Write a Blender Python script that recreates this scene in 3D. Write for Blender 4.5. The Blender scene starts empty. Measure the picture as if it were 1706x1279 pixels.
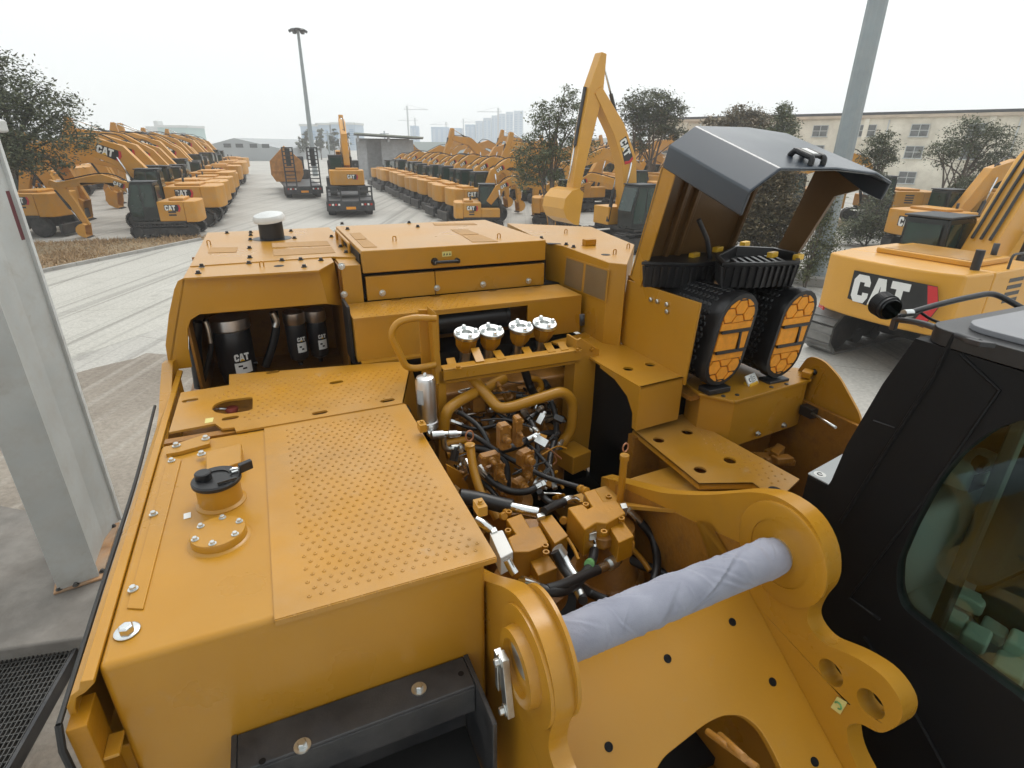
import bpy, bmesh, math, random
from mathutils import Vector, Matrix
from mathutils.geometry import tessellate_polygon
random.seed(7)
scene = bpy.context.scene
C = scene.collection
R = math.radians
# ---------------------------------------------------------------- camera
F, CX, CY, CAMH = 927.0, 853.0, 639.5, 4.5
PITCH, ROLL = math.atan(400 / 927.0), R(0.6)
cr, sr, cp, sp = math.cos(ROLL), math.sin(ROLL), math.cos(PITCH), math.sin(PITCH)
R0, U0, F0 = Vector((1, 0, 0)), Vector((0, sp, cp)), Vector((0, cp, -sp))
RX, UX = R0 * cr + U0 * sr, U0 * cr - R0 * sr
cam = bpy.data.cameras.new('camera')
cam.sensor_width = 36; cam.lens = F / 1706 * 36; cam.clip_start = 0.05; cam.clip_end = 8000
co = bpy.data.objects.new('camera', cam); C.objects.link(co)
co.matrix_world = Matrix(((RX.x, UX.x, -F0.x, 0), (RX.y, UX.y, -F0.y, 0), (RX.z, UX.z, -F0.z, CAMH), (0, 0, 0, 1)))
scene.camera = co
# machine axes: u away from the viewer along the machine, v across it, w height relative to the camera
TH = R(23.7)
UA, VA = Vector((-math.sin(TH), math.cos(TH), 0)), Vector((math.cos(TH), math.sin(TH), 0))
BASE_U, BASE_V = 2.6, 1.13

def wray(px, py):
    return F0 + RX * ((px - CX) / F) + UX * ((CY - py) / F)
def G(px, py, z=0.0):
    d = wray(px, py); t = (z - CAMH) / d.z
    return Vector((d.x * t, d.y * t, z))
def D(px, py, Y):
    d = wray(px, py); t = Y / d.y
    return Vector((d.x * t, Y, CAMH + d.z * t))
def P(u, v, w):
    return Vector((v - BASE_V, u - BASE_U, w + CAMH))
def S(px, py, u=None, v=None, w=None):
    d = wray(px, py); m = (d.dot(UA), d.dot(VA), d.z)
    t = u / m[0] if u is not None else v / m[1] if v is not None else w / m[2]
    return P(m[0] * t, m[1] * t, m[2] * t)

# ---------------------------------------------------------------- materials
M = {}
def nt(name):
    m = bpy.data.materials.new(name); m.use_nodes = True
    n = m.node_tree.nodes; l = m.node_tree.links
    return m, n, l, n['Principled BSDF']
def ramp(n, stops):
    r = n.new('ShaderNodeValToRGB'); e = r.color_ramp.elements
    while len(e) < len(stops): e.new(0.5)
    for k, (p, c) in zip(e, stops): k.position = p; k.color = (*c, 1) if len(c) == 3 else c
    return r
def mat(name, col, rough=0.5, metal=0.0, var=0.12, scale=3.0, dust=None, dustamt=0.0, bump=0.0, bscale=60.0, coat=0.0, spec=0.5, rvar=0.1, dscale=2.2, scuff=0.0):
    m, n, l, b = nt(name)
    tc = n.new('ShaderNodeTexCoord')
    nz = n.new('ShaderNodeTexNoise'); nz.inputs['Scale'].default_value = scale; nz.inputs['Detail'].default_value = 6
    l.new(tc.outputs['Object'], nz.inputs['Vector'])
    d = [max(0, c * (1 - var)) for c in col]; h = [c * (1 + var) for c in col]
    r = ramp(n, [(0.3, d), (0.7, h)]); l.new(nz.outputs['Fac'], r.inputs['Fac'])
    out = r.outputs['Color']
    if dust:
        n2 = n.new('ShaderNodeTexNoise'); n2.inputs['Scale'].default_value = dscale; n2.inputs['Detail'].default_value = 9; n2.inputs['Roughness'].default_value = 0.65
        l.new(tc.outputs['Object'], n2.inputs['Vector'])
        r2 = ramp(n, [(0.4, (0, 0, 0)), (0.72, (dustamt,) * 3)]); l.new(n2.outputs['Fac'], r2.inputs['Fac'])
        mx = n.new('ShaderNodeMixRGB'); l.new(r2.outputs['Color'], mx.inputs['Fac']); l.new(out, mx.inputs['Color1']); mx.inputs['Color2'].default_value = (*dust, 1)
        out = mx.outputs['Color']
    if scuff:
        for sc_, lo, hi, cc, am in ((1.1, .56, .80, (.17, .115, .06), scuff), (26.0, .66, .74, (.22, .15, .09), scuff * .8), (7.0, .60, .78, (.36, .30, .22), scuff * .9)):
            n4 = n.new('ShaderNodeTexNoise'); n4.inputs['Scale'].default_value = sc_; n4.inputs['Detail'].default_value = 11; n4.inputs['Roughness'].default_value = 0.72; n4.inputs['Distortion'].default_value = .4
            l.new(tc.outputs['Object'], n4.inputs['Vector']); r4 = ramp(n, [(lo, (0, 0, 0)), (hi, (am,) * 3)]); l.new(n4.outputs['Fac'], r4.inputs['Fac'])
            m4 = n.new('ShaderNodeMixRGB'); l.new(r4.outputs['Color'], m4.inputs['Fac']); l.new(out, m4.inputs['Color1']); m4.inputs['Color2'].default_value = (*cc, 1); out = m4.outputs['Color']
    l.new(out, b.inputs['Base Color'])
    mr = n.new('ShaderNodeMapRange'); mr.inputs['To Min'].default_value = max(0.02, rough - rvar); mr.inputs['To Max'].default_value = min(1, rough + rvar)
    l.new(nz.outputs['Fac'], mr.inputs['Value']); l.new(mr.outputs['Result'], b.inputs['Roughness'])
    b.inputs['Metallic'].default_value = metal
    b.inputs['Specular IOR Level'].default_value = spec
    if coat: b.inputs['Coat Weight'].default_value = coat; b.inputs['Coat Roughness'].default_value = 0.28; b.inputs['Coat IOR'].default_value = 1.6
    if bump:
        n3 = n.new('ShaderNodeTexNoise'); n3.inputs['Scale'].default_value = bscale; n3.inputs['Detail'].default_value = 5
        l.new(tc.outputs['Object'], n3.inputs['Vector'])
        bp = n.new('ShaderNodeBump'); bp.inputs['Strength'].default_value = bump; bp.inputs['Distance'].default_value = 0.01
        l.new(n3.outputs['Fac'], bp.inputs['Height']); l.new(bp.outputs['Normal'], b.inputs['Normal'])
    M[name] = m
    return m
YC = (0.43, 0.202, 0.012)
mat('yellow', YC, 0.30, var=0.07, scale=1.6, dust=(0.42, 0.26, 0.08), dustamt=0.20, bump=0.03, bscale=90, scuff=0.30, spec=0.5)
mat('yellow_worn', (0.43, 0.202, 0.014), 0.33, spec=0.5, scuff=0.55, var=0.08, scale=4, dust=(0.42, 0.33, 0.22), dustamt=0.25, bump=0.05, bscale=70)
mat('yellow_far', (0.55, 0.25, 0.02), 0.5, var=0.12, scale=0.8, dust=(0.42, 0.27, 0.12), dustamt=0.5)
mat('casting', (0.36, 0.155, 0.018), 0.40, var=0.3, scale=9, bump=0.35, bscale=45, dust=(0.05, 0.027, 0.012), dustamt=0.8, dscale=9)
mat('casting_light', (0.42, 0.185, 0.005), 0.38, spec=0.35, var=0.12, scale=5, bump=0.15, bscale=50, dust=(0.16, 0.075, 0.012), dustamt=0.6)
mat('tan_pad', (0.40, 0.235, 0.10), 0.85, var=0.08, bump=0.3, bscale=220)
mat('black_plastic', (0.012, 0.012, 0.013), 0.38, var=0.2, bump=0.05, bscale=200)
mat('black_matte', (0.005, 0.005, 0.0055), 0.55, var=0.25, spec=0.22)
mat('black_steel', (0.020, 0.021, 0.024), 0.42, var=0.3, scale=8, dust=(0.09, 0.085, 0.08), dustamt=0.5, bump=0.06, bscale=120, dscale=5)
mat('rubber', (0.012, 0.012, 0.012), 0.55, var=0.2)
mat('grey_cap', (0.016, 0.027, 0.042), 0.34, var=0.08, bump=0.02, bscale=300, coat=0.45)
mat('roof_grey', (0.20, 0.205, 0.22), 0.45, var=0.06, dust=(0.3, 0.3, 0.3), dustamt=0.3)
mat('chrome', (0.70, 0.72, 0.72), 0.22, metal=1.0, var=0.08, scale=20)
mat('zinc', (0.62, 0.64, 0.63), 0.32, metal=1.0, var=0.15, scale=25)
mat('alu', (0.66, 0.66, 0.66), 0.35, metal=1.0, var=0.06, scale=9, bump=0.03)
mat('canister', (0.018, 0.018, 0.020), 0.35, var=0.1)
mat('hood_shade', (0.13, 0.068, 0.021), 0.38, var=0.15, coat=0.4)  # dark brown puts the shade on the hood's inner yellow panels into the colour
mat('mesh_brown', (0.20, 0.125, 0.05), 0.7, var=0.12, bump=0.4, bscale=260)
mat('orange_media', (0.82, 0.32, 0.02), 0.7, var=0.12, scale=30)
mat('white_paint', (0.66, 0.68, 0.67), 0.5, var=0.1, dust=(0.35, 0.33, 0.30), dustamt=0.5)
mat('label_white', (0.75, 0.75, 0.72), 0.5, var=0.04)
mat('label_yellow', (0.62, 0.55, 0.20), 0.5, var=0.05)
mat('label_red', (0.55, 0.02, 0.025), 0.45, var=0.05)
mat('label_green', (0.12, 0.30, 0.10), 0.5, var=0.3, scale=60)
mat('label_black', (0.008, 0.008, 0.008), 0.4, var=0.05)
mat('latch', (0.72, 0.42, 0.02), 0.4, var=0.06)
mat('red_cap', (0.55, 0.13, 0.10), 0.45, var=0.1)
mat('red_glow', (0.50, 0.03, 0.02), 0.25, var=0.1)
mat('concrete', (0.40, 0.39, 0.365), 0.85, var=0.12, scale=1.2, dust=(0.24, 0.22, 0.20), dustamt=0.8, bump=0.3, bscale=40, dscale=0.5)
mat('plinth', (0.20, 0.185, 0.165), 0.9, var=0.25, scale=3, dust=(0.11, 0.095, 0.08), dustamt=0.8, bump=0.5, bscale=30)
mat('pole_paint', (0.27, 0.315, 0.335), 0.5, var=0.08, scale=2, dust=(0.35, 0.37, 0.37), dustamt=0.5)
mat('column_paint', (0.46, 0.48, 0.47), 0.55, var=0.12, scale=2.5, dust=(0.34, 0.31, 0.27), dustamt=0.5, bump=0.08, bscale=60, dscale=5, scuff=.55)
mat('rust', (0.30, 0.16, 0.07), 0.8, var=0.4, scale=6, dust=(0.4, 0.34, 0.27), dustamt=0.8)
mat('maroon', (0.12, 0.025, 0.03), 0.6, var=0.1)
mat('grate_steel', (0.07, 0.068, 0.064), 0.5, metal=0.4, var=0.3, scale=5)
mat('bark', (0.13, 0.105, 0.085), 0.9, var=0.35, scale=8, bump=0.5, bscale=20)
mat('shed_grey', (0.40, 0.415, 0.43), 0.8, var=0.1, scale=0.4, dust=(0.2, 0.2, 0.2), dustamt=0.5)
mat('roof_dark', (0.055, 0.06, 0.065), 0.7, var=0.15)
mat('roof_edge', (0.30, 0.33, 0.28), 0.7, var=0.1)
mat('factory', (0.33, 0.35, 0.36), 0.7, var=0.08, scale=0.2)
mat('cream_wall', (0.84, 0.79, 0.67), 0.9, var=0.10, scale=0.5, dust=(0.45, 0.40, 0.31), dustamt=0.75, bump=0.15, bscale=10, dscale=0.35)
mat('cornice', (0.55, 0.46, 0.36), 0.9, var=0.2, scale=0.8)
mat('tower_blue', (0.12, 0.27, 0.45), 0.7, var=0.08, scale=0.05)  # extra blue in the base colour stands in for distance haze
mat('tower_pale', (0.36, 0.46, 0.57), 0.7, var=0.06, scale=0.05)
mat('tower_green', (0.30, 0.45, 0.43), 0.7, var=0.08, scale=0.05)
mat('tower_white', (0.55, 0.57, 0.56), 0.7, var=0.06, scale=0.05)
mat('low_roof', (0.36, 0.42, 0.41), 0.7, var=0.06, scale=0.1)
mat('window_hazy', (0.13, 0.14, 0.14), 0.3, var=0.3, scale=2)  # dark windows made paler, distance haze put into the colour
mat('window_dark', (0.035, 0.04, 0.045), 0.15, var=0.3, scale=2)
mat('cab_dark', (0.010, 0.014, 0.013), 0.3, var=0.2)
mat('hydraulic_hose', (0.009, 0.009, 0.010), 0.45, var=0.2)
mat('flatbed', (0.020, 0.022, 0.026), 0.6, var=0.3, dust=(0.12, 0.11, 0.10), dustamt=0.5)
mat('lamp_white', (0.75, 0.75, 0.75), 0.3, var=0.02)
mat('seat_fabric', (0.012, 0.012, 0.013), 0.8, var=0.2)
mat('trim_grey', (0.42, 0.44, 0.44), 0.6, var=0.06)
mat('trim_green', (0.40, 0.44, 0.39), 0.5, var=0.1)
mat('copper', (0.45, 0.20, 0.10), 0.4, metal=0.3, var=0.2)

def glass(name, tint, tr=0.75, rough=0.03):
    m, n, l, b = nt(name)
    tb = n.new('ShaderNodeBsdfTransparent'); tb.inputs['Color'].default_value = (*tint, 1)
    g = n.new('ShaderNodeBsdfGlossy'); g.inputs['Roughness'].default_value = rough
    fr = n.new('ShaderNodeFresnel'); fr.inputs['IOR'].default_value = 1.5
    mx = n.new('ShaderNodeMixShader'); l.new(fr.outputs[0], mx.inputs['Fac'])
    l.new(tb.outputs[0], mx.inputs[1]); l.new(g.outputs[0], mx.inputs[2])
    l.new(mx.outputs[0], n['Material Output'].inputs['Surface'])
    M[name] = m
glass('cab_glass', (0.80, 0.93, 0.86))
glass('far_glass', (0.10, 0.20, 0.16), rough=0.08)

def leafmat(name, a, b_):
    m, n, l, b = nt(name)
    oi = n.new('ShaderNodeNewGeometry')
    r = ramp(n, [(0.0, a), (1.0, b_)]); l.new(oi.outputs['Random Per Island'], r.inputs['Fac'])
    l.new(r.outputs['Color'], b.inputs['Base Color']); b.inputs['Roughness'].default_value = 0.65
    b.inputs['Specular IOR Level'].default_value = 0.25
    M[name] = m
leafmat('leaf_dark', (0.055, 0.068, 0.038), (0.15, 0.165, 0.095))
leafmat('leaf_mid', (0.070, 0.092, 0.048), (0.18, 0.20, 0.11))
leafmat('leaf_brown', (0.095, 0.090, 0.050), (0.20, 0.155, 0.095))
leafmat('leaf_pale', (0.07, 0.09, 0.04), (0.20, 0.20, 0.11))
leafmat('straw', (0.26, 0.17, 0.09), (0.50, 0.35, 0.20))

# cloth with fine weave
def clothmat():
    m, n, l, b = nt('cloth')
    tc = n.new('ShaderNodeTexCoord')
    nz = n.new('ShaderNodeTexNoise'); nz.inputs['Scale'].default_value = 9; nz.inputs['Detail'].default_value = 6
    l.new(tc.outputs['Object'], nz.inputs['Vector'])
    r = ramp(n, [(0.3, (0.225, 0.235, 0.29)), (0.7, (0.30, 0.31, 0.37))]); l.new(nz.outputs['Fac'], r.inputs['Fac'])
    l.new(r.outputs['Color'], b.inputs['Base Color']); b.inputs['Roughness'].default_value = 0.9
    b.inputs['Sheen Weight'].default_value = 0.15
    n3 = n.new('ShaderNodeTexNoise'); n3.inputs['Scale'].default_value = 260
    l.new(tc.outputs['Object'], n3.inputs['Vector'])
    bp = n.new('ShaderNodeBump'); bp.inputs['Strength'].default_value = 0.25; bp.inputs['Distance'].default_value = 0.004
    l.new(n3.outputs['Fac'], bp.inputs['Height']); l.new(bp.outputs['Normal'], b.inputs['Normal'])
    M['cloth'] = m
clothmat()

# ---------------------------------------------------------------- mesh builder
class MB:
    def __init__(self): self.v = []; self.f = []; self.s = []
    def add(self, vs, fs, smooth=False):
        o = len(self.v); self.v += [tuple(x) for x in vs]
        for f in fs: self.f.append(tuple(i + o for i in f)); self.s.append(smooth)
        return self
    def hexa(self, a, b):            # two quads (lists of four points), joined
        self.add(list(a) + list(b), [(3, 2, 1, 0), (4, 5, 6, 7), (0, 1, 5, 4), (1, 2, 6, 5), (2, 3, 7, 6), (3, 0, 4, 7)]); return self
    def bx(self, x0, x1, y0, y1, z0, z1):
        return self.hexa([(x0, y0, z0), (x1, y0, z0), (x1, y1, z0), (x0, y1, z0)], [(x0, y0, z1), (x1, y0, z1), (x1, y1, z1), (x0, y1, z1)])
    def box(self, u0, u1, v0, v1, w0, w1):
        return self.bx(v0 - BASE_V, v1 - BASE_V, u0 - BASE_U, u1 - BASE_U, w0 + CAMH, w1 + CAMH)
    def obox(self, c, ax, ay, az, hx, hy, hz):
        c, ax, ay, az = Vector(c), Vector(ax).normalized(), Vector(ay).normalized(), Vector(az).normalized()
        q = lambda sz: [c + ax * (sx * hx) + ay * (sy * hy) + az * (sz * hz) for sx, sy in ((-1, -1), (1, -1), (1, 1), (-1, 1))]
        return self.hexa(q(-1), q(1))
    def plate(self, poly, ext, holes=()):   # planar polygon with holes, extruded by vector ext
        ext = Vector(ext); loops = [[Vector(p) for p in poly]] + [[Vector(p) for p in h] for h in holes]
        flat = [p for lp in loops for p in lp]
        tris = tessellate_polygon(loops)
        n = len(flat)
        fs = [tuple(t) for t in tris] + [tuple(i + n for i in reversed(t)) for t in tris]
        o = 0
        for lp in loops:
            k = len(lp)
            for i in range(k):
                j = (i + 1) % k; fs.append((o + i, o + j, o + j + n, o + i + n))
            o += k
        return self.add(flat + [p + ext for p in flat], fs)
    def tube(self, pts, r, seg=10, cap=True, closed=False):
        pts = [Vector(p) for p in pts]; n = len(pts)
        rr = r if isinstance(r, (list, tuple)) else [r] * n
        t0 = (pts[1] - pts[0]).normalized()
        ref = Vector((0, 0, 1)) if abs(t0.z) < 0.9 else Vector((1, 0, 0))
        nx = t0.cross(ref).normalized(); vs = []; fs = []
        for i, p in enumerate(pts):
            if i == 0: t = pts[1] - pts[0]
            elif i == n - 1: t = pts[-1] - pts[-2]
            else: t = (pts[i + 1] - p).normalized() + (p - pts[i - 1]).normalized()
            t = t.normalized() if t.length > 1e-9 else t0
            nx = (nx - t * nx.dot(t))
            nx = nx.normalized() if nx.length > 1e-6 else t.orthogonal().normalized()
            ny = t.cross(nx)
            for k in range(seg):
                a = 2 * math.pi * k / seg; vs.append(p + nx * (math.cos(a) * rr[i]) + ny * (math.sin(a) * rr[i]))
        for i in range(n - 1):
            for k in range(seg):
                k2 = (k + 1) % seg; fs.append((i * seg + k, i * seg + k2, (i + 1) * seg + k2, (i + 1) * seg + k))
        self.add(vs, fs, True)
        if cap:
            o = len(self.v) - n * seg
            self.f.append(tuple(o + k for k in reversed(range(seg)))); self.s.append(False)
            self.f.append(tuple(o + (n - 1) * seg + k for k in range(seg))); self.s.append(False)
        return self
    def lathe(self, c, d, prof, seg=24, smooth=True):   # prof: (radius, height along d)
        c, d = Vector(c), Vector(d).normalized(); nx = d.orthogonal().normalized(); ny = d.cross(nx); vs = []; fs = []
        for r, h in prof:
            for k in range(seg):
                a = 2 * math.pi * k / seg; vs.append(c + d * h + (nx * math.cos(a) + ny * math.sin(a)) * max(r, 1e-4))
        for i in range(len(prof) - 1):
            for k in range(seg):
                k2 = (k + 1) % seg; fs.append((i * seg + k, i * seg + k2, (i + 1) * seg + k2, (i + 1) * seg + k))
        self.add(vs, fs, smooth); o = len(self.v) - len(prof) * seg
        self.f.append(tuple(o + k for k in reversed(range(seg)))); self.s.append(False)
        self.f.append(tuple(o + (len(prof) - 1) * seg + k for k in range(seg))); self.s.append(False)
        return self
    def cyl(self, p0, p1, r, seg=20, r1=None):
        p0, p1 = Vector(p0), Vector(p1); h = (p1 - p0).length
        return self.lathe(p0, p1 - p0, [(r, 0), (r if r1 is None else r1, h)], seg)
    def quad(self, a, b, c, d): return self.add([a, b, c, d], [(0, 1, 2, 3)])
    def bolt(self, p, n, r=0.012, washer=True):
        p, n = Vector(p), Vector(n).normalized(); h = 0
        if washer: self.lathe(p, n, [(r * 1.5, 0), (r * 1.5, r * 0.35)], 14); h = r * 0.35
        self.lathe(p + n * h, n, [(r, 0), (r, r * 0.95), (r * 0.8, r * 1.15)], 6, False)
        return self
    def build(self, name, m, parent=None, bev=0.0, seg=2, ang=35, auto=True):
        me = bpy.data.meshes.new(name); me.from_pydata(self.v, [], self.f)
        me.polygons.foreach_set('use_smooth', self.s)
        bm = bmesh.new(); bm.from_mesh(me); bmesh.ops.recalc_face_normals(bm, faces=bm.faces)
        if auto:
            lim = R(38)
            for e in bm.edges:
                if len(e.link_faces) == 2 and e.calc_face_angle(0) > lim: e.smooth = False
        bm.to_mesh(me); bm.free()
        ms = m if isinstance(m, (list, tuple)) else [m]
        for k in ms: me.materials.append(M[k])
        o = bpy.data.objects.new(name, me); C.objects.link(o)
        if parent is not None: o.parent = parent
        if bev:
            b = o.modifiers.new('bevel', 'BEVEL'); b.width = bev; b.segments = seg; b.limit_method = 'ANGLE'; b.angle_limit = R(ang); b.harden_normals = True
            b.use_clamp_overlap = True
            me.polygons.foreach_set('use_smooth', [True] * len(me.polygons))
        return o

def empty(name, loc, rz=0.0, parent=None):
    o = bpy.data.objects.new(name, None); C.objects.link(o); o.location = loc; o.rotation_euler = (0, 0, rz); o.empty_display_size = 0.2
    if parent is not None: o.parent = parent
    return o
def tag(o, label=None, cat=None, group=None, kind=None):
    if label: o['label'] = label
    if cat: o['category'] = cat
    if group: o['group'] = group
    if kind: o['kind'] = kind
    return o
KIDS = {}
def copy_tree(o, parent=None):
    c = o.copy(); C.objects.link(c)
    if parent is not None: c.parent = parent
    for ch in list(o.children): copy_tree(ch, c)
    return c
def rnd(pts, r, n=5, closed=False):       # round the corners of a polyline
    pts = [Vector(p) for p in pts]; N = len(pts); out = []
    for i, p in enumerate(pts):
        if not closed and i in (0, N - 1): out.append(p); continue
        a, b = pts[i - 1], pts[(i + 1) % N]
        rr = r[i] if isinstance(r, (list, tuple)) else r
        da, db = a - p, b - p; d = min(rr, da.length * 0.49, db.length * 0.49)
        if d < 1e-6: out.append(p); continue
        s, e = p + da.normalized() * d, p + db.normalized() * d
        for k in range(n + 1):
            t = k / n; out.append(s * (1 - t) ** 2 + p * (2 * t * (1 - t)) + e * t * t)
    return out
def smooth(pts, n=8):                    # Catmull-Rom through points
    pts = [Vector(p) for p in pts]; q = [pts[0] * 2 - pts[1]] + pts + [pts[-1] * 2 - pts[-2]]; out = []
    for i in range(1, len(q) - 2):
        p0, p1, p2, p3 = q[i - 1:i + 3]
        for k in range(n):
            t = k / n
            out.append(0.5 * ((2 * p1) + (p2 - p0) * t + (2 * p0 - 5 * p1 + 4 * p2 - p3) * t * t + (3 * p1 - p0 - 3 * p2 + p3) * t ** 3))
    out.append(pts[-1]); return out
def lerp(a, b, t): return a + (b - a) * t
ZU = Vector((0, 0, 1)); XV = Vector((1, 0, 0)); YU = Vector((0, 1, 0))   # machine local: up, v axis, u axis

# lettering: three letters as outlines in a 0..1 box each, and the badge behind them
LET = {'C': [[(0.98, 0.62), (0.98, 0.78), (0.80, 1.0), (0.20, 1.0), (0, 0.8), (0, 0.2), (0.2, 0), (0.80, 0), (0.98, 0.22), (0.98, 0.38), (0.64, 0.38), (0.64, 0.26), (0.36, 0.26), (0.36, 0.74), (0.64, 0.74), (0.64, 0.62)]],
       'A': [[(0.0, 0), (0.28, 1), (0.74, 1), (1.02, 0), (0.68, 0), (0.64, 0.17), (0.38, 0.17), (0.34, 0)], [(0.44, 0.40), (0.58, 0.40), (0.51, 0.74)]],
       'T': [[(0.0, 1), (1.0, 1), (1.0, 0.74), (0.68, 0.74), (0.68, 0), (0.32, 0), (0.32, 0.74), (0.0, 0.74)]]}
def badge(parent, o, ax, ay, h, full=True, name='badge', backing=True):
    """o: lower left corner, ax, ay: unit axes, h: letter height"""
    o, ax, ay = Vector(o), Vector(ax).normalized(), Vector(ay).normalized(); nn = ax.cross(ay).normalized()
    w = h * 0.62; st = w * 1.06
    pt = lambda x, y, e=0.0: o + ax * x + ay * y + nn * e
    first = None
    if backing:
        b = MB(); e = h * 0.10; W = st * 3 + (h * 0.75 if full else h * 0.12)
        pl = [(-e, h * 0.05), (-e, h + e), (W, h + e), (W + h * 0.22, h * 0.45), (W - h * 0.05, -h * 0.32), (h * 1.0, -h * 0.1)]
        if not full: pl = [(-e, -e), (-e, h + e), (W, h + e), (W + h * 0.3, h * 0.5), (W, -e)]
        b.plate([pt(x, y, 0.002) for x, y in pl], nn * 0.003); first = b.build(name, 'label_black', parent)
        r = MB(); r.plate([pt(x, y, 0.006) for x, y in ((W - h * 0.30, h + e * 0.8), (W, h + e * 0.8), (W + h * 0.2, h * 0.45), (W - h * 0.06, -h * 0.3), (W - h * 0.42, -h * 0.22), (W - h * 0.12, h * 0.42))], nn * 0.002)
        r.build('badge_flash', 'label_red', first)
    t = MB()
    for i, ch in enumerate('CAT'):
        lp = LET[ch]; sk = 0.0
        f = lambda q: [pt(i * st + x * w + sk * y, y * h, 0.0065) for x, y in q]
        t.plate(f(lp[0]), nn * 0.002, [f(q) for q in lp[1:]])
    L_ = t.build('lettering', 'label_white', first if first else parent)
    y = MB(); y.plate([pt(st + w * -0.02, -h * 0.04, 0.009), pt(st + w * 0.51, h * 0.30, 0.009), pt(st + w * 1.04, -h * 0.04, 0.009)], nn * 0.002)
    y.build('badge_triangle', 'latch', first if first else parent)
    return first or L_
# ================================================================ THE BIG MACHINE
root = empty('excavator', UA * BASE_U + VA * BASE_V, TH)
tag(root, 'large yellow excavator without its boom, filling the foreground with hood open and engine bay bare', 'excavator')
def crop(ox, oy, k): return lambda x, y: (ox + x * k, oy + y * k)
k5, k6, k7, k8, k1, k2, k9, kt = crop(250, 350, .2892), crop(550, 340, .32239), crop(1000, 200, .391), crop(620, 500, .28152), crop(700, 750, .26377), crop(780, 800, .42204), crop(900, 540, .32239), crop(150, 600, .39273)
def SS(pts, k=None, **kw): return [S(*(k(*p) if k else p), **kw) for p in pts]
def slot(c, ax, ay, hx, hy, n=6):            # rounded slot outline around c
    c, ax, ay = Vector(c), Vector(ax).normalized(), Vector(ay).normalized(); out = []
    L_ = hx - hy
    for sgn, a0 in ((1, -90), (-1, 90)):
        for i in range(n + 1):
            a = R(a0 + 180 * i / n); out.append(c + ax * (sgn * L_ + hy * math.cos(a)) + ay * (hy * math.sin(a)))
    return out
def ring(c, r, ax=XV, ay=YU, n=20): return slot(c, ax, ay, r + 1e-5, r, n // 2)
def inside(p, poly):
    c = False; n = len(poly)
    for i in range(n):
        a, b = poly[i], poly[i - 1]
        if (a.y > p.y) != (b.y > p.y) and p.x < (b.x - a.x) * (p.y - a.y) / (b.y - a.y) + a.x: c = not c
    return c
def nibs(mb, poly, z, pitch=0.038, r=0.0076, margin=0.02, avoid=()):   # raised punched nibs of a tread plate
    x0, x1 = min(p.x for p in poly), max(p.x for p in poly); y0, y1 = min(p.y for p in poly), max(p.y for p in poly)
    y = y0 + margin; row = 0
    while y < y1 - margin:
        x = x0 + margin + (pitch / 2 if row % 2 else 0)
        while x < x1 - margin:
            p = Vector((x, y, z))
            ok = all(inside(p + Vector((dx, dy, 0)), poly) for dx in (-margin, margin) for dy in (-margin, margin))
            if ok and not any(inside(p + Vector((dx, dy, 0)), a) for a in avoid for dx in (-.012, .012) for dy in (-.012, .012)):
                n = 8; vs = []; fs = []
                for rr, h in ((r, 0.0003), (r * .70, .0036), (r * .40, .0040), (r * .30, .0024)):
                    vs += [(x + rr * math.cos(6.2832 * i / n), y + rr * math.sin(6.2832 * i / n), z + h) for i in range(n)]
                for q in range(3):
                    for i in range(n): fs.append((q * n + i, q * n + (i + 1) % n, (q + 1) * n + (i + 1) % n, (q + 1) * n + i))
                fs.append(tuple(3 * n + i for i in range(n))); mb.add(vs, fs, True)
            x += pitch
        y += pitch * 0.9; row += 1
def bolts(pts, n, r, name, m, parent):
    for p in pts:
        MB().bolt(p, n, r).build(name, m, parent)
def hook(p, parent, ax=XV, h=0.035, m='yellow'):
    p = Vector(p); MB().tube(rnd([p - ax * .012, p - ax * .012 + ZU * h, p + ax * .012 + ZU * h, p + ax * .012], .012), .0045, 8).build('lifting_eye', m, parent)

# ---- fuel tank
tank = MB().box(1.474, 2.83, -.61, .552, -3.05, -1.356).build('fuel_tank', 'yellow', root, .022, 3)
tpoly = [P(1.462, -.147, -1.3555), P(1.462, .588, -1.3555), P(2.832, .588, -1.3555), P(2.832, -.147, -1.3555)]
mb = MB(); mb.plate(tpoly, ZU * .0065); mb.bx(-.147 - BASE_V, .588 - BASE_V, 1.458 - BASE_U, 1.464 - BASE_U, CAMH - 1.372, CAMH - 1.352)
nibs(mb, [P(1.50, -.06, 0), P(1.50, .575, 0), P(2.80, .50, 0), P(2.80, -.06, 0)], CAMH - 1.349)
for i in range(13):
    x = -.09 + i * .052; mb.lathe(P(1.4605, x, -1.357), -YU, [(.009, 0), (.006, .004), (.003, .004)], 8)
mb.build('tread_plate', 'yellow_worn', tank)
nb = S(361, 800, w=-1.255); nb0 = nb.copy(); nb0.z = CAMH - 1.356
neck = MB().lathe(nb0, ZU, [(.094, 0), (.094, .004), (.082, .012), (.082, .095)], 36).build('filler_neck', 'yellow', tank)
cap = MB().lathe(nb0 + ZU * .095, ZU, [(.088, 0), (.092, .004), (.092, .016), (.086, .022), (.05, .024), (.05, .019), (.03, .019)], 36).build('filler_cap', 'black_plastic', neck)
kp = S(339, 795, w=-1.235)
MB().lathe(kp - ZU * .012, ZU, [(.028, 0), (.031, .006), (.031, .032), (.027, .036)], 16).build('cap_knob', 'black_plastic', neck)
mb = MB(); mb.obox(S(378, 800, w=-1.23), Vector((1, .2, 0)), Vector((-.2, 1, 0)), ZU, .035, .006, .004); mb.build('cap_tab', 'black_plastic', neck)
lk = S(409, 776, w=-1.22)
mb = MB(); mb.obox(lk, Vector((1, .35, .1)), Vector((-.35, 1, 0)), ZU, .026, .012, .019); mb.build('padlock', 'black_plastic', neck, .004)
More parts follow.
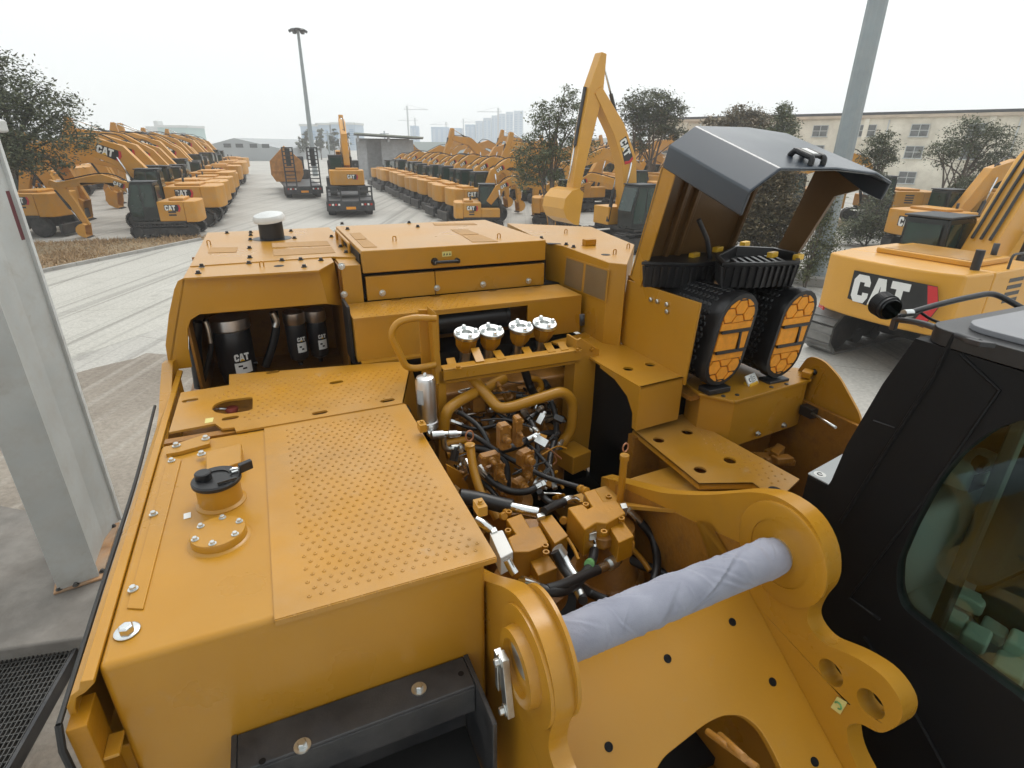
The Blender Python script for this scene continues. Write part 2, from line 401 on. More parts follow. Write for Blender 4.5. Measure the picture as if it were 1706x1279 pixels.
MB().tube(smooth([lk + Vector((-.025, -.008, 0)), lk + Vector((-.05, -.016, .006)), lk + Vector((-.055, -.012, -.01)), lk + Vector((-.03, -.004, -.012))]), .005, 8).build('padlock_shackle', 'chrome', neck)
mb = MB(); q = SS([(343, 752), (402, 738), (402, 768), (343, 790)], w=-1.30); mb.plate(q, -ZU * .054); mb.build('neck_bracket', 'yellow', tank, .006)
fc = S(363, 884, w=-1.322); f0 = fc.copy(); f0.z = CAMH - 1.356
fl = MB().lathe(f0, ZU, [(.108, 0), (.104, .003), (.096, .006), (.094, .032), (.092, .035)], 36).build('access_flange', 'yellow', tank)
for i in range(6):
    a = R(20 + 60 * i); MB().bolt(f0 + ZU * .035 + Vector((math.cos(a) * .077, math.sin(a) * .077, 0)), ZU, .0088).build('flange_bolt', 'zinc', fl)
mb = MB(); q = SS([(211, 1012), (238, 1014), (302, 765), (280, 758)], w=-1.35); mb.plate(q, -ZU * .006); strip = mb.build('rim_strip', 'yellow', tank, .002)
bolts(SS([(286, 768), (256, 857), (222, 982)], w=-1.349), ZU, .0105, 'strip_bolt', 'zinc', tank)
mb = MB(); q = SS([(276, 756), (282, 742), (345, 722), (350, 738), (300, 752)], w=-1.335); mb.plate(q, -ZU * .02); mb.build('corner_bracket', 'yellow', tank, .003)
bolts(SS([(294, 743), (343, 731), (336, 757)], w=-1.334), ZU, .0125, 'bracket_bolt', 'zinc', tank)
MB().lathe(S(212, 1052, w=-1.354), ZU, [(.036, 0), (.036, .004), (.03, .008)], 24).bolt(S(212, 1052, w=-1.345), ZU, .021, False).build('lifting_point_bolt', 'chrome', tank, .002)
mb = MB(); q = SS([(306, 856), (318, 853), (318, 862), (306, 865)], w=-1.3548); mb.plate(q, ZU * .001); mb.build('rating_sticker', 'label_white', tank)
for px in ((703, 710), (800, 845)):
    p = S(px[0], px[1], v=.582); MB().obox(p, XV, YU, ZU, .018, .03, .02).bolt(p + ZU * .02, ZU, .009).build('side_lug', 'yellow', tank, .004)

# ---- outer side guard with rubber edge
mb = MB(); prof = [(-.61, -1.358), (-.640, -1.352), (-.650, -1.380), (-.672, -1.392), (-.69, -1.43), (-.694, -1.70), (-.676, -1.70), (-.672, -1.44), (-.66, -1.404), (-.634, -1.394), (-.61, -1.372)]
mb.plate([P(1.44, v, w) for v, w in prof], YU * 2.45); guard = mb.build('side_guard', 'yellow', root, .004)
MB().tube(smooth([P(1.40, -.70, -1.44), P(1.9, -.71, -1.45), P(2.7, -.715, -1.45), P(3.5, -.73, -1.42)], 6), .008, 8).build('rubber_edge', 'rubber', guard)
MB().tube([P(1.40, -.70, -1.44), P(1.37, -.70, -1.5), P(1.37, -.69, -2.9)], .010, 8).build('rubber_edge', 'rubber', guard)
mb = MB(); mb.box(1.50, 3.9, -.70, -.612, -3.0, -1.705); mb.build('side_panel', 'yellow', root, .006)
mb = MB(); mb.box(1.39, 1.50, -.69, -.64, -3.0, -1.46); mb.build('side_post', 'casting_light', root, .004)
for w in (-1.62, -1.80, -2.0):
    MB().box(1.395, 1.473, -.64, -.60, w, w + .012).build('side_bracket', 'yellow', root, .003)
# curved rear end of the guard that runs up to the filter hood
mb = MB(); pr = [(2.9, -.66, -1.40), (3.3, -.68, -1.385), (3.6, -.70, -1.345), (3.9, -.715, -1.30), (3.95, -.70, -1.30)]
for a, b in zip(pr, pr[1:]):
    mb.hexa([P(a[0], a[1], a[2] - .35), P(b[0], b[1], b[2] - .35), P(b[0], b[1], b[2]), P(a[0], a[1], a[2])], [P(a[0], a[1] + .06, a[2] - .35), P(b[0], b[1] + .06, b[2] - .35), P(b[0], b[1] + .06, b[2]), P(a[0], a[1] + .06, a[2])])
mb.build('guard_fairing', 'yellow', root)

# ---- walkway plate with slots and the filler opening
W2 = -1.342
op = SS([(335, 305), (530, 268), (560, 290), (612, 284), (620, 302), (1330, 180), (1362, 20), (1330, 3), (590, 60), (590, 105), (385, 137)], kt, w=W2)
op2 = [op[i] for i in (0, 1, 2, 3, 4, 5, 6, 7, 8, 9, 10)]
slots = []
for x, y in ((425, 170), (775, 50), (1045, 93), (1262, 170), (975, 222), (595, 245)):
    slots.append(slot(S(*kt(x, y), w=W2), Vector((1, .06, 0)), Vector((-.06, 1, 0)), .042, .020))
dh = SS([(690, 155), (690, 208), (660, 216), (580, 228), (535, 222), (514, 205), (530, 185), (575, 168)], kt, w=W2); dh = rnd(dh, .02, 3, True)
mb = MB(); mb.plate(op2, -ZU * .012, slots + [dh])
nibs(mb, SS([(500, 150), (640, 275), (1310, 170), (1345, 25), (610, 80), (600, 120)], kt, w=W2), W2 + CAMH, .044, .0075, .02, slots + [dh])
walk = mb.build('walkway_plate', 'yellow_worn', root, .0)
a, b = op[5], op[6]; mb = MB(); mb.quad(a, b, b + Vector((.06, .03, -.30)), a + Vector((.06, 0, -.30))); mb.plate([a, b, b + Vector((.06, .03, -.30)), a + Vector((.06, 0, -.30))], Vector((-.008, 0, 0))); mb.build('plate_skirt', 'yellow', walk)
mb = MB(); q = SS([(490, 248), (525, 243), (520, 262), (486, 268)], kt, w=W2 + .0005); mb.plate(q, ZU * .001); mb.build('warning_sticker', 'label_yellow', walk)
rc = S(*kt(600, 205), w=-1.42)
MB().lathe(rc - ZU * .05, ZU, [(.03, 0), (.03, .04), (.036, .042), (.036, .055), (.02, .06)], 20).build('coolant_cap', 'red_cap', root)
MB().tube(smooth([rc + Vector((-.02, .0, .0)), rc + Vector((-.06, -.01, .015)), rc + Vector((-.09, .01, .0)), rc + Vector((-.12, .04, -.04))]), .009, 8).build('cap_tether', 'zinc', root)
mb = MB(); mb.box(2.84, 3.6, -.60, .55, -1.75, -1.56); mb.box(2.85, 2.9, -.6, .55, -1.56, -1.36); mb.build('under_deck', 'casting', root)
MB().tube([S(*kt(575, 300), w=-1.40), S(*kt(585, 325), w=-1.42)], .012, 8).build('drain_cock', 'chrome', root)

# ---- filter hood (left rear)
HU = 3.95
fr = SS([(287, 616), (279, 598), (275.5, 575), (281, 525), (290, 482), (296, 468), (306, 463), (531, 450), (546, 506), (332, 524), (318, 533), (313, 548), (314, 580), (320, 612)], u=HU)
mb = MB(); mb.plate(fr, YU * .012)
hood = mb.build('filter_hood', 'yellow', root, .004)
ca, cb, cc, cd = S(531, 450, u=HU), S(556, 436, w=-.78), S(572, 509, u=4.14), S(546, 506, u=HU)
mb = MB(); mb.plate([ca, cb, cc, cd], Vector((-.012, .004, 0))); mb.build('hood_corner', 'yellow', hood)
mb = MB(); t0 = SS([(306, 463), (531, 450), (556, 436)], w=-.778)
s1, s2 = S(551, 428, w=-.778), S(316, 444, w=-.778)
mb.plate([t0[0], t0[1], t0[2], s1, s2], -ZU * .012); mb.build('hood_front_strip', 'yellow', hood)
tb = [S(316.5, 443.2, w=-.772), S(551, 427.2, w=-.772), S(598, 428, w=-.772), P(5.9, .60, -.772), P(5.9, -.47, -.772)]
mb = MB(); mb.plate(tb, -ZU * .015); top = mb.build('hood_top', 'yellow', hood)
mb = MB(); mb.plate([P(HU, -.5, -.785), P(5.9, -.47, -.785), P(5.9, -.50, -1.25), P(HU, -.69, -1.34)], XV * .012); mb.build('hood_side', 'yellow', hood)
bp = [S(*k5(x, y), w=-.772) for x, y in ((580, 130), (580, 146), (578, 172), (573, 220), (575, 275), (812, 122), (832, 163), (1045, 155), (1098, 212), (1130, 245), (443, 133), (298, 325))] + [S(*k5(x, y), w=-.778) for x, y in ((278, 365), (760, 292), (868, 287), (985, 290), (888, 328), (570, 308))]
bolts(bp, ZU, .013, 'hood_bolt', 'black_steel', hood)
hook(S(*k5(340, 200), w=-.772), hood); hook(S(*k5(645, 325), w=-.778), hood)
MB().lathe(S(*k5(742, 321), w=-.7775), ZU, [(.033, 0), (.033, .001)], 20).build('access_hole', 'black_matte', hood)
for qd in ([(345, 216), (505, 214), (497, 242), (333, 247)], [(700, 190), (1020, 177), (1040, 204), (705, 216)], [(708, 226), (1045, 212), (1068, 245), (712, 264)]):
    mb = MB(); mb.plate(SS(qd, k5, w=-.7715), ZU * .0025); mb.build('grip_pad', 'tan_pad', hood)
st = S(454, 397, w=-.772)
stack = MB().lathe(st, ZU, [(.16, 0), (.16, .002), (.10, .003), (.098, .13), (.098, .16)], 30).build('exhaust_stack', 'black_plastic', root)
MB().lathe(st + ZU * .145, Vector((-.1, -.1, 1)), [(.098, 0), (.128, .004), (.132, .03), (.118, .055), (.07, .07), (.01, .074)], 28).build('rain_cap', 'white_paint', stack)
# filter bay
mb = MB()
mb.box(4.9, 4.92, -.53, .50, -1.7, -.82); mb.box(3.97, 4.9, -.545, -.53, -1.7, -.88); mb.box(3.5, 4.9, -.66, .46, -1.70, -1.68); mb.box(4.1, 4.9, .445, .46, -1.7, -.8)
bay = mb.build('filter_bay', 'casting', root)
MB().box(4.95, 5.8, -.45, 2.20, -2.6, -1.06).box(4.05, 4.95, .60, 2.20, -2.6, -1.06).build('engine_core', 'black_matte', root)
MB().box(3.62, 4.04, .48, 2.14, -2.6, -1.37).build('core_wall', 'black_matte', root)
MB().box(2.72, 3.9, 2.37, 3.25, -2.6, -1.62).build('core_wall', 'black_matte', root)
mb = MB(); mb.box(4.32, 4.4, -.35, .42, -.99, -.93); mb.build('filter_header', 'zinc', bay, .01)
def canister(pc, r, h, small):
    c = MB().lathe(pc, -ZU, [(r * .96, 0), (r, .01), (r, h * .82), (r * .93, h * .86), (r * .86, h)] + ([(.02, h + .03), (.016, h + .06)] if small else []), 30).build('filter_canister', 'canister', root)
    MB().lathe(pc + ZU * .07, -ZU, [(r * .7, 0), (r * 1.06, .012), (r * 1.08, .085), (r * .98, .10)], 30).build('filter_head', 'alu', c)
    w_ = r * .95
    for (m_, z0, z1) in (('label_white', .62, .92),):
        mb = MB(); n = 8; y0, y1 = pc.z - h * (.80 if not small else .80), pc.z - h * (.60 if not small else .55)
        y0 = max(y0, pc.z - h * .82) if not small else y0
        vs = []
        for i in range(n + 1):
            a = R(-95 + 55 * i / n) ; d = Vector((math.cos(a), math.sin(a), 0)) * (r + .0015)
            vs += [Vector((pc.x, pc.y, y0)) + d, Vector((pc.x, pc.y, y1)) + d]
        mb.add(vs, [(2 * i, 2 * i + 2, 2 * i + 3, 2 * i + 1) for i in range(n)], True); mb.build('part_label', m_, c)
    lh = r * .42
    a = R(-70); d = Vector((math.cos(a), math.sin(a), 0)); ax = Vector((-d.y, d.x, 0))
    badge(c, Vector((pc.x, pc.y, pc.z - h * (.56 if not small else .50))) + d * (r - .001) - ax * lh * 1.0, ax, ZU, lh, backing=False)
    for j in range(2):
        a = R(-78 + 12 * j); d = Vector((math.cos(a), math.sin(a), 0)); ax = Vector((-d.y, d.x, 0))
        mb = MB(); mb.obox(Vector((pc.x, pc.y, pc.z - h * (.66 if not small else .65) - j * .02)) + d * (r + .002), ax, d, ZU, r * .12, .0005, .006); mb.build('label_print', 'label_black', c)
canister(S(383, 541, u=4.30), .125, .42, False)
canister(S(490, 532, u=4.30), .073, .30, True)
canister(S(525, 528, u=4.36), .073, .30, True)
kk = lambda pts, u: smooth([S(*k5(*p), u=u) for p in pts], 6)
for nm, pts, r, m_, u in (('filter_hose', [(712, 585), (725, 680), (705, 780), (665, 900)], .030, 'hydraulic_hose', 4.25), ('filter_hose', [(320, 630), (350, 740), (345, 830), (300, 1010)], .018, 'hydraulic_hose', 4.15), ('filter_hose', [(265, 640), (262, 800), (290, 1020)], .04, 'hydraulic_hose', 4.2), ('hose_fitting', [(705, 590), (728, 640), (722, 672)], .022, 'zinc', 4.2), ('hose_fitting', [(318, 640), (335, 690), (350, 765)], .014, 'zinc', 4.1), ('drain_tube', [(585, 880), (620, 878)], .012, 'black_plastic', 4.25)):
    MB().tube(kk(pts, u), r, 10).build(nm, m_, bay)

# ---- centre: side box, step, panel and hatch
sb = MB().box(4.0, 5.85, .455, .59, -1.36, -.785).build('side_box', 'yellow', root, .006)
bolts([S(*k6(58, 320), u=3.999), S(*k6(72, 465), u=3.999)], -YU, .016, 'panel_bolt', 'zinc', sb)
MB().box(3.7, 3.95, .43, .448, -1.40, -1.0).build('gap_panel', 'rubber', root)  # black panel filling the gap left of the step
MB().box(4.04, 4.9, .592, 2.06, -1.04, -.72).build('gap_backing', 'black_matte', root)  # black box set behind hatch and panel to fill the gaps between them
lp = MB().box(4.0, 4.038, .615, 1.12, -1.049, -.875).box(4.0, 4.038, 1.125, 2.03, -1.049, -.875).build('lower_panel', 'yellow', root, .005)
bolts(SS([(270, 458), (552, 432), (790, 413), (1025, 395)], k6, u=3.999), -YU, .016, 'panel_bolt', 'zinc', lp)
hatch = MB().box(3.985, 5.32, .60, 2.03, -.848, -.69).build('engine_hatch', 'yellow', root, .008)
mb = MB(); a, b = S(*k6(540, 296), u=3.984), S(*k6(655, 290), u=3.984)
mb.tube(rnd([a, a - YU * .035, b - YU * .035, b], .02), .012, 10); mb.lathe(a + YU * .001, -YU, [(.028, 0), (.026, .012), (.018, .03)], 18); mb.lathe(b + YU * .001, -YU, [(.02, 0), (.018, .03)], 16)
hd = mb.build('hatch_handle', 'black_plastic', hatch); MB().lathe(a - YU * .03, -YU, [(.009, 0), (.009, .008)], 12).build('lock_barrel', 'chrome', hd)
c = S(*k6(603, 257), u=3.984); mb = MB(); mb.plate([c + XV * x + ZU * z for x, z in ((-.036, -.018), (.036, -.018), (.036, .018), (-.036, .018))], -YU * .001); stk = mb.build('warning_sticker', 'label_yellow', hatch)
for x in (-.022, 0, .022):
    mb = MB(); mb.plate([c + XV * (x + p) + ZU * q - YU * .0012 for p, q in ((-.006, -.01), (.007, -.008), (.002, .011))], -YU * .0008); mb.build('pictogram', 'label_black', stk)
for qd in ([(100, 151), (155, 148), (190, 180), (130, 184)], [(135, 187), (193, 184), (243, 222), (172, 224)], [(622, 131), (705, 130), (770, 155), (675, 159)], [(682, 162), (778, 158), (868, 193), (735, 196)], [(530, 100), (740, 97), (760, 106), (540, 109)]):
    mb = MB(); mb.plate(SS(qd, k6, w=-.6895), ZU * .0025); mb.build('grip_pad', 'tan_pad', hatch)
hook(S(*k6(333, 190), w=-.69), hatch); hook(S(*k6(872, 175), w=-.69), hatch)
bolts(SS([(62, 104), (408, 97), (90, 130), (453, 118)], k6, w=-.689), ZU, .013, 'hatch_bolt', 'black_steel', hatch)
a, b, c_ = P(5.1, .575, -.785), P(4.75, .575, -.785), P(4.4, .575, -.785)
MB().tube(rnd([a, a + ZU * .085, c_ + ZU * .085, c_], .02), .011, 8).tube([b, b + ZU * .085], .011, 8).build('grab_rail', 'yellow', sb)
# step
mb = MB(); so = []
for x, y in ((340, 493), (545, 475), (838, 447), (1070, 427)): so.append(slot(S(*k6(x, y), w=-1.05), XV, YU, .04, .02))
spoly = [P(3.592, .45, -1.05), P(3.592, 2.15, -1.05), P(3.98, 2.15, -1.05), P(3.98, .45, -1.05)]
mb.plate(spoly, -ZU * .014, so)
nibs(mb, [P(3.61, .50, 0), P(3.61, 1.35, 0), P(3.95, 1.30, 0), P(3.95, .50, 0)], CAMH - 1.05, .046, .0075, .015, so)
step = mb.build('step_plate', 'yellow_worn', root)
mb = MB(); mb.box(3.595, 3.61, .45, 1.02, -1.345, -1.0645); mb.box(3.595, 3.61, 1.70, 2.15, -1.34, -1.0645); mb.box(3.595, 3.61, 1.02, 1.70, -1.085, -1.0645)
mb.box(3.54, 3.61, .47, .98, -1.36, -1.346); mb.build('step_riser', 'yellow', step)
mb = MB(); mb.box(3.611, 3.95, .455, .47, -1.36, -1.066); mb.build('step_end', 'yellow', step)
MB().lathe(P(3.78, .95, -1.19), XV, [(.09, 0), (.095, .01), (.095, .62), (.098, .622), (.098, .65), (.08, .66)], 28).build('muffler', 'canister', root)
MB().box(3.93, 3.975, 1.0, 2.1, -2.3, -1.07).build('heat_shield', 'casting', root)
# ---- right hood with mesh grilles
rt = SS([(912, 405), (936, 408.5), (1014, 437), (1045, 440), (1057, 407), (985, 377.5), (845, 371.5)], w=-.755)
mb = MB(); mb.plate(rt, -ZU * .63); rh = mb.build('rear_hood', 'yellow', root, .006)
def onplane(px, py, o, nrm):
    d = wray(px, py); dl = Vector((d.dot(VA), d.dot(UA), d.z)); c0 = P(0, 0, 0)
    return c0 + dl * ((o - c0).dot(nrm) / dl.dot(nrm))
wd = (rt[2] - rt[1]).normalized(); wn = Vector((-wd.y, wd.x, 0)); wn = wn if wn.x < 0 else -wn
gp = [onplane(*k6(x, y), rt[1] + wn * .001, wn) for x, y in ((1222, 268), (1445, 338), (1428, 510), (1208, 420))]
mid0, mid1 = gp[0] * .52 + gp[1] * .48, gp[3] * .52 + gp[2] * .48
mb = MB(); mb.plate(gp, wn * .006); g0 = mb.build('vent_frame', 'yellow', rh, .003)
for a, b, c_, d_ in ((gp[0], mid0, mid1, gp[3]), (mid0, gp[1], gp[2], mid1)):
    ce = (a + b + c_ + d_) / 4; q = [p + (ce - p) * .10 + wn * .0065 for p in (a, b, c_, d_)]
    mb = MB()
    mb.plate(q, wn * .0005); mb.build('vent_mesh', 'mesh_brown', g0)
for x, y in ((1218, 150), (1540, 228), (1470, 258)): hook(S(*k6(x, y), w=-.755), rh)
bolts(SS([(1220, 210), (1258, 223), (1092, 177)], k6, w=-.754), ZU, .013, 'hood_bolt', 'black_steel', rh)
mb = MB(); p = S(*k6(1338, 212), w=-.755); mb.bx(p.x - .05, p.x + .05, p.y - .03, p.y + .03, p.z, p.z + .05); mb.build('stop_block', 'casting_light', rh, .005)
MB().lathe(S(*k6(1424, 261), w=-.7545), ZU, [(.035, 0), (.035, .001)], 18).build('access_hole', 'black_matte', rh)
MB().tube([S(*k6(1302, 570), u=3.40), S(*k6(1302, 625), u=3.40)], .02, 8).build('hinge_pin', 'black_steel', rh)
mb = MB(); q = SS([(1120, 200), (1190, 203), (1195, 207), (1125, 207)], k6, w=-.7545); mb.plate(q, ZU * .002); mb.build('panel_seam', 'black_matte', rh)
# ---- engine bay: dark walls and floor
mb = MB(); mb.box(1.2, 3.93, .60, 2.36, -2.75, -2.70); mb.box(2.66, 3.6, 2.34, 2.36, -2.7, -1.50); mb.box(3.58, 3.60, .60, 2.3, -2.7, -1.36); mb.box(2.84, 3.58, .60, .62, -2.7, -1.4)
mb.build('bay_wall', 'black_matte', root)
# pillar with handle, posts and crossbar
PU = 3.10
p0, p1 = S(697, 516, u=PU + .10), S(724, 516, u=PU + .10)
mb = MB(); zb = CAMH - 1.62
mb.hexa([Vector((p0.x, p0.y, zb)), Vector((p1.x, p0.y, zb)), Vector((p1.x, p0.y + .012, zb)), Vector((p0.x, p0.y + .012, zb))], [p0, p1, p1 + YU * .012, p0 + YU * .012])
pil = mb.build('handle_pillar', 'yellow', root, .003)
q = SS([(718, 515), (727, 522), (731, 570), (736, 618), (743, 640), (727, 640), (724, 600)], u=PU); mb = MB(); mb.plate(q, YU * .10); mb.build('pillar_flange', 'yellow', pil, .004)
hp = rnd(SS([(726, 530), (690, 529), (662, 536), (650, 556), (676, 611), (692, 614), (726, 607)], u=PU), [0, .03, .06, .06, .06, .05, 0], 5)
MB().tube(hp, .021, 12).build('grab_handle', 'yellow', pil)
q = SS([(731, 618), (744, 618), (744, 830), (731, 830)], u=PU); mb = MB(); mb.plate(q, YU * .09); mb.build('valve_post', 'yellow', root, .004)
q = SS([(964, 566), (968, 563), (999, 583), (976, 785), (950, 768)], u=PU); mb = MB(); mb.plate(q, YU * .018); bk = mb.build('valve_bracket', 'yellow', root, .004)
q = [S(964, 566, u=PU), S(950, 768, u=PU)]; mb = MB(); mb.plate([q[0], q[1], q[1] + YU * .14, q[0] + YU * .14], -XV * .015); mb.build('bracket_flange', 'yellow', bk)
mb = MB(); c = S(*k8(1190, 930), u=2.95); mb.obox(c, Vector((1, .25, 0)), Vector((-.25, 1, 0)), ZU, .085, .09, .07); mb.build('bracket_foot', 'yellow', bk, .008)
bolts([S(*k8(1222, 292), u=PU - .005), S(*k8(1300, 290), u=PU - .002)], -YU, .012, 'bracket_bolt', 'casting_light', bk)
# crossbar: an angle with ribs
a, b = S(737, 619, u=PU), S(966, 588, u=PU); zt = (a.z + b.z) / 2 + .03
a = Vector((a.x, a.y, zt)); b = Vector((b.x, b.y, zt))
mb = MB(); mb.bx(a.x, b.x, a.y - .03, a.y + .05, zt - .012, zt); mb.bx(a.x, b.x, a.y - .03, a.y - .018, zt - .075, zt - .012); mb.bx(a.x, b.x, a.y + .0, a.y + .05, zt - .11, zt - .09); mb.bx(a.x, b.x, a.y + .035, a.y + .05, zt - .09, zt - .012)
cb_ = mb.build('crossbar', 'yellow', root, .003)
for x0, y0, x1, y1 in ((462, 345, 482, 408), (607, 285, 640, 365), (735, 300, 768, 350), (905, 280, 935, 332), (1035, 255, 1066, 308), (1115, 250, 1142, 296)):
    p, q = S(*k8(x1, y1), u=PU), S(*k8(x0, y0), u=PU + .16); mb = MB(); d = (q - p).normalized(); mb.obox((p + q) / 2, d, XV, d.cross(XV), (q - p).length / 2, .028, .005); mb.build('crossbar_rib', 'yellow', cb_)
bolts([S(*k8(510, 405), w=zt - CAMH), S(*k8(1215, 300), w=zt - CAMH)], ZU, .013, 'crossbar_bolt', 'casting_light', cb_)
# four port flanges on the valve risers
mani = MB().box(3.30, 3.50, .90, 1.95, -2.0, -1.55).build('control_valve', 'casting', root, .02)
for x, y in ((560, 198), (705, 184), (880, 160), (1020, 140)):
    c = S(*k8(x, y), u=3.34); nn = Vector((0.02, -.22, 1)).normalized()
    t = MB().tube([c - nn * .26 + YU * .05, c - nn * .20, c - nn * .1], [.03, .035, .04], 12).build('port_riser', 'zinc', mani)
    q = [c + Vector((math.cos(R(22.5 + 45 * i)) * (.082 if i % 2 else .082), math.sin(R(22.5 + 45 * i)) * .082, 0)) for i in range(8)]
    MB().lathe(c - nn * .13, nn, [(.045, 0), (.072, .05), (.078, .11)], 8, False).build('port_block', 'casting_light', t, .004)
    f = MB(); f.lathe(c - nn * .016, nn, [(.055, 0), (.086, .001), (.088, .022), (.083, .027), (.036, .027), (.034, .010), (.01, .010)], 28); fo = f.build('port_flange', 'zinc', t)
    for i in range(4):
        a_ = R(45 + 90 * i); ex, ey = nn.orthogonal().normalized(), None; ey = nn.cross(ex)
        MB().bolt(c + nn * .010 + (ex * math.cos(a_) + ey * math.sin(a_)) * .062, nn, .014).build('flange_bolt', 'chrome', fo)
# accumulator
ac = S(708, 626, u=2.90); zbt = S(712, 712, u=2.90).z
acc = MB().lathe(Vector((ac.x, ac.y, zbt)), ZU, [(.055, 0), (.062, .004), (.062, .045), (.056, .05), (.058, .052), (.058, ac.z - zbt - .03), (.05, ac.z - zbt - .008), (.03, ac.z - zbt), (.0, ac.z - zbt)], 32).build('accumulator', 'alu', root)
MB().lathe(ac + ZU * .0, ZU, [(.012, -.01), (.012, .012), (.006, .02)], 10).build('charge_valve', 'zinc', acc)
mb = MB(); n = 6; vs = []
for i in range(n + 1):
    an = R(-165 + 45 * i / n); d = Vector((math.cos(an), math.sin(an), 0)) * .0588; vs += [Vector((ac.x, ac.y, ac.z - .16)) + d, Vector((ac.x, ac.y, ac.z - .07)) + d]
mb.add(vs, [(2 * i, 2 * i + 2, 2 * i + 3, 2 * i + 1) for i in range(n)], True); mb.build('part_label', 'trim_grey', acc)
# pipes, hoses and fittings (px in zoomed-crop units)
def run(name, m, pts, r, k=k8, u=None, us=None, seg=12, par=root, n=6):
    ps = [S(*k(*p), u=(us[i] if us else u)) for i, p in enumerate(pts)]
    return MB().tube(smooth(ps, n), r, seg).build(name, m, par)
run('steel_pipe', 'yellow', [(425, 800), (428, 720), (450, 650), (510, 600), (600, 552), (780, 465)], .036, us=[3.0, 3.0, 3.0, 3.05, 3.12, 3.3])
ps = rnd([S(*k8(575, 440), u=3.22)] + SS([(745, 640), (815, 635), (1130, 535), (1190, 600), (1180, 770), (1120, 850)], k8, u=2.98), [0, .10, .08, .14, .10, .10, 0], 6)
MB().tube(ps, .037, 14).build('steel_pipe', 'yellow', root)
run('steel_pipe', 'casting_light', [(920, 460), (980, 470), (1000, 510), (980, 540)], .022, u=3.2)
run('steel_pipe', 'casting_light', [(420, 860), (470, 850), (560, 830)], .03, u=2.95)
run('steel_pipe', 'casting_light', [(440, 915), (500, 905), (560, 905)], .028, u=2.92)
run('hydraulic_hose', 'hydraulic_hose', [(525, 790), (580, 795), (640, 825), (740, 895), (900, 985), (1040, 1050), (1220, 1105)], .016, us=[2.8, 2.78, 2.74, 2.68, 2.6, 2.5, 2.36])
run('hydraulic_hose', 'hydraulic_hose', [(525, 875), (620, 878), (700, 895), (770, 940), (795, 1010), (800, 1180)], .024, us=[2.8, 2.74, 2.7, 2.66, 2.63, 2.55])
run('hydraulic_hose', 'hydraulic_hose', [(760, 885), (830, 870), (920, 830), (1010, 795), (1100, 785)], .024, us=[2.66, 2.68, 2.75, 2.85, 2.95])
run('hydraulic_hose', 'hydraulic_hose', [(885, 360), (940, 520), (990, 600), (1050, 700), (1080, 800)], .030, u=3.2)
run('hydraulic_hose', 'hydraulic_hose', [(520, 1160), (640, 1180), (760, 1210), (830, 1225)], .040, us=[2.3, 2.26, 2.2, 2.16])
run('hydraulic_hose', 'hydraulic_hose', [(990, 1130), (1010, 1160), (1060, 1200), (1120, 1195), (1130, 1190)], .018, us=[2.3, 2.3, 2.25, 2.2, 2.2])
run('hose_fitting', 'chrome', [(330, 770), (350, 800), (420, 792), (480, 790), (530, 790)], .016, us=[2.86, 2.82, 2.8, 2.8, 2.8], par=acc)
run('hose_fitting', 'zinc', [(350, 800), (420, 795)], .026, u=2.79, par=acc)
run('hose_fitting', 'zinc', [(450, 792), (500, 790)], .021, u=2.79, par=acc)
run('hose_fitting', 'zinc', [(425, 800), (425, 850), (445, 880), (520, 876)], .017, u=2.8, par=acc)
run('hose_fitting', 'zinc', [(465, 880), (525, 875)], .027, u=2.79, par=acc)
run('hose_fitting', 'chrome', [(815, 1220), (880, 1235), (980, 1255)], .026, us=[2.16, 2.12, 2.08])
run('hose_fitting', 'chrome', [(920, 825), (990, 790)], .02, u=2.72)
run('hose_fitting', 'zinc', [(1125, 1190), (1165, 1172), (1210, 1180)], .017, u=2.18)
run('wire_lead', 'copper', [(1020, 870), (1060, 890), (1090, 915), (1118, 938)], .006, u=2.7)
run('wire_lead', 'copper', [(1080, 920), (1090, 950), (1070, 975)], .005, u=2.7)
run('wire_lead', 'chrome', [(1030, 1010), (1060, 1060), (1085, 1080)], .009, u=2.6)
run('dipstick_tube', 'yellow', [(580, 862), (598, 990), (640, 1130), (690, 1210), (740, 1290)], .024, us=[2.52, 2.46, 2.38, 2.33, 2.28])
c = S(*k8(578, 862), u=2.52); dt = MB().lathe(c - ZU * .02, ZU, [(.029, 0), (.029, .03), (.02, .034)], 14).build('dipstick_cap', 'yellow', root)
MB().tube([c + ZU * .01 + Vector((.022 * math.sin(t * .5), 0, .03 + .022 - .032 * math.cos(t * .5))) for t in range(13)], .0045, 6).build('dipstick_ring', 'copper', dt)
run('dipstick_tube', 'yellow', [(1492, 925), (1480, 1060), (1466, 1190)], .020, us=[2.10, 2.10, 2.10])
c = S(*k8(1494, 925), u=2.10); dt = MB().lathe(c - ZU * .02, ZU, [(.025, 0), (.025, .03), (.018, .034)], 14).build('dipstick_cap', 'yellow', root)
MB().tube([c + ZU * .01 + Vector((.017 * math.sin(t * .5), 0, .028 + .017 - .025 * math.cos(t * .5))) for t in range(13)], .004, 6).build('dipstick_ring', 'copper', dt)
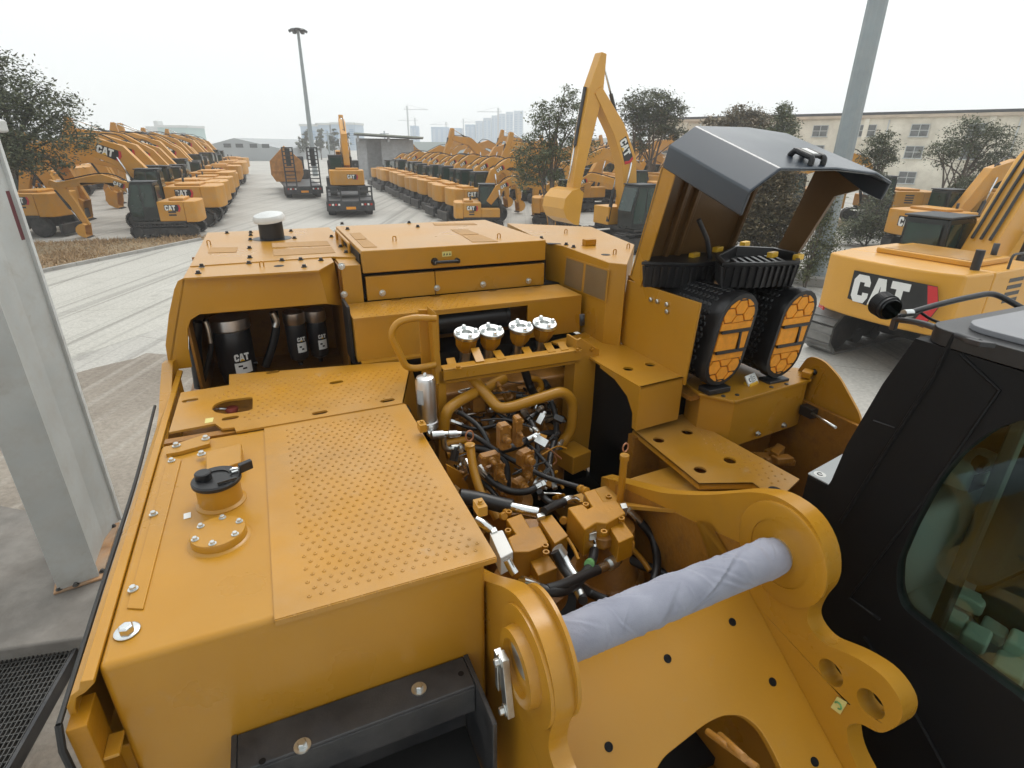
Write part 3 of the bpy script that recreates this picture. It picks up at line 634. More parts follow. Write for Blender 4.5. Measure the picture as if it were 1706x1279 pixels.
# centre joint / pump casting: a tall ribbed body with lugs, bores and bolts
rg = random.Random(11)
def rnd2(hx, hz):
    c = min(hx, hz) * .35; return [(-hx + c, -hz), (hx - c, -hz), (hx, -hz + c), (hx, hz - c), (hx - c, hz), (-hx + c, hz), (-hx, hz - c), (-hx, -hz + c)]
pc = S(*k8(800, 900), u=2.62); pc.z = CAMH - 2.05
eng = MB(); eng.lathe(Vector((pc.x, pc.y, CAMH - 2.7)), ZU, [(.27, 0), (.27, .12), (.20, .16), (.17, .40), (.20, .42), (.20, .48), (.16, .50), (.14, .66), (.16, .67), (.16, .70), (.10, .71), (.09, .80), (.07, .82)], 26, True)
for i in range(9):
    a = R(40 * i); d = Vector((math.cos(a), math.sin(a), 0)); eng.obox(Vector((pc.x, pc.y, CAMH - 2.36)) + d * .21, d, ZU.cross(d), ZU, .05, .018, .22)
for i in range(16):
    a = R(22.5 * i + 8); d = Vector((math.cos(a), math.sin(a), 0)); eng.bolt(Vector((pc.x, pc.y, CAMH - 2.20)) + d * .222, ZU, .012)
pump = eng.build('rotary_joint', 'casting', root, .006)
for x, y, hx, hz in ((775, 800, .032, .075), (858, 770, .020, .09), (690, 930, .055, .028), (740, 1000, .03, .05), (900, 930, .045, .05), (760, 1100, .028, .06), (870, 1090, .04, .04), (920, 1010, .03, .05), (680, 1010, .03, .04)):
    p = S(*k8(x, y), u=2.44 + rg.random() * .06); mb = MB(); yw = rg.uniform(-.5, .5); fx = Vector((math.cos(yw), math.sin(yw), 0)); fy = Vector((-math.sin(yw), math.cos(yw), 0))
    mb.plate([p + fx * a_ + ZU * b_ - fy * .03 for a_, b_ in rnd2(hx, hz)], fy * .05); mb.lathe(p - fy * .03, -fy, [(min(hx, hz) * .75, 0), (min(hx, hz) * .72, .02), (min(hx, hz) * .5, .022), (min(hx, hz) * .5, .045), (min(hx, hz) * .3, .05)], 14)
    for s_ in (-1, 1):
        for t_ in (-1, 1): mb.bolt(p + fx * (s_ * hx * .78) + ZU * (t_ * hz * .78) - fy * .03, -fy, .008)
    mb.build('joint_port', 'casting', pump, .004)
def clutter(n, reg, ub, par, name_m):
    for i in range(n):
        x, y = rg.uniform(*reg[0]), rg.uniform(*reg[1]); p = S(x, y, u=rg.uniform(*ub)); nm, m_ = rg.choice(name_m)
        mb = MB(); ax = Vector((rg.gauss(0, 1), rg.gauss(0, 1), rg.gauss(0, .8))).normalized(); s_ = rg.uniform(.012, .030)
        kd = rg.random()
        if kd < .35: mb.obox(p, ax, ax.orthogonal(), ax.cross(ax.orthogonal()), s_ * 1.3, s_ * .8, s_ * .7); mb.lathe(p, ax, [(s_ * .5, 0), (s_ * .5, s_ * 1.9), (s_ * .35, s_ * 2.1)], 8)
        elif kd < .7: mb.lathe(p - ax * s_ * 1.5, ax, [(s_ * .5, 0), (s_ * .5, s_), (s_ * .75, s_), (s_ * .75, s_ * 1.6), (s_ * .4, s_ * 1.7), (s_ * .4, s_ * 3)], 10)
        else:
            q = p + Vector((rg.gauss(0, .09), rg.gauss(0, .05), rg.gauss(0, .06))); r_ = q + Vector((rg.gauss(0, .09), rg.gauss(0, .05), rg.gauss(0, .06)))
            mb.tube(smooth([p, q, r_], 5), s_ * .30, 7)
        mb.build(nm, m_, par, 0)
mb = MB()
for i in range(60):
    p = S(rg.uniform(760, 915), rg.uniform(650, 720), u=rg.uniform(3.12, 3.45)); h = Vector((rg.uniform(.015, .05), rg.uniform(.02, .05), rg.uniform(.015, .06)))
    if rg.random() < .5: mb.bx(p.x - h.x, p.x + h.x, p.y - h.y, p.y + h.y, p.z - h.z, p.z + h.z)
    else: mb.lathe(p - ZU * h.z, Vector((rg.gauss(0, .5), rg.gauss(0, .5), 1)), [(h.x * .8, 0), (h.x * .8, h.z), (h.x * .5, h.z * 1.1), (h.x * .5, h.z * 2)], 10)
mb.box(3.2, 3.5, .92, 1.85, -2.0, -1.86); vb = mb.build('valve_bank', 'casting', root, .006)
MB().box(3.0, 3.5, .86, 1.75, -2.3, -1.98).build('engine_block', 'casting', root, .03)
clutter(80, ((765, 925), (640, 725)), (3.10, 3.35), vb, [('valve_fitting', 'zinc'), ('valve_fitting', 'chrome'), ('valve_plug', 'casting'), ('valve_plug', 'black_plastic'), ('pilot_tube', 'hydraulic_hose')])
clutter(26, ((880, 935), (690, 830)), (2.5, 2.75), pump, [('wire_connector', 'black_plastic'), ('joint_fitting', 'zinc'), ('pilot_tube', 'hydraulic_hose'), ('joint_plug', 'casting_light')])
clutter(16, ((745, 780), (740, 830)), (2.6, 2.9), pump, [('joint_fitting', 'chrome'), ('pilot_tube', 'hydraulic_hose'), ('joint_plug', 'casting')])
for pts, r_h, us_ in (([(470, 640), (560, 690), (640, 760), (690, 860), (700, 1000)], .016, [3.05, 2.95, 2.85, 2.75, 2.65]), ([(700, 600), (760, 680), (850, 720), (930, 700), (1000, 640)], .014, [3.1, 3.0, 2.95, 2.98, 3.05]), ([(900, 660), (960, 760), (980, 880), (960, 1000), (900, 1080)], .018, [3.0, 2.85, 2.72, 2.62, 2.5]), ([(860, 780), (930, 860), (1000, 930), (1060, 1010), (1080, 1100)], .013, [2.8, 2.75, 2.65, 2.55, 2.45]), ([(480, 720), (600, 760), (720, 740), (820, 690), (900, 600)], .012, [3.0, 2.95, 2.95, 3.0, 3.1]), ([(640, 1000), (720, 1080), (820, 1130), (920, 1130), (1000, 1090)], .02, [2.5, 2.42, 2.36, 2.36, 2.4]), ([(560, 960), (600, 1040), (680, 1100), (760, 1190)], .015, [2.65, 2.55, 2.45, 2.36]), ([(1040, 560), (1080, 660), (1090, 780), (1060, 900), (1040, 1020)], .02, [3.15, 3.05, 2.9, 2.75, 2.6])):
    h_ = run('hydraulic_hose', 'hydraulic_hose', pts, r_h, us=us_)
    for k_ in (0, -1):
        a_, b_ = S(*k8(*pts[k_]), u=us_[k_]), S(*k8(*pts[1 if k_ == 0 else -2]), u=us_[1 if k_ == 0 else -2]); d_ = (b_ - a_).normalized()
        MB().lathe(a_ - d_ * .02, d_, [(r_h * .9, 0), (r_h * 1.35, .004), (r_h * 1.35, .03), (r_h * 1.15, .032), (r_h * 1.15, .075)], 6, False).build('hose_fitting', 'zinc', h_)
q = SS([(440, 975), (525, 1020), (570, 1110), (565, 1190), (545, 1130), (450, 1060)], k8, u=2.55); mb = MB(); mb.plate(q, YU * .02); mb.build('guide_plate', 'casting_light', root)
# ---- swing motors
def blk(pts, w, h, name, m, par, bev=.006):
    mb = MB(); mb.plate(SS(pts, k1, w=w), -ZU * h); return mb.build(name, m, par, bev)
def motor(cross, w, drum, extra):
    dc = S(*k1(*drum), w=-2.08)
    dr = MB().lathe(Vector((dc.x, dc.y, CAMH - 2.7)), ZU, [(.15, 0), (.15, .5), (.20, .52), (.20, .60), (.165, .61), (.15, .64), (.12, .90)], 30).build('swing_drive', 'casting', root)
    for i in range(12):
        a = R(30 * i); MB().bolt(Vector((dc.x + .18 * math.cos(a), dc.y + .18 * math.sin(a), CAMH - 2.10)), ZU, .012).build('drive_bolt', 'casting', dr)
    body = blk(cross, w, .16, 'swing_motor', 'casting_light', root, .008)
    return body
m1 = motor([(540, 432), (640, 395), (695, 488), (757, 476), (812, 575), (800, 597), (680, 642), (588, 642), (552, 550), (602, 527)], -1.70, (700, 800), None)
blk([(745, 428), (830, 402), (936, 538), (850, 590)], -1.68, .13, 'relief_block', 'casting_light', m1)
blk([(438, 520), (520, 500), (588, 640), (508, 682)], -1.69, .10, 'valve_cover', 'label_white', m1)
blk([(668, 652), (782, 612), (868, 742), (745, 792)], -1.76, .12, 'relief_block', 'casting_light', m1)
blk([(440, 495), (475, 480), (490, 505), (452, 520)], -1.68, .03, 'fitting_block', 'zinc', m1, .003)
blk([(735, 402), (778, 388), (792, 410), (742, 424)], -1.66, .03, 'fitting_block', 'zinc', m1, .003)
m2 = motor([(1030, 262), (1105, 238), (1160, 322), (1240, 312), (1300, 395), (1180, 462), (1115, 455), (1040, 503), (930, 358), (1022, 336), (1058, 368), (1085, 352)], -1.62, (1180, 740), None)
blk([(1182, 462), (1275, 432), (1352, 540), (1255, 585)], -1.66, .12, 'relief_block', 'casting_light', m2)
blk([(1058, 505), (1105, 492), (1118, 518), (1070, 530)], -1.66, .04, 'fitting_block', 'zinc', m2, .003)
blk([(1262, 335), (1300, 330), (1312, 360), (1275, 368)], -1.64, .05, 'fitting_block', 'zinc', m2, .003)
for k_, (x, y), w in ((m1, (640, 695), -1.80), (m2, (1155, 520), -1.70)):
    c = S(*k1(x, y), w=w); cv = MB().lathe(c - ZU * .05, ZU, [(.055, 0), (.055, .045), (.05, .05)], 20).build('motor_cover', 'casting', k_)
    for dx in (-.02, .02): MB().lathe(c + Vector((dx, dx * .6, 0)), ZU, [(.016, 0), (.016, .008), (.009, .008), (.009, .002)], 12).build('socket_screw', 'casting_light', cv)
for k_, pts, w in ((m1, [(555, 518), (790, 612), (795, 655), (560, 400)], -1.705), (m2, [(1045, 352), (1190, 300), (1270, 440), (1160, 525)], -1.64)):
    for x, y in pts: MB().lathe(S(*k1(x, y), w=w), ZU, [(.016, 0), (.016, .014), (.009, .014), (.009, .004)], 12).build('socket_screw', 'casting_light', k_)
for k_, pts in ((m1, [(550, 372, -1.72), (708, 795, -1.84), (830, 770, -1.86), (535, 395, -1.72)]), (m2, [(1020, 225, -1.66), (1040, 238, -1.66), (915, 420, -1.76), (965, 450, -1.78), (975, 490, -1.82), (1218, 595, -1.80), (1335, 565, -1.76)])):
    for x, y, w in pts:
        mb = MB(); c = S(*k1(x, y), w=w); mb.lathe(c - Vector((.02, .02, 0)), Vector((rg.uniform(-1, 1), -1, .6)), [(.016, 0), (.022, .004), (.022, .018), (.017, .022), (.017, .034)], 10); mb.build('motor_plug', 'casting_light', k_)
run('hydraulic_hose', 'hydraulic_hose', [(735, 865), (800, 885), (880, 890), (960, 860), (1040, 780), (1085, 700), (1100, 630)], .022, k1, us=[1.55, 1.5, 1.5, 1.55, 1.62, 1.7, 1.76])
run('hydraulic_hose', 'hydraulic_hose', [(800, 880), (900, 850), (1010, 800), (1120, 755)], .022, k1, us=[1.5, 1.52, 1.58, 1.65])
run('hydraulic_hose', 'hydraulic_hose', [(1390, 450), (1460, 540), (1490, 640), (1495, 740), (1475, 830)], .021, k1, us=[1.9, 1.85, 1.78, 1.7, 1.64])
run('hydraulic_hose', 'hydraulic_hose', [(1010, 860), (1080, 905), (1180, 950)], .02, k1, us=[1.6, 1.58, 1.5])
run('hydraulic_hose', 'hydraulic_hose', [(780, 385), (850, 350), (910, 325)], .021, k1, us=[2.0, 2.05, 2.08])
run('hydraulic_hose', 'hydraulic_hose', [(1280, 660), (1400, 720), (1560, 790)], .026, k1, us=[1.85, 1.8, 1.7])
run('hydraulic_hose', 'hydraulic_hose', [(850, 640), (900, 740), (960, 820), (1010, 900), (1030, 950)], .02, k1, us=[1.7, 1.66, 1.6, 1.55, 1.5])
run('hose_fitting', 'chrome', [(640, 830), (690, 845), (740, 866)], .024, k1, us=[1.54, 1.54, 1.54])
run('hose_fitting', 'chrome', [(880, 640), (910, 680), (940, 735), (985, 800)], .019, k1, us=[1.72, 1.7, 1.66, 1.6])
run('hose_fitting', 'zinc', [(865, 615), (900, 665)], .027, k1, us=[1.73, 1.71])
run('hose_fitting', 'chrome', [(1095, 545), (1105, 590), (1090, 640)], .017, k1, us=[1.8, 1.79, 1.77])
run('hose_fitting', 'chrome', [(1120, 755), (1180, 725), (1250, 690)], .023, k1, us=[1.65, 1.68, 1.72])
run('hose_fitting', 'zinc', [(1190, 722), (1230, 700)], .03, k1, us=[1.68, 1.70])
run('hose_fitting', 'chrome', [(1310, 370), (1345, 400), (1390, 450)], .020, k1, us=[1.92, 1.91, 1.9])
run('hose_fitting', 'chrome', [(905, 328), (960, 305), (995, 318)], .016, k1, us=[2.08, 2.1, 2.1])
run('hose_fitting', 'chrome', [(355, 440), (400, 465), (445, 500)], .02, k1, us=[1.95, 1.92, 1.9])
run('hose_fitting', 'chrome', [(550, 690), (575, 740), (600, 780)], .018, k1, us=[1.62, 1.6, 1.58])
run('hose_fitting', 'zinc', [(1000, 890), (1020, 935)], .02, k1, us=[1.55, 1.52])
run('hose_fitting', 'label_green', [(1066, 722), (1074, 712)], .0228, k1, us=[1.655, 1.69])
run('pilot_tube', 'casting_light', [(930, 555), (970, 620), (1000, 690)], .008, k1, us=[1.8, 1.75, 1.7])
run('pilot_tube', 'casting_light', [(1320, 600), (1400, 690), (1450, 760)], .014, k1, us=[1.85, 1.8, 1.74])
mb = MB()
for i in range(9):
    p = S(*k1(rg.uniform(1545, 1680), rg.uniform(590, 750)), u=rg.uniform(1.75, 1.9)); mb.obox(p, Vector((1, rg.uniform(-1, 1), 0)), YU, ZU, rg.uniform(.02, .06), rg.uniform(.015, .04), rg.uniform(.01, .04))
mb.build('swivel_valve', 'casting', root, .006)
run('pilot_tube', 'latch', [(1570, 585), (1640, 630), (1690, 670)], .012, k1, us=[1.85, 1.82, 1.8])

# ---- boom bracket: two cheek plates, cross plate, pin
CP = [(2.35, -1.80), (1.81, -1.575), (1.55, -1.42), (1.32, -1.255), (1.20, -1.195), (1.06, -1.20), (.97, -1.28), (.935, -1.40), (.97, -1.51), (.975, -1.60), (.90, -1.635), (.78, -1.575), (.68, -1.555), (.605, -1.60), (.595, -1.68), (.635, -1.775), (.70, -1.80), (.735, -1.86), (.70, -1.95), (.60, -2.02), (.40, -2.15), (.40, -2.75), (2.35, -2.75)]
def cheek(v0, v1, dw, name):
    pr = rnd([P(u, v0, w + dw) for u, w in CP], [0, .1, .1, .1, .08, .08, .08, .08, .05, .05, .06, .05, .05, .05, .05, .05, .03, .03, .05, .1, .1, 0, 0], 4, True)
    holes = [[P(u + .048 * math.cos(t), v0, w + dw + .048 * math.sin(t)) for t in [6.2832 * i / 18 for i in range(18)]] for u, w in ((.835, -1.715), (.69, -1.695))]
    mb = MB(); mb.plate(pr, XV * (v1 - v0), holes); return mb.build(name, 'yellow', root, .006)
crk = cheek(1.615, 1.69, 0, 'boom_bracket_cheek')
clk = cheek(.560, .625, -.10, 'boom_bracket_cheek')
PR = P(1.14, 0, -1.405); PLw = -.055
MB().lathe(P(1.13, 1.615, -1.41), -XV, [(.20, 0), (.20, .010), (.185, .016), (.13, .016), (.13, .012)], 40).build('pin_boss', 'yellow', crk)
MB().lathe(P(1.13, .625, -1.465), XV, [(.20, 0), (.20, .012), (.13, .012)], 40).build('pin_boss', 'yellow', clk)
MB().lathe(P(1.13, .56, -1.50), -XV, [(.185, 0), (.185, .012), (.125, .013), (.12, .045), (.09, .046), (.088, .025), (.02, .025)], 36).build('pin_boss', 'yellow', clk)
gp_ = SS([(1168, 868), (1183, 872), (1215, 925), (1196, 945)], v=1.60); mb = MB(); mb.plate(gp_, Vector((.0, .03, -.02))); mb.build('gusset', 'yellow', crk)
mb = MB(); mb.plate([P(2.3, 1.30, -1.845), P(2.3, 2.3, -1.80), P(1.62, 2.3, -1.72), P(1.70, 1.62, -1.60)], -ZU * .02); mb.build('deck_plate', 'yellow_worn', root)
mb = MB(); mb.plate([P(2.2, 1.61, -1.76), P(2.2, 1.61, -2.6), P(1.3, 1.61, -2.6), P(1.3, 1.61, -1.5)], XV * .004); mb.build('bracket_web', 'casting', root)
pin = MB().cyl(P(1.13, .53, -1.47), P(1.13, 1.72, -1.405), .062, 28).build('boom_pin', 'zinc', root)
# keeper clamp on the outer left cheek
kc = S(843, 1140, v=.50); mb = MB()
mb.obox(kc, Vector((0, .25, 1)), YU, XV, .105, .022, .012); mb.obox(kc + Vector((-.005, .045, .02)), Vector((0, .1, 1)), YU, XV, .075, .012, .012)
for s_ in (-1, 1): mb.bolt(kc + Vector((-.012, s_ * .022, s_ * .085)), -XV, .014)
mb.build('pin_keeper', 'zinc', clk, .004)
# sloping cross plate with an arched opening
A_, B_ = P(1.25, 1.615, -1.665), P(.42, 1.615, -2.22); vd = Vector((1, 0, .06)).normalized(); nrm = (B_ - A_).cross(vd).normalized()
nrm = nrm if nrm.z > 0 else -nrm
o1 = [A_, A_ - vd * .98, B_ - vd * .98, B_]
arch = [onplane(*p, A_, nrm) for p in ((1085, 1300), (1105, 1262), (1177, 1205), (1206, 1191), (1238, 1191), (1266, 1213), (1290, 1255), (1310, 1300))]
arch = rnd(arch, .03, 4, True)
mb = MB(); mb.plate(o1, -nrm * .03, [arch]); cpl = mb.build('cross_plate', 'yellow', root, .004)
for x, y in ((1112, 1097), (1220, 1036), (1287, 1136), (1014, 1244), (1357, 1269)):
    p = onplane(x, y, A_, nrm); MB().lathe(p + nrm * .0005, nrm, [(.0155, 0), (.0155, .0015), (.011, .0015), (.010, .0005)], 16).build('tapped_hole', 'black_matte', cpl)
p = [S(x, y, v=1.611) for x, y in ((1395, 1160), (1412, 1170), (1400, 1190), (1384, 1178))]; mb = MB(); mb.plate(p, -XV * .001); ckl = mb.build('inspection_sticker', 'label_yellow', crk)
mb = MB(); c = sum(p, Vector()) / 4; mb.tube([c - XV * .004 + Vector((0, .012 * math.cos(t * .5), .012 * math.sin(t * .5))) for t in range(10)], .003, 5); mb.build('inspection_mark', 'label_green', ckl)
for x0, y0, x1, y1 in ((1178, 1218, 1262, 1279), (1200, 1225, 1240, 1262)):
    MB().tube([S(x0, y0, u=.75), S(x1, y1, u=.6)], .010, 8).build('grease_line', 'casting', root)
MB().box(.3, 1.0, .7, 1.58, -2.6, -2.55).build('bracket_floor', 'casting', root)
# black bolt-on step in front of the tank
mb = MB(); mb.box(1.335, 1.470, -.325, .455, -1.80, -1.785); mb.box(1.335, 1.35, -.325, .455, -1.92, -1.80); mb.box(1.455, 1.470, -.325, .455, -2.4, -1.80)
fs_ = mb.build('step_bracket', 'black_steel', root, .005)
for v_ in (.456, -.343): MB().box(1.17, 1.472, v_, v_ + .018, -2.35, -1.783).build('bracket_end', 'black_steel', fs_, .004)
MB().box(1.10, 1.455, -.32, .45, -2.17, -2.15).build('step_tread', 'rubber', fs_, .004)
for x, y in ((698, 1148), (504, 1243)):
    p = S(x, y, w=-1.785); b_ = MB().lathe(p, ZU, [(.027, 0), (.027, .004)], 20).bolt(p + ZU * .004, ZU, .015, False).build('step_bolt', 'zinc', fs_)
for x, y in ((768, 1122), (437, 1268)): MB().lathe(S(x, y, w=-1.7845), ZU, [(.011, 0), (.011, .0006)], 14).build('bolt_hole', 'black_matte', fs_)

# cloth wrapped round the pin: loose, so a thing of its own
ca0, ca1 = P(1.13, .632, -1.464), P(1.13, 1.597, -1.412); ax = (ca1 - ca0); L0 = ax.length; ax.normalize(); e1 = Vector((0, 0, 1)); e1 = (e1 - ax * e1.dot(ax)).normalized(); e2 = ax.cross(e1)
mb = MB(); NX, NA = 260, 80; vs = []; fs = []; wr = random.Random(3)
fold = [(wr.uniform(.03, L0), wr.uniform(0, 6.28), wr.uniform(-.16, .16), wr.uniform(.5, 1.3), wr.uniform(.012, .03)) for i in range(30)] + [(wr.uniform(.02, .5), wr.uniform(3.5, 5.6), wr.uniform(.06, .16), wr.uniform(.6, 1.2), wr.uniform(.010, .018)) for i in range(22)] + [(wr.uniform(0, L0), wr.uniform(0, 6.28), wr.uniform(-.10, .12), wr.uniform(.25, .7), wr.uniform(.004, .009)) for i in range(90)]
for i in range(NX + 1):
    t = i / NX; s_ = t * L0
    for k in range(NA):
        a = 6.2832 * k / NA; r_ = .0715 + .0012 * math.sin(5 * t + a) + .0008 * math.sin(2 * a + 9 * t)
        for fx, fa, sl, ext, wd_ in fold:
            da = (a - fa + math.pi) % 6.2832 - math.pi
            if abs(da) < ext:
                dd = (s_ - fx - sl * da) / wd_; am_ = min(1, wd_ / .014)
                if abs(dd) < 3: r_ += am_ * .0034 * math.exp(-dd * dd * 2) * math.cos(da / ext * 1.57) - am_ * .0024 * math.exp(-(dd - 1.1) ** 2 * 3) * math.cos(da / ext * 1.57)
        if t > .955: r_ *= 1 - .10 * ((t - .955) / .045) ** 2
        if t < .02: r_ *= 1 + .02 * math.sin(a * 5)
        vs.append(ca0 + ax * s_ + (e1 * math.cos(a) + e2 * math.sin(a)) * r_)
for i in range(NX):
    for k in range(NA):
        k2 = (k + 1) % NA; fs.append((i * NA + k, i * NA + k2, (i + 1) * NA + k2, (i + 1) * NA + k))
mb.add(vs, fs, True)
cw = mb.build('cloth_wrap', 'cloth', None); cw.location = root.location; cw.rotation_euler = root.rotation_euler
tag(cw, 'pale grey-blue cloth wrapped tightly round the large boom pin between two yellow plates', 'cloth wrap')
# ---- right-hand catwalk: arched box and low tread plate
WT = -1.35
tp = SS([(55, 88), (240, 40), (392, 85), (742, 273), (520, 325), (310, 203), (250, 165)], k9, w=WT)
hl = [ring(S(*k9(x, y), w=WT), .034) for x, y in ((568, 208), (455, 230), (122, 33), (110, 60))][:2]
mb = MB(); mb.plate(tp, -ZU * .014, hl); cat = mb.build('catwalk_box', 'yellow', root)
c0, c1 = tp[4], tp[3]; q = [c0, c1, c1 + Vector((0, 0, -.30)), c0 + Vector((0, 0, -.30))]
mb = MB(); mb.plate(q, Vector((-.004, .012, 0))); mb.build('box_front', 'yellow', cat)
dv = (tp[5] - c0); sd = [c0 + dv * t + ZU * z for t, z in ((0, -.015), (0, -.30), (.10, -.30), (.12, -.20), (.28, -.11), (.6, -.05), (1, -.03), (1, -.015))]
mb = MB(); mb.plate(sd, XV * .012); mb.build('box_side', 'yellow', cat)
mb = MB(); mb.box(2.62, 3.4, 2.0, 2.3, -1.9, -1.375); mb.build('box_lining', 'black_matte', cat)
lp_ = SS([(470, 540), (735, 465), (1340, 800), (1250, 888), (1165, 872), (1100, 822), (822, 826)], k9, w=-1.70)
hl = [ring(S(*k9(x, y), w=-1.70), .036) for x, y in ((612, 597), (760, 556), (980, 703), (827, 752))]
mb = MB(); mb.plate(lp_, -ZU * .012, hl)
nibs(mb, SS([(770, 560), (1010, 760), (1120, 805), (1220, 860), (1330, 800), (745, 480)], k9, w=-1.7), CAMH - 1.70, .05, .008, .02, hl)
low = mb.build('tread_plate', 'yellow_worn', root)
MB().lathe(S(*k9(1213, 856), w=-1.6995), ZU, [(.034, 0), (.034, .001)], 18).build('plate_hole', 'black_matte', low)
for a, b in ((6, 0), (5, 6), (4, 5)):
    mb = MB(); mb.plate([lp_[a], lp_[b], lp_[b] - ZU * .035, lp_[a] - ZU * .035], Vector((.006, .008, 0))); mb.build('tread_lip', 'yellow', low)
mb = MB(); mb.box(2.0, 2.62, 2.20, 2.215, -2.7, -1.72); mb.box(2.55, 2.62, 1.98, 2.2, -2.7, -1.72); mb.build('catwalk_support', 'casting', root)
mb = MB(); c = S(*k9(1240, 690), w=-1.95)
for i in range(7): mb.obox(c + Vector((rg.uniform(-.15, .15), rg.uniform(-.1, .1), rg.uniform(-.04, .04))), Vector((1, rg.uniform(-.5, .5), 0)), YU, ZU, rg.uniform(.04, .1), rg.uniform(.02, .05), rg.uniform(.015, .03))
mb.build('battery_tray', 'casting', root, .008)
# ---- air cleaner base, cleaners, pre-cleaners
at = SS([(1142, 637), (1165, 655), (1225, 668), (1353, 631), (1330, 612), (1180, 605)], w=-1.45)
mb = MB(); mb.plate(at, -ZU * .022); abase = mb.build('air_cleaner_base', 'yellow', root, .006)
ab = [p + (sum(at, Vector()) / 6 - p) * .05 - ZU * .022 for p in at]
mb = MB(); mb.plate(ab, -ZU * .33); mb.build('base_box', 'yellow', abase, .006)
bolts(SS([(1262, 722), (1305, 708)], u=2.33), -YU, .014, 'base_bolt', 'zinc', abase)
for x, y in ((1205, 660), (1228, 658), (1285, 645), (1310, 640)): MB().lathe(S(x, y, w=-1.449), ZU, [(.014, 0), (.014, .004), (.008, .008)], 10).build('base_screw', 'black_steel', abase)
wp = SS([(1045, 466), (1167, 505), (1140, 642), (1027, 566)], v=2.31); mb = MB(); mb.plate(wp, XV * .014); sidep = mb.build('divider_panel', 'yellow', root, .003)
for x, y in ((1085, 499), (1096, 502), (1112, 507), (1112, 519)): MB().lathe(S(x, y, v=2.308), -XV, [(.016, 0), (.016, .01), (.011, .014)], 12).build('panel_latch', 'zinc', sidep)
def oval(cx, cz, hx, hz, n=10):      # tall oval outline in (x, z)
    out = []
    for i in range(n * 2 + 2):
        a = 3.14159 * i / n if i <= n else 3.14159 * (i - 1) / n
        zz = (hz - hx) if i <= n else -(hz - hx)
        out.append((cx + hx * math.cos(a), cz + zz + hx * math.sin(a)))
    return out
def hexagon(cx, cz, r, sq=1.0, rot=0): return [(cx + r * sq * math.cos(R(60 * i + rot)), cz + r * math.sin(R(60 * i + rot))) for i in range(6)]
def clip(poly, test):                # Sutherland-Hodgman against a convex polygon
    out = poly
    n = len(test)
    for i in range(n):
        a, b = test[i], test[(i + 1) % n]; inp = out; out = []
        if not inp: return []
        sd_ = lambda p: (b[0] - a[0]) * (p[1] - a[1]) - (b[1] - a[1]) * (p[0] - a[0])
        for j in range(len(inp)):
            p, q = inp[j - 1], inp[j]; sp_, sq_ = sd_(p), sd_(q)
            if sq_ >= 0:
                if sp_ < 0: t = sp_ / (sp_ - sq_); out.append((p[0] + (q[0] - p[0]) * t, p[1] + (q[1] - p[1]) * t))
                out.append(q)
            elif sp_ >= 0: t = sp_ / (sp_ - sq_); out.append((p[0] + (q[0] - p[0]) * t, p[1] + (q[1] - p[1]) * t))
    return out
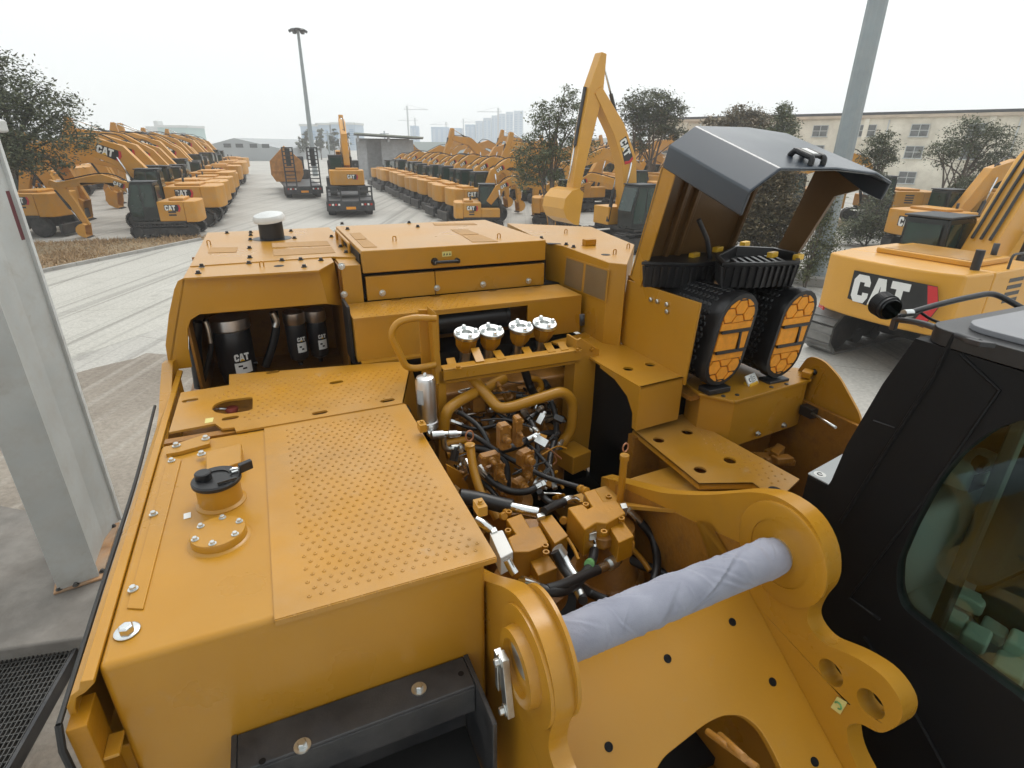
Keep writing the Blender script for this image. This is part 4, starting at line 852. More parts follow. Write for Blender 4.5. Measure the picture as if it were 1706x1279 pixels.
def air_cleaner(v, w, hx, hz, u0, lean):
    T_ = lambda x, z, y=0.0: P(u0 + y, v + x + z * lean, w + z)
    mb = MB(); ov = oval(0, 0, hx, hz)
    sec = [(0.0, .84), (0.0, .97), (.02, 1.0), (.07, 1.0), (.09, .95), (.62, .95)]; vs = []; fs = []
    for y, s_ in sec: vs += [T_(x * s_, z * s_, y) for x, z in ov]
    n = len(ov)
    for i in range(len(sec) - 1):
        for k in range(n): k2 = (k + 1) % n; fs.append((i * n + k, i * n + k2, (i + 1) * n + k2, (i + 1) * n + k))
    fs.append(tuple(reversed(range((len(sec) - 1) * n, len(sec) * n))))
    mb.add(vs, fs, True)
    o = mb.build('air_cleaner', 'black_plastic', abase)
    # raised honeycomb on the shell
    hb = MB()
    per = []
    for k in range(n):
        k2 = (k + 1) % n; per.append((Vector((ov[k][0], 0, ov[k][1])), Vector((ov[k2][0], 0, ov[k2][1]))))
    tot = 0
    for a, b in per:
        L_ = (b - a).length; m_ = max(1, int(L_ / .034))
        for i in range(m_):
            t = (i + .5) / m_; c = a.lerp(b, t) * .955; tot += 1; nn = Vector((b.z - a.z, 0, -(b.x - a.x))).normalized(); tt = (b - a).normalized()
            for j in range(9):
                y = .12 + j * .036 + (.018 if tot % 2 else 0)
                cc = Vector((c.x, y, c.z)); vs = []
                for s_, h in ((.017, 0), (.012, .005)):
                    for q in range(6):
                        p = cc + tt * (s_ * math.cos(R(60 * q))) + Vector((0, s_ * math.sin(R(60 * q)), 0)) + nn * h; vs.append(T_(p.x, p.z, p.y))
                hb.add(vs, [(q, (q + 1) % 6, 6 + (q + 1) % 6, 6 + q) for q in range(6)] + [(6, 7, 8, 9, 10, 11)])
    hb.build('honeycomb_shell', 'black_plastic', o)
    pl = MB(); pl.plate([T_(x * .85, z * .85, .008) for x, z in ov], YU * .01); g = pl.build('filter_recess', 'casting', o)
    ix, iz = hx * .80, hz * .88; inn = oval(0, 0, ix, iz, 8); zb = (hz - hx) * .80
    cells = []
    for sgn in (1, -1):
        reg = [(x, z) for x, z in inn if z * sgn > zb * .5]; z1 = zb * 1.0
        lim = [(-ix, sgn * z1), (ix, sgn * z1), (ix, sgn * iz), (-ix, sgn * iz)] if sgn > 0 else [(-ix, -iz), (ix, -iz), (ix, -z1), (-ix, -z1)]
        r_ = ix * .40
        for i in range(-3, 4):
            for j in range(-1, 5):
                cx_ = i * r_ * 1.5 * 1.08; cz_ = sgn * (z1 + j * r_ * 1.87 + (r_ * .93 if i % 2 else 0))
                c_ = clip(hexagon(cx_, cz_, r_ * .95), lim); c_ = clip(c_, inn) if len(c_) > 2 else c_
                if len(c_) > 2: cells.append(c_)
        z2 = zb * .62
        bar = [(-ix, sgn * z2), (ix, sgn * z2), (ix, sgn * z1 * .96), (-ix, sgn * z1 * .96)]
        if sgn < 0: bar = bar[::-1]
        c_ = clip(bar, inn); cells.append(c_)
    z3 = zb * .46
    cells.append([(-ix * .96, -z3), (ix * .36, -z3), (ix * .36, z3), (-ix * .96, z3)])
    cells.append([(ix * .54, -z3), (ix * .97, -z3), (ix * .97, z3), (ix * .54, z3)])
    for c_ in cells:
        ar = abs(sum(c_[i - 1][0] * c_[i][1] - c_[i][0] * c_[i - 1][1] for i in range(len(c_)))) / 2
        if ar < 6e-5: continue
        mb = MB(); mb.plate([T_(x, z, -.004) for x, z in c_], YU * .012); mb.build('filter_cell', 'orange_media', g)
    for z in (zb * .54, -zb * .54):
        mb = MB(); a, b = T_(-ix * .9, z, -.008), T_(ix * 1.08, z, -.008); mb.obox((a + b) / 2, (b - a), YU, ZU, (b - a).length / 2, .006, .010); mb.build('grille_bar', 'black_plastic', o, .002)
    mb = MB(); a, b = T_(ix * .45, -z3 * 1.1, -.008), T_(ix * .45, z3 * 1.1, -.008); mb.obox((a + b) / 2, ZU, YU, XV, (b - a).length / 2, .005, .008); mb.build('grille_bar', 'black_plastic', o, .002)
    mb = MB(); mb.obox(T_(0, -hz - .02, .02), XV, YU, ZU, .09, .05, .018); mb.build('cleaner_foot', 'black_plastic', o, .006)
air_cleaner(2.555, -1.105, .150, .30, 2.45, .17)
air_cleaner(3.07, -1.13, .150, .30, 2.45, .17)
nb_ = MB(); nc = S(1252, 632, w=-1.42); nb_.obox(nc, Vector((1, .25, 0)), Vector((-.1, .6, .8)), Vector((0, -.8, .6)), .058, .036, .006); nbo = nb_.build('number_plate', 'label_white', abase, .003)
for dx, m_ in ((-.026, 'label_black'), (.0, 'trim_grey'), (.026, 'black_steel')):
    mb = MB(); d = Vector((1, .25, 0)).normalized(); fz = Vector((0, -.8, .6)); uz = Vector((-.1, .6, .8)).normalized()
    if m_ == 'trim_grey': mb.obox(nc + fz * .0065, d, uz, fz, .012, .026, .001)
    elif m_ == 'label_black':
        mb.tube([nc + d * (dx + .009 * math.cos(t)) + uz * (.011 * math.sin(t)) + fz * .007 for t in [1 + 4.3 * i / 8 for i in range(9)]], .003, 5)
    else:
        for j in range(3): mb.obox(nc + d * dx + uz * (.012 * (j - 1)) + fz * .0065, d, uz, fz, .010, .002, .0008)
    mb.build('plate_print', m_, nbo)
nb2 = MB(); nb2.obox(nc - ZU * .032, Vector((1, .25, 0)), YU, ZU, .05, .03, .018); nb2.build('plate_bracket', 'latch', abase, .004)
for px in ((1180, 632), (1345, 622)):
    c = S(*px, w=-1.42); mb = MB(); mb.obox(c, Vector((1, .5, 0)), Vector((-.5, 1, 0)), ZU, .045, .03, .022); mb.build('hold_clamp', 'casting_light', abase, .006)
    mb = MB(); mb.lathe(c + Vector((.05, 0, .0)), Vector((1, -.4, .2)), [(.022, 0), (.025, .02), (.014, .04)], 12); mb.build('clamp_knob', 'black_plastic', abase)
# pre-cleaner trays on top
def tray(poly, wt, h, name, open_):
    n = len(poly); mb = MB()
    top = SS(poly, w=wt); c = sum(top, Vector()) / n
    def ringp(s_, z): return [c + (p - c) * s_ + ZU * z for p in top]
    secs = [ringp(.90, -h), ringp(.97, -.02), ringp(1.03, -.02), ringp(1.03, 0), ringp(.93, 0)] + ([ringp(.90, -.07)] if open_ else [])
    vs = [p for s_ in secs for p in s_]; fs = []
    for i in range(len(secs) - 1):
        for k in range(n): k2 = (k + 1) % n; fs.append((i * n + k, i * n + k2, (i + 1) * n + k2, (i + 1) * n + k))
    fs.append(tuple(range((len(secs) - 1) * n, len(secs) * n))); fs.append(tuple(reversed(range(n))))
    mb.add(vs, fs); o = mb.build(name, 'black_plastic', abase, .004)
    rb = MB()
    for k in range(n):
        k2 = (k + 1) % n; a, b = secs[1][k] - ZU * .01, secs[1][k2] - ZU * .01; L_ = (b - a).length; m_ = int(L_ / .042)
        d = (b - a).normalized(); out = d.cross(ZU); out = out if out.dot((a + b) / 2 - c) > 0 else -out
        for i in range(m_):
            p = a.lerp(b, (i + .5) / m_); q = p - ZU * (h - .03) - out * .02
            rb.obox((p + q) / 2 + out * .006, (q - p), d, out, (p - q).length / 2, .008, .010)
    rb.build('tray_rib', 'black_plastic', o, .002)
    if open_:
        for i in range(7):
            t = -.6 + i * .2; mb = MB(); p = c + (top[0] - c) * .0 + Vector((t * .30, 0, -.05)); mb.obox(p, Vector((.5, 1, 0)), Vector((1, -.5, 0)), ZU, .11, .012, .02); mb.build('tray_vane', 'black_plastic', o, .003)
    return o
t1 = tray([(1071, 436), (1092, 424), (1165, 419), (1196, 424), (1198, 434), (1160, 438)], -.70, .17, 'precleaner', False)
t2 = tray([(1194, 425), (1225, 409), (1290, 412), (1328, 420), (1332, 434), (1272, 437), (1205, 437)], -.66, .165, 'precleaner', True)
for px, py, w, par in ((1157, 425, -.69, t1), (1196, 415, -.66, t2), (1241, 406, -.66, t2), (1287, 424, -.65, t2), (1330, 428, -.66, t2)):
    c = S(px, py, w=w); mb = MB(); mb.obox(c, Vector((1, .3, 0)), Vector((-.3, 1, 0)), ZU, .042, .02, .018); mb.build('latch', 'latch', par, .006)
mb = MB(); mb.box(2.5, 3.25, 2.34, 3.3, -1.50, -1.47); mb.box(3.25, 3.29, 2.34, 3.40, -1.6, -.85); mb.build('cleaner_compartment', 'casting', root)
# ---- raised engine-intake hood with its dark cap
HG = Vector((0, 3.2, -.83)); TH2 = R(73)
def H(a, v, d): return P(3.2 - a * math.cos(TH2) - d * math.sin(TH2), v, -.83 + a * math.sin(TH2) - d * math.cos(TH2))
capp = [(2.30, .735), (2.30, .87), (2.45, .985), (2.85, .985), (3.20, .955), (3.37, .90), (3.37, .79)]
inp = [(3.35, .79), (3.35, .885), (3.20, .935), (2.85, .965), (2.455, .965), (2.32, .86), (2.32, .735)]
mb = MB(); pr = [H(a, v, 0) for v, a in capp + inp]; e_ = H(0, 0, .72) - H(0, 0, 0); mb.plate(pr, e_); oh = mb.build('raised_hood', 'grey_cap', root, .012, 3)
mb = MB(); q = [H(a, v, .002) for v, a in ((2.33, .72), (2.33, .855), (2.46, .955), (2.85, .955), (3.34, .88), (3.34, .72))]; mb.plate(q, H(0, 0, .012) - H(0, 0, 0)); mb.build('cap_end', 'black_plastic', oh)
hk = [H(.985, 2.74, .68), H(1.02, 2.74, .675), H(1.02, 2.74, .62), H(1.02, 2.74, .55), H(.985, 2.74, .53)]
mb = MB(); mb.tube(rnd([p + XV * -.045 for p in hk], .02), .016, 10); mb.tube(rnd([p + XV * .045 for p in hk], .02), .016, 10); ce = H(1.022, 2.74, .605); mb.obox(ce, XV, H(0, 0, 1) - H(0, 0, 0), H(1, 0, 0) - H(0, 0, 0), .058, .06, .008)
mb.build('hood_handle', 'black_plastic', oh, .004); mb = MB(); mb.obox(H(1.032, 2.74, .605), XV, H(0, 0, 1) - H(0, 0, 0), H(1, 0, 0) - H(0, 0, 0), .020, .042, .002); mb.build('handle_label', 'label_white', oh)
hd0 = H(0, 2.3, 0); hnn = (H(0, 0, 1) - H(0, 0, 0)).normalized(); vR = onplane(1221, 405, hd0, hnn).x + BASE_V; vR2 = onplane(1268, 306, hd0, hnn).x + BASE_V
mb = MB(); mb.plate([H(a, v, 0) for v, a in ((2.30, 0), (vR, 0), (vR2, .90), (2.46, .955), (2.30, .76))], H(0, 0, .01) - H(0, 0, 0)); mb.build('hood_back', 'hood_shade', oh)
mb = MB(); mb.plate([H(a, 2.30, d) for a, d in ((-.02, -.01), (.74, -.01), (.74, .13), (-.02, .13))], XV * .01); mb.build('hood_lip', 'yellow', oh)
mb = MB(); mb.plate([H(a, 3.37, d) for a, d in ((.02, .20), (.86, .22), (.80, .57), (.70, .43), (.02, .335))], XV * -.025); mb.build('hood_side', 'hood_shade', oh)
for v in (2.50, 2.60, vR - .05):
    mb = MB(); mb.plate([H(.03, v, .011), H(.78, v, .011), H(.78, v, .05), H(.03, v, .05)], XV * .03); mb.build('hood_rib', 'hood_shade', oh, .006)
MB().tube([S(1183, 432, u=2.95), S(1178, 398, u=2.95), S(1164, 366, u=2.95)], .016, 10).build('gas_strut', 'black_steel', oh)
# ---- right fender panel
fp = rnd(SS([(1347, 592), (1372, 600), (1398, 628), (1433, 692), (1440, 760), (1320, 815), (1312, 640)], v=3.32), .05, 4, True)
mb = MB(); mb.plate(fp, XV * .018); fen = mb.build('fender_panel', 'yellow', root, .004)
q = SS([(1366, 612), (1373, 616), (1345, 680), (1325, 745), (1318, 742), (1340, 670)], v=3.31); mb = MB(); mb.plate(q, XV * .012); mb.build('fender_rib', 'yellow', fen)
MB().tube([S(1346, 684, v=3.24), S(1392, 712, v=3.10)], .009, 8).build('latch_rod', 'zinc', fen)
mb = MB(); mb.obox(S(1350, 684, v=3.26), XV, YU, ZU, .05, .05, .035); mb.build('latch_body', 'black_plastic', fen, .006)
MB().box(.2, 2.6, 3.27, 3.30, -2.65, -1.62).build('side_skirt', 'casting', root)
mb = MB(); mb.box(.2, 3.2, 1.75, 3.3, -2.65, -2.6); mb.box(2.6, 2.64, 2.4, 3.3, -2.6, -1.8); mb.build('lower_frame', 'casting', root)
# ---- cab
CV = 2.0
prof = SS([(1525, 563), (1470, 640), (1410, 742), (1385, 800), (1352, 850), (1342, 930), (1338, 1050)], v=CV)
b0 = prof[-1]; prof += [Vector((b0.x, b0.y - .03, CAMH - 2.75)), P(-.75, CV, -2.75), P(-.75, CV, -1.6), P(-.35, CV, -.62)]
prof[0].z = CAMH - .60
wpx = SS([(1706, 697), (1650, 718), (1600, 755), (1558, 805), (1518, 880), (1495, 935), (1493, 980), (1503, 1013), (1600, 1089), (1706, 1167)], v=CV)
wpx += [P(.05, CV, -1.78), P(-.25, CV, -1.5), P(-.15, CV, -.80), P(.3, CV, -.70)]
wwin = rnd(wpx, .03, 3, True)
mb = MB(); mb.plate(prof, XV * .05, [wwin]); cab = mb.build('cab', 'black_matte', root, .015, 3)
mb = MB(); mb.plate(prof, XV * .03, [[p.copy() for p in wwin]])
for p in range(len(mb.v)): mb.v[p] = (mb.v[p][0] + .92, mb.v[p][1], mb.v[p][2])
mb.build('cab_side', 'black_matte', cab, .008)
ins = [p + (sum(wwin, Vector()) / len(wwin) - p) * -.01 for p in wwin]
mb = MB(); mb.plate([p + XV * .02 for p in ins], XV * .005); mb.build('side_window', 'cab_glass', cab)
mb = MB(); mb.plate([p + XV * .935 for p in ins], XV * .005); mb.build('door_window', 'cab_glass', cab)
mb = MB(); mb.box(-.75, 1.15, CV + .05, CV + .92, -2.75, -2.0); mb.build('cab_floor', 'trim_grey', cab)
pr = [P(p.y + BASE_U, CV + .05, p.z - CAMH) for p in prof[:7]]; mb = MB()
for a, b in zip(pr, pr[1:]): mb.hexa([a, b, b + Vector((0, -.03, 0)), a + Vector((0, -.03, 0))], [a + XV * .87, b + XV * .87, b + Vector((.87, -.03, 0)), a + Vector((.87, -.03, 0))])
mb.build('cab_rear', 'black_matte', cab)
rf = MB(); rf.plate(rnd([P(1.10, CV - .005, -.60), P(1.12, CV + .97, -.60), P(-.35, CV + .97, -.60), P(-.35, CV - .005, -.60)], .10, 5, True), ZU * .055, [[P(.36, CV + .10, -.60), P(.36, CV + .86, -.60), P(-.28, CV + .86, -.60), P(-.28, CV + .10, -.60)]]); rf.build('cab_roof_rim', 'black_plastic', cab, .02, 3)
rf = MB(); rf.plate(rnd([P(1.03, CV + .06, -.546), P(1.05, CV + .92, -.546), P(.42, CV + .92, -.546), P(.42, CV + .06, -.546)], .10, 5, True), ZU * .02); roof = rf.build('cab_roof', 'roof_grey', cab, .01, 3)
mb = MB(); mb.box(-.30, .38, CV + .08, CV + .88, -.542, -.536); mb.build('roof_hatch', 'cab_glass', cab)
mb = MB(); mb.box(.72, .735, CV + .08, CV + .90, -.5262, -.522); mb.build('roof_seam', 'black_matte', roof)
def ln(pts, name, r=.004, m='black_plastic', v=CV - .002): MB().tube([S(x, y, v=v) for x, y in pts], r, 6).build(name, m, cab)
ln([(1600, 590), (1665, 650), (1540, 830), (1415, 995), (1466, 1032)], 'panel_seam', .006, 'black_matte')
ln([(1415, 995), (1466, 1032)], 'panel_edge', .0028, 'black_steel', CV - .004)
ln([(1590, 556), (1560, 620), (1470, 760), (1400, 870)], 'panel_seam', .008, 'black_matte')
ln([(1455, 700), (1490, 712)], 'panel_edge', .002, 'black_steel', CV - .003)
ln([(1440, 1060), (1520, 1180), (1580, 1290)], 'panel_seam', .006, 'black_matte')
# cab interior
seat = MB().box(.30, .82, CV + .36, CV + .82, -1.75, -1.60).build('cab_seat', 'seat_fabric', cab, .05, 3)
MB().box(.80, .93, CV + .38, CV + .80, -1.62, -1.02).build('seat_back', 'seat_fabric', seat, .06, 3); MB().box(.84, .93, CV + .48, CV + .70, -1.0, -.80).build('headrest', 'seat_fabric', seat, .04, 3)
MB().box(.98, 1.10, CV + .10, CV + .86, -2.0, -1.28).build('rear_console', 'trim_grey', cab, .04, 3)
c = S(1612, 792, v=CV + .55); con = MB().box(c.y + BASE_U - .05, c.y + BASE_U + .05, c.x + BASE_V - .10, c.x + BASE_V + .12, c.z - CAMH - .35, c.z - CAMH + .10).build('monitor_console', 'trim_grey', cab, .03, 3)
mb = MB(); mb.box(c.y + BASE_U - .056, c.y + BASE_U - .052, c.x + BASE_V - .075, c.x + BASE_V + .06, c.z - CAMH - .12, c.z - CAMH + .05); mb.build('console_screen', 'window_dark', con)
MB().lathe(S(1625, 770, v=CV + .5), -YU, [(.035, 0), (.035, .03), (.02, .04)], 16).build('air_vent', 'black_plastic', con)
for i, (px, py, dv, hx, hy) in enumerate(((1625, 1062, .20, .05, .04), (1590, 1035, .22, .045, .035), (1680, 1115, .20, .06, .045), (1655, 1050, .34, .05, .04), (1700, 1075, .30, .05, .04), (1615, 1000, .36, .04, .05))):
    c = S(px, py, v=CV + dv); mb = MB(); mb.obox(c, Vector((1, .3, 0)), Vector((-.3, 1, 0)), ZU, hx, hy, .03); mb.build('control_panel', 'trim_green', cab, .012)
c = S(1560, 1010, v=CV + .35); mb = MB(); mb.obox(c, Vector((1, .2, 0)), Vector((-.2, 1, .4)), Vector((0, -.4, 1)), .14, .10, .02); mb.build('side_console', 'trim_grey', cab, .02)
mb = MB(); mb.box(.76, .80, CV + .05, CV + .10, -2.0, -.62); mb.build('cab_pillar', 'black_plastic', cab, .01)
MB().tube(smooth([P(.2, CV + .2, -1.62), P(.17, CV + .2, -1.45), P(.18, CV + .2, -1.36)]), .016, 8).build('joystick', 'black_plastic', cab)
# grey-topped box behind the cab, work lamp on its bracket
gb = SS([(1345, 790), (1408, 755), (1420, 812), (1386, 812)], w=-1.50); mb = MB(); mb.plate(gb, -ZU * .62); gbx = mb.build('side_box', 'black_matte', root, .01)
mb = MB(); mb.plate([p + ZU * .001 for p in gb], ZU * .008); mb.build('box_lid', 'trim_grey', gbx, .006)
p = S(1366, 790, w=-1.491); lb = MB().lathe(p, ZU, [(.028, 0), (.028, .001)], 20).build('round_sticker', 'label_white', gbx); mb = MB(); mb.tube([p + Vector((.012 * math.cos(t), .012 * math.sin(t), .002)) for t in [5 * i / 8 for i in range(9)]], .0025, 5); mb.build('sticker_mark', 'label_black', lb)
run('wire_lead', 'copper', [(1395, 855), (1370, 870), (1364, 882), (1376, 886), (1388, 880)], .004, lambda x, y: (x, y), u=1.25)
lc = S(1474, 509, u=1.42); lam = MB(); d = Vector((-.35, -.9, -.1)).normalized(); LK = .52
lam.lathe(lc - d * .06 * LK, d, [(a * LK, b * LK) for a, b in [(.05, 0), (.085, .02), (.085, .09), (.09, .10), (.09, .13), (.05, .135)]], 24)
for i in range(6): lam.lathe(lc - d * (.055 - i * .018) * LK, d, [(.098 * LK, 0), (.098 * LK, .006 * LK)], 24)
lm = lam.build('work_lamp', 'black_plastic', root); MB().lathe(lc + d * .076 * LK, d, [(.08 * LK, 0), (.075 * LK, .006)], 22).build('lamp_lens', 'far_glass', lm)
a, b = S(1492, 532, u=1.42), S(1632, 571, w=-.53)
mb = MB(); mb.tube(smooth([a, a.lerp(b, .35) + ZU * .012, a.lerp(b, .7) + ZU * .006, b]), .012, 8); mb.obox(b, (b - a), Vector((-(b - a).y, (b - a).x, 0)), ZU, .05, .02, .008); mb.obox(a - ZU * .01, (b - a), Vector((0, 0, 1)), XV, .03, .035, .012); mb.build('lamp_bracket', 'black_steel', lm, .003)
MB().tube(smooth([S(1512, 522, u=1.40), S(1560, 508, u=1.38), S(1620, 494, u=1.36), S(1655, 490, u=1.34), S(1690, 506, u=1.28), S(1750, 540, u=1.15)], 6), .0125, 12).build('cab_handrail', 'black_steel', lm)
MB().lathe(S(1512, 522, u=1.40), Vector((1, -.2, 0)), [(.017, -.02), (.017, .02)], 12).build('rail_clamp', 'zinc', lm)
run('lamp_cable', 'hydraulic_hose', [(1530, 518), (1552, 532), (1575, 540), (1600, 548), (1615, 560)], .006, lambda x, y: (x, y), us=[1.40, 1.38, 1.36, 1.34, 1.32])
# ---- undercarriage below the deck
mb = MB(); mb.box(1.0, 6.0, -.55, 2.8, -3.2, -2.76); mb.build('main_frame', 'yellow', root, .02)
mb = MB(); mb.lathe(P(3.0, 1.13, -3.6), ZU, [(.75, 0), (.75, .4)], 30); mb.box(1.6, 4.4, .35, 1.9, -4.0, -3.55); mb.build('car_body', 'casting', root)
for v in (-.45, 2.05):
    mb = MB(); n = 46; LU = 4.6; r_ = .42; per = 2 * LU + 6.2832 * r_
    for i in range(n):
        s_ = per * i / n
        if s_ < LU: c, nn = (0.7 + s_, -4.48 + 2 * r_ + .02), (0, 1)
        elif s_ < LU + 3.1416 * r_: a = (s_ - LU) / r_; nn = (math.sin(a), math.cos(a)); c = (.7 + LU + nn[0] * r_, -4.06 + nn[1] * r_)
        elif s_ < 2 * LU + 3.1416 * r_: c, nn = (.7 + LU - (s_ - LU - 3.1416 * r_), -4.48), (0, -1)
        else: a = (s_ - 2 * LU - 3.1416 * r_) / r_; nn = (-math.sin(a), -math.cos(a)); c = (.7 + nn[0] * r_, -4.06 + nn[1] * r_)
        mb.obox(P(c[0], v + .35, c[1]), XV, Vector((0, nn[1], -nn[0])), Vector((0, nn[0], nn[1])), .35, .095, .018)
    tr = mb.build('crawler_track', 'black_steel', root); MB().box(.7, 5.3, v + .12, v + .58, -4.3, -3.85).build('track_frame', 'yellow', tr, .03)
# ================================================================ GROUND AND SKY
def groundmat(name, base, alt, stain, az=15.0, streak=0.6, bump=0.25, crack=True):
    m, n, l, b = nt(name)
    tc = n.new('ShaderNodeTexCoord'); mp = n.new('ShaderNodeMapping'); mp.inputs['Rotation'].default_value[2] = R(az); mp.inputs['Scale'].default_value = (3.8, .03, 1)
    l.new(tc.outputs['Object'], mp.inputs['Vector'])
    a = n.new('ShaderNodeTexNoise'); a.inputs['Scale'].default_value = .9; a.inputs['Detail'].default_value = 5; a.inputs['Distortion'].default_value = .6; l.new(mp.outputs['Vector'], a.inputs['Vector'])
    c = n.new('ShaderNodeTexNoise'); c.inputs['Scale'].default_value = .18; c.inputs['Detail'].default_value = 9; c.inputs['Roughness'].default_value = .62; l.new(tc.outputs['Object'], c.inputs['Vector'])
    f = n.new('ShaderNodeTexNoise'); f.inputs['Scale'].default_value = 14; f.inputs['Detail'].default_value = 8; l.new(tc.outputs['Object'], f.inputs['Vector'])
    r1 = ramp(n, [(.35, base), (.7, alt)]); l.new(c.outputs['Fac'], r1.inputs['Fac'])
    r2 = ramp(n, [(.52, (0, 0, 0)), (.70, (streak,) * 3)]); l.new(a.outputs['Fac'], r2.inputs['Fac'])
    mx = n.new('ShaderNodeMixRGB'); l.new(r2.outputs['Color'], mx.inputs['Fac']); l.new(r1.outputs['Color'], mx.inputs['Color1']); mx.inputs['Color2'].default_value = (*stain, 1)
    r3 = ramp(n, [(.3, (.80,) * 3), (.75, (1.1,) * 3)]); l.new(f.outputs['Fac'], r3.inputs['Fac'])
    m2 = n.new('ShaderNodeMixRGB'); m2.blend_type = 'MULTIPLY'; m2.inputs['Fac'].default_value = 1; l.new(mx.outputs['Color'], m2.inputs['Color1']); l.new(r3.outputs['Color'], m2.inputs['Color2'])
    o5 = n.new('ShaderNodeTexNoise'); o5.inputs['Scale'].default_value = .55; o5.inputs['Detail'].default_value = 7; o5.inputs['Roughness'].default_value = .6; l.new(tc.outputs['Object'], o5.inputs['Vector'])
    r5 = ramp(n, [(.60, (0, 0, 0)), (.70, (.5,) * 3)]); l.new(o5.outputs['Fac'], r5.inputs['Fac'])
    m5 = n.new('ShaderNodeMixRGB'); l.new(r5.outputs['Color'], m5.inputs['Fac']); l.new(m2.outputs['Color'], m5.inputs['Color1']); m5.inputs['Color2'].default_value = (*[c * .75 for c in stain], 1); m2 = m5
    out = m2
    if crack:
        br = n.new('ShaderNodeTexBrick'); br.offset = 0; br.inputs['Scale'].default_value = 1; br.inputs['Mortar Size'].default_value = .012; br.inputs['Brick Width'].default_value = 5; br.inputs['Row Height'].default_value = 4.5
        br.inputs['Color1'].default_value = br.inputs['Color2'].default_value = (1, 1, 1, 1); br.inputs['Mortar'].default_value = (.55, .53, .5, 1)
        m3 = n.new('ShaderNodeMapping'); m3.inputs['Rotation'].default_value[2] = R(az); l.new(tc.outputs['Object'], m3.inputs['Vector']); l.new(m3.outputs['Vector'], br.inputs['Vector'])
        m4 = n.new('ShaderNodeMixRGB'); m4.blend_type = 'MULTIPLY'; m4.inputs['Fac'].default_value = .8; l.new(m2.outputs['Color'], m4.inputs['Color1']); l.new(br.outputs['Color'], m4.inputs['Color2']); out = m4
    l.new(out.outputs['Color'], b.inputs['Base Color']); b.inputs['Roughness'].default_value = .85; b.inputs['Specular IOR Level'].default_value = .3
    bp = n.new('ShaderNodeBump'); bp.inputs['Strength'].default_value = bump; bp.inputs['Distance'].default_value = .03; l.new(f.outputs['Fac'], bp.inputs['Height']); l.new(bp.outputs['Normal'], b.inputs['Normal'])
    M[name] = m
groundmat('yard_ground', (.42, .405, .37), (.52, .505, .465), (.24, .23, .21), az=21, streak=.7)
groundmat('road_ground', (.45, .435, .39), (.54, .525, .48), (.24, .23, .205), az=-15, streak=.85, crack=True)
groundmat('dirt_ground', (.34, .30, .25), (.12, .095, .072), (.44, .41, .36), az=-15, streak=.55, bump=.8, crack=False)
groundmat('grass_ground', (.25, .19, .115), (.33, .25, .15), (.13, .105, .06), az=10, streak=.5, bump=1.0, crack=False)
def sheet(name, pts, z, m):
    mb = MB(); mb.v = [(p.x, p.y, z) for p in pts]; mb.f = [tuple(range(len(pts)))]; mb.s = [False]
    me_tr = tessellate_polygon([[Vector((p.x, p.y, 0)) for p in pts]]); mb.f = [tuple(t) for t in me_tr]; mb.s = [False] * len(mb.f)
    o = mb.build(name, m); o['kind'] = 'structure'
    for p in o.data.polygons:
        if p.normal.z < 0: p.flip()
    return o
sheet('ground', [Vector((x, y, 0)) for x, y in ((-900, -60), (900, -60), (900, 1500), (-900, 1500))], 0, 'yard_ground')
jr = random.Random(5)
def wob(pts, amp, n=6):
    out = []
    for i, p in enumerate(pts):
        q = pts[(i + 1) % len(pts)]
        for k in range(n): out.append(p.lerp(q, k / n) + Vector((jr.gauss(0, amp), jr.gauss(0, amp), 0)))
    return out
rd = Vector((math.sin(R(15.4)), math.cos(R(15.4)), 0)); rn = Vector((rd.y, -rd.x, 0))
g0 = G(45, 462); 
sheet('road', [g0 + rd * a + rn * b for a, b in ((-20, .12), (9.6, .12), (15, 3), (19, 9), (6, 9.2), (-20, 9.2))], .004, 'road_ground')
sheet('dirt', wob([Vector(p) for p in ((-8.2, 12.2, 0), (-5.2, 12.6, 0), (-2, 10, 0), (-1, 3, 0), (-3.5, -1, 0), (-9, -1, 0), (-12, 3, 0), (-10.3, 8.5, 0))], .18), .008, 'dirt_ground')
gp2 = [G(46, 459), G(335, 400), Vector((-14.2, 29.2, 0)), Vector((-17, 28.6, 0)), Vector((-22, 26.8, 0)), Vector((-27, 25, 0)), Vector((-27, 10, 0)), Vector((-22, 8, 0))]
sheet('verge', gp2, .012, 'grass_ground')
ka, kb = G(46, 459), G(335, 400); kd = (kb - ka).normalized(); ka = ka - kd * 14; mb = MB(); n_ = 24
for i in range(n_):
    p, q = ka.lerp(kb, i / n_), ka.lerp(kb, (i + .985) / n_); mb.obox((p + q) / 2 + ZU * .06, kd, Vector((kd.y, -kd.x, 0)), ZU, (q - p).length / 2, .07, .07)
kerb = mb.build('kerb', 'concrete', None, .01); kerb['kind'] = 'structure'
sheet('dirt_strip', [Vector(p) for p in ((16.5, 36.6, 0), (30, 33.5, 0), (34, 42, 0), (18, 46, 0))], .006, 'grass_ground')
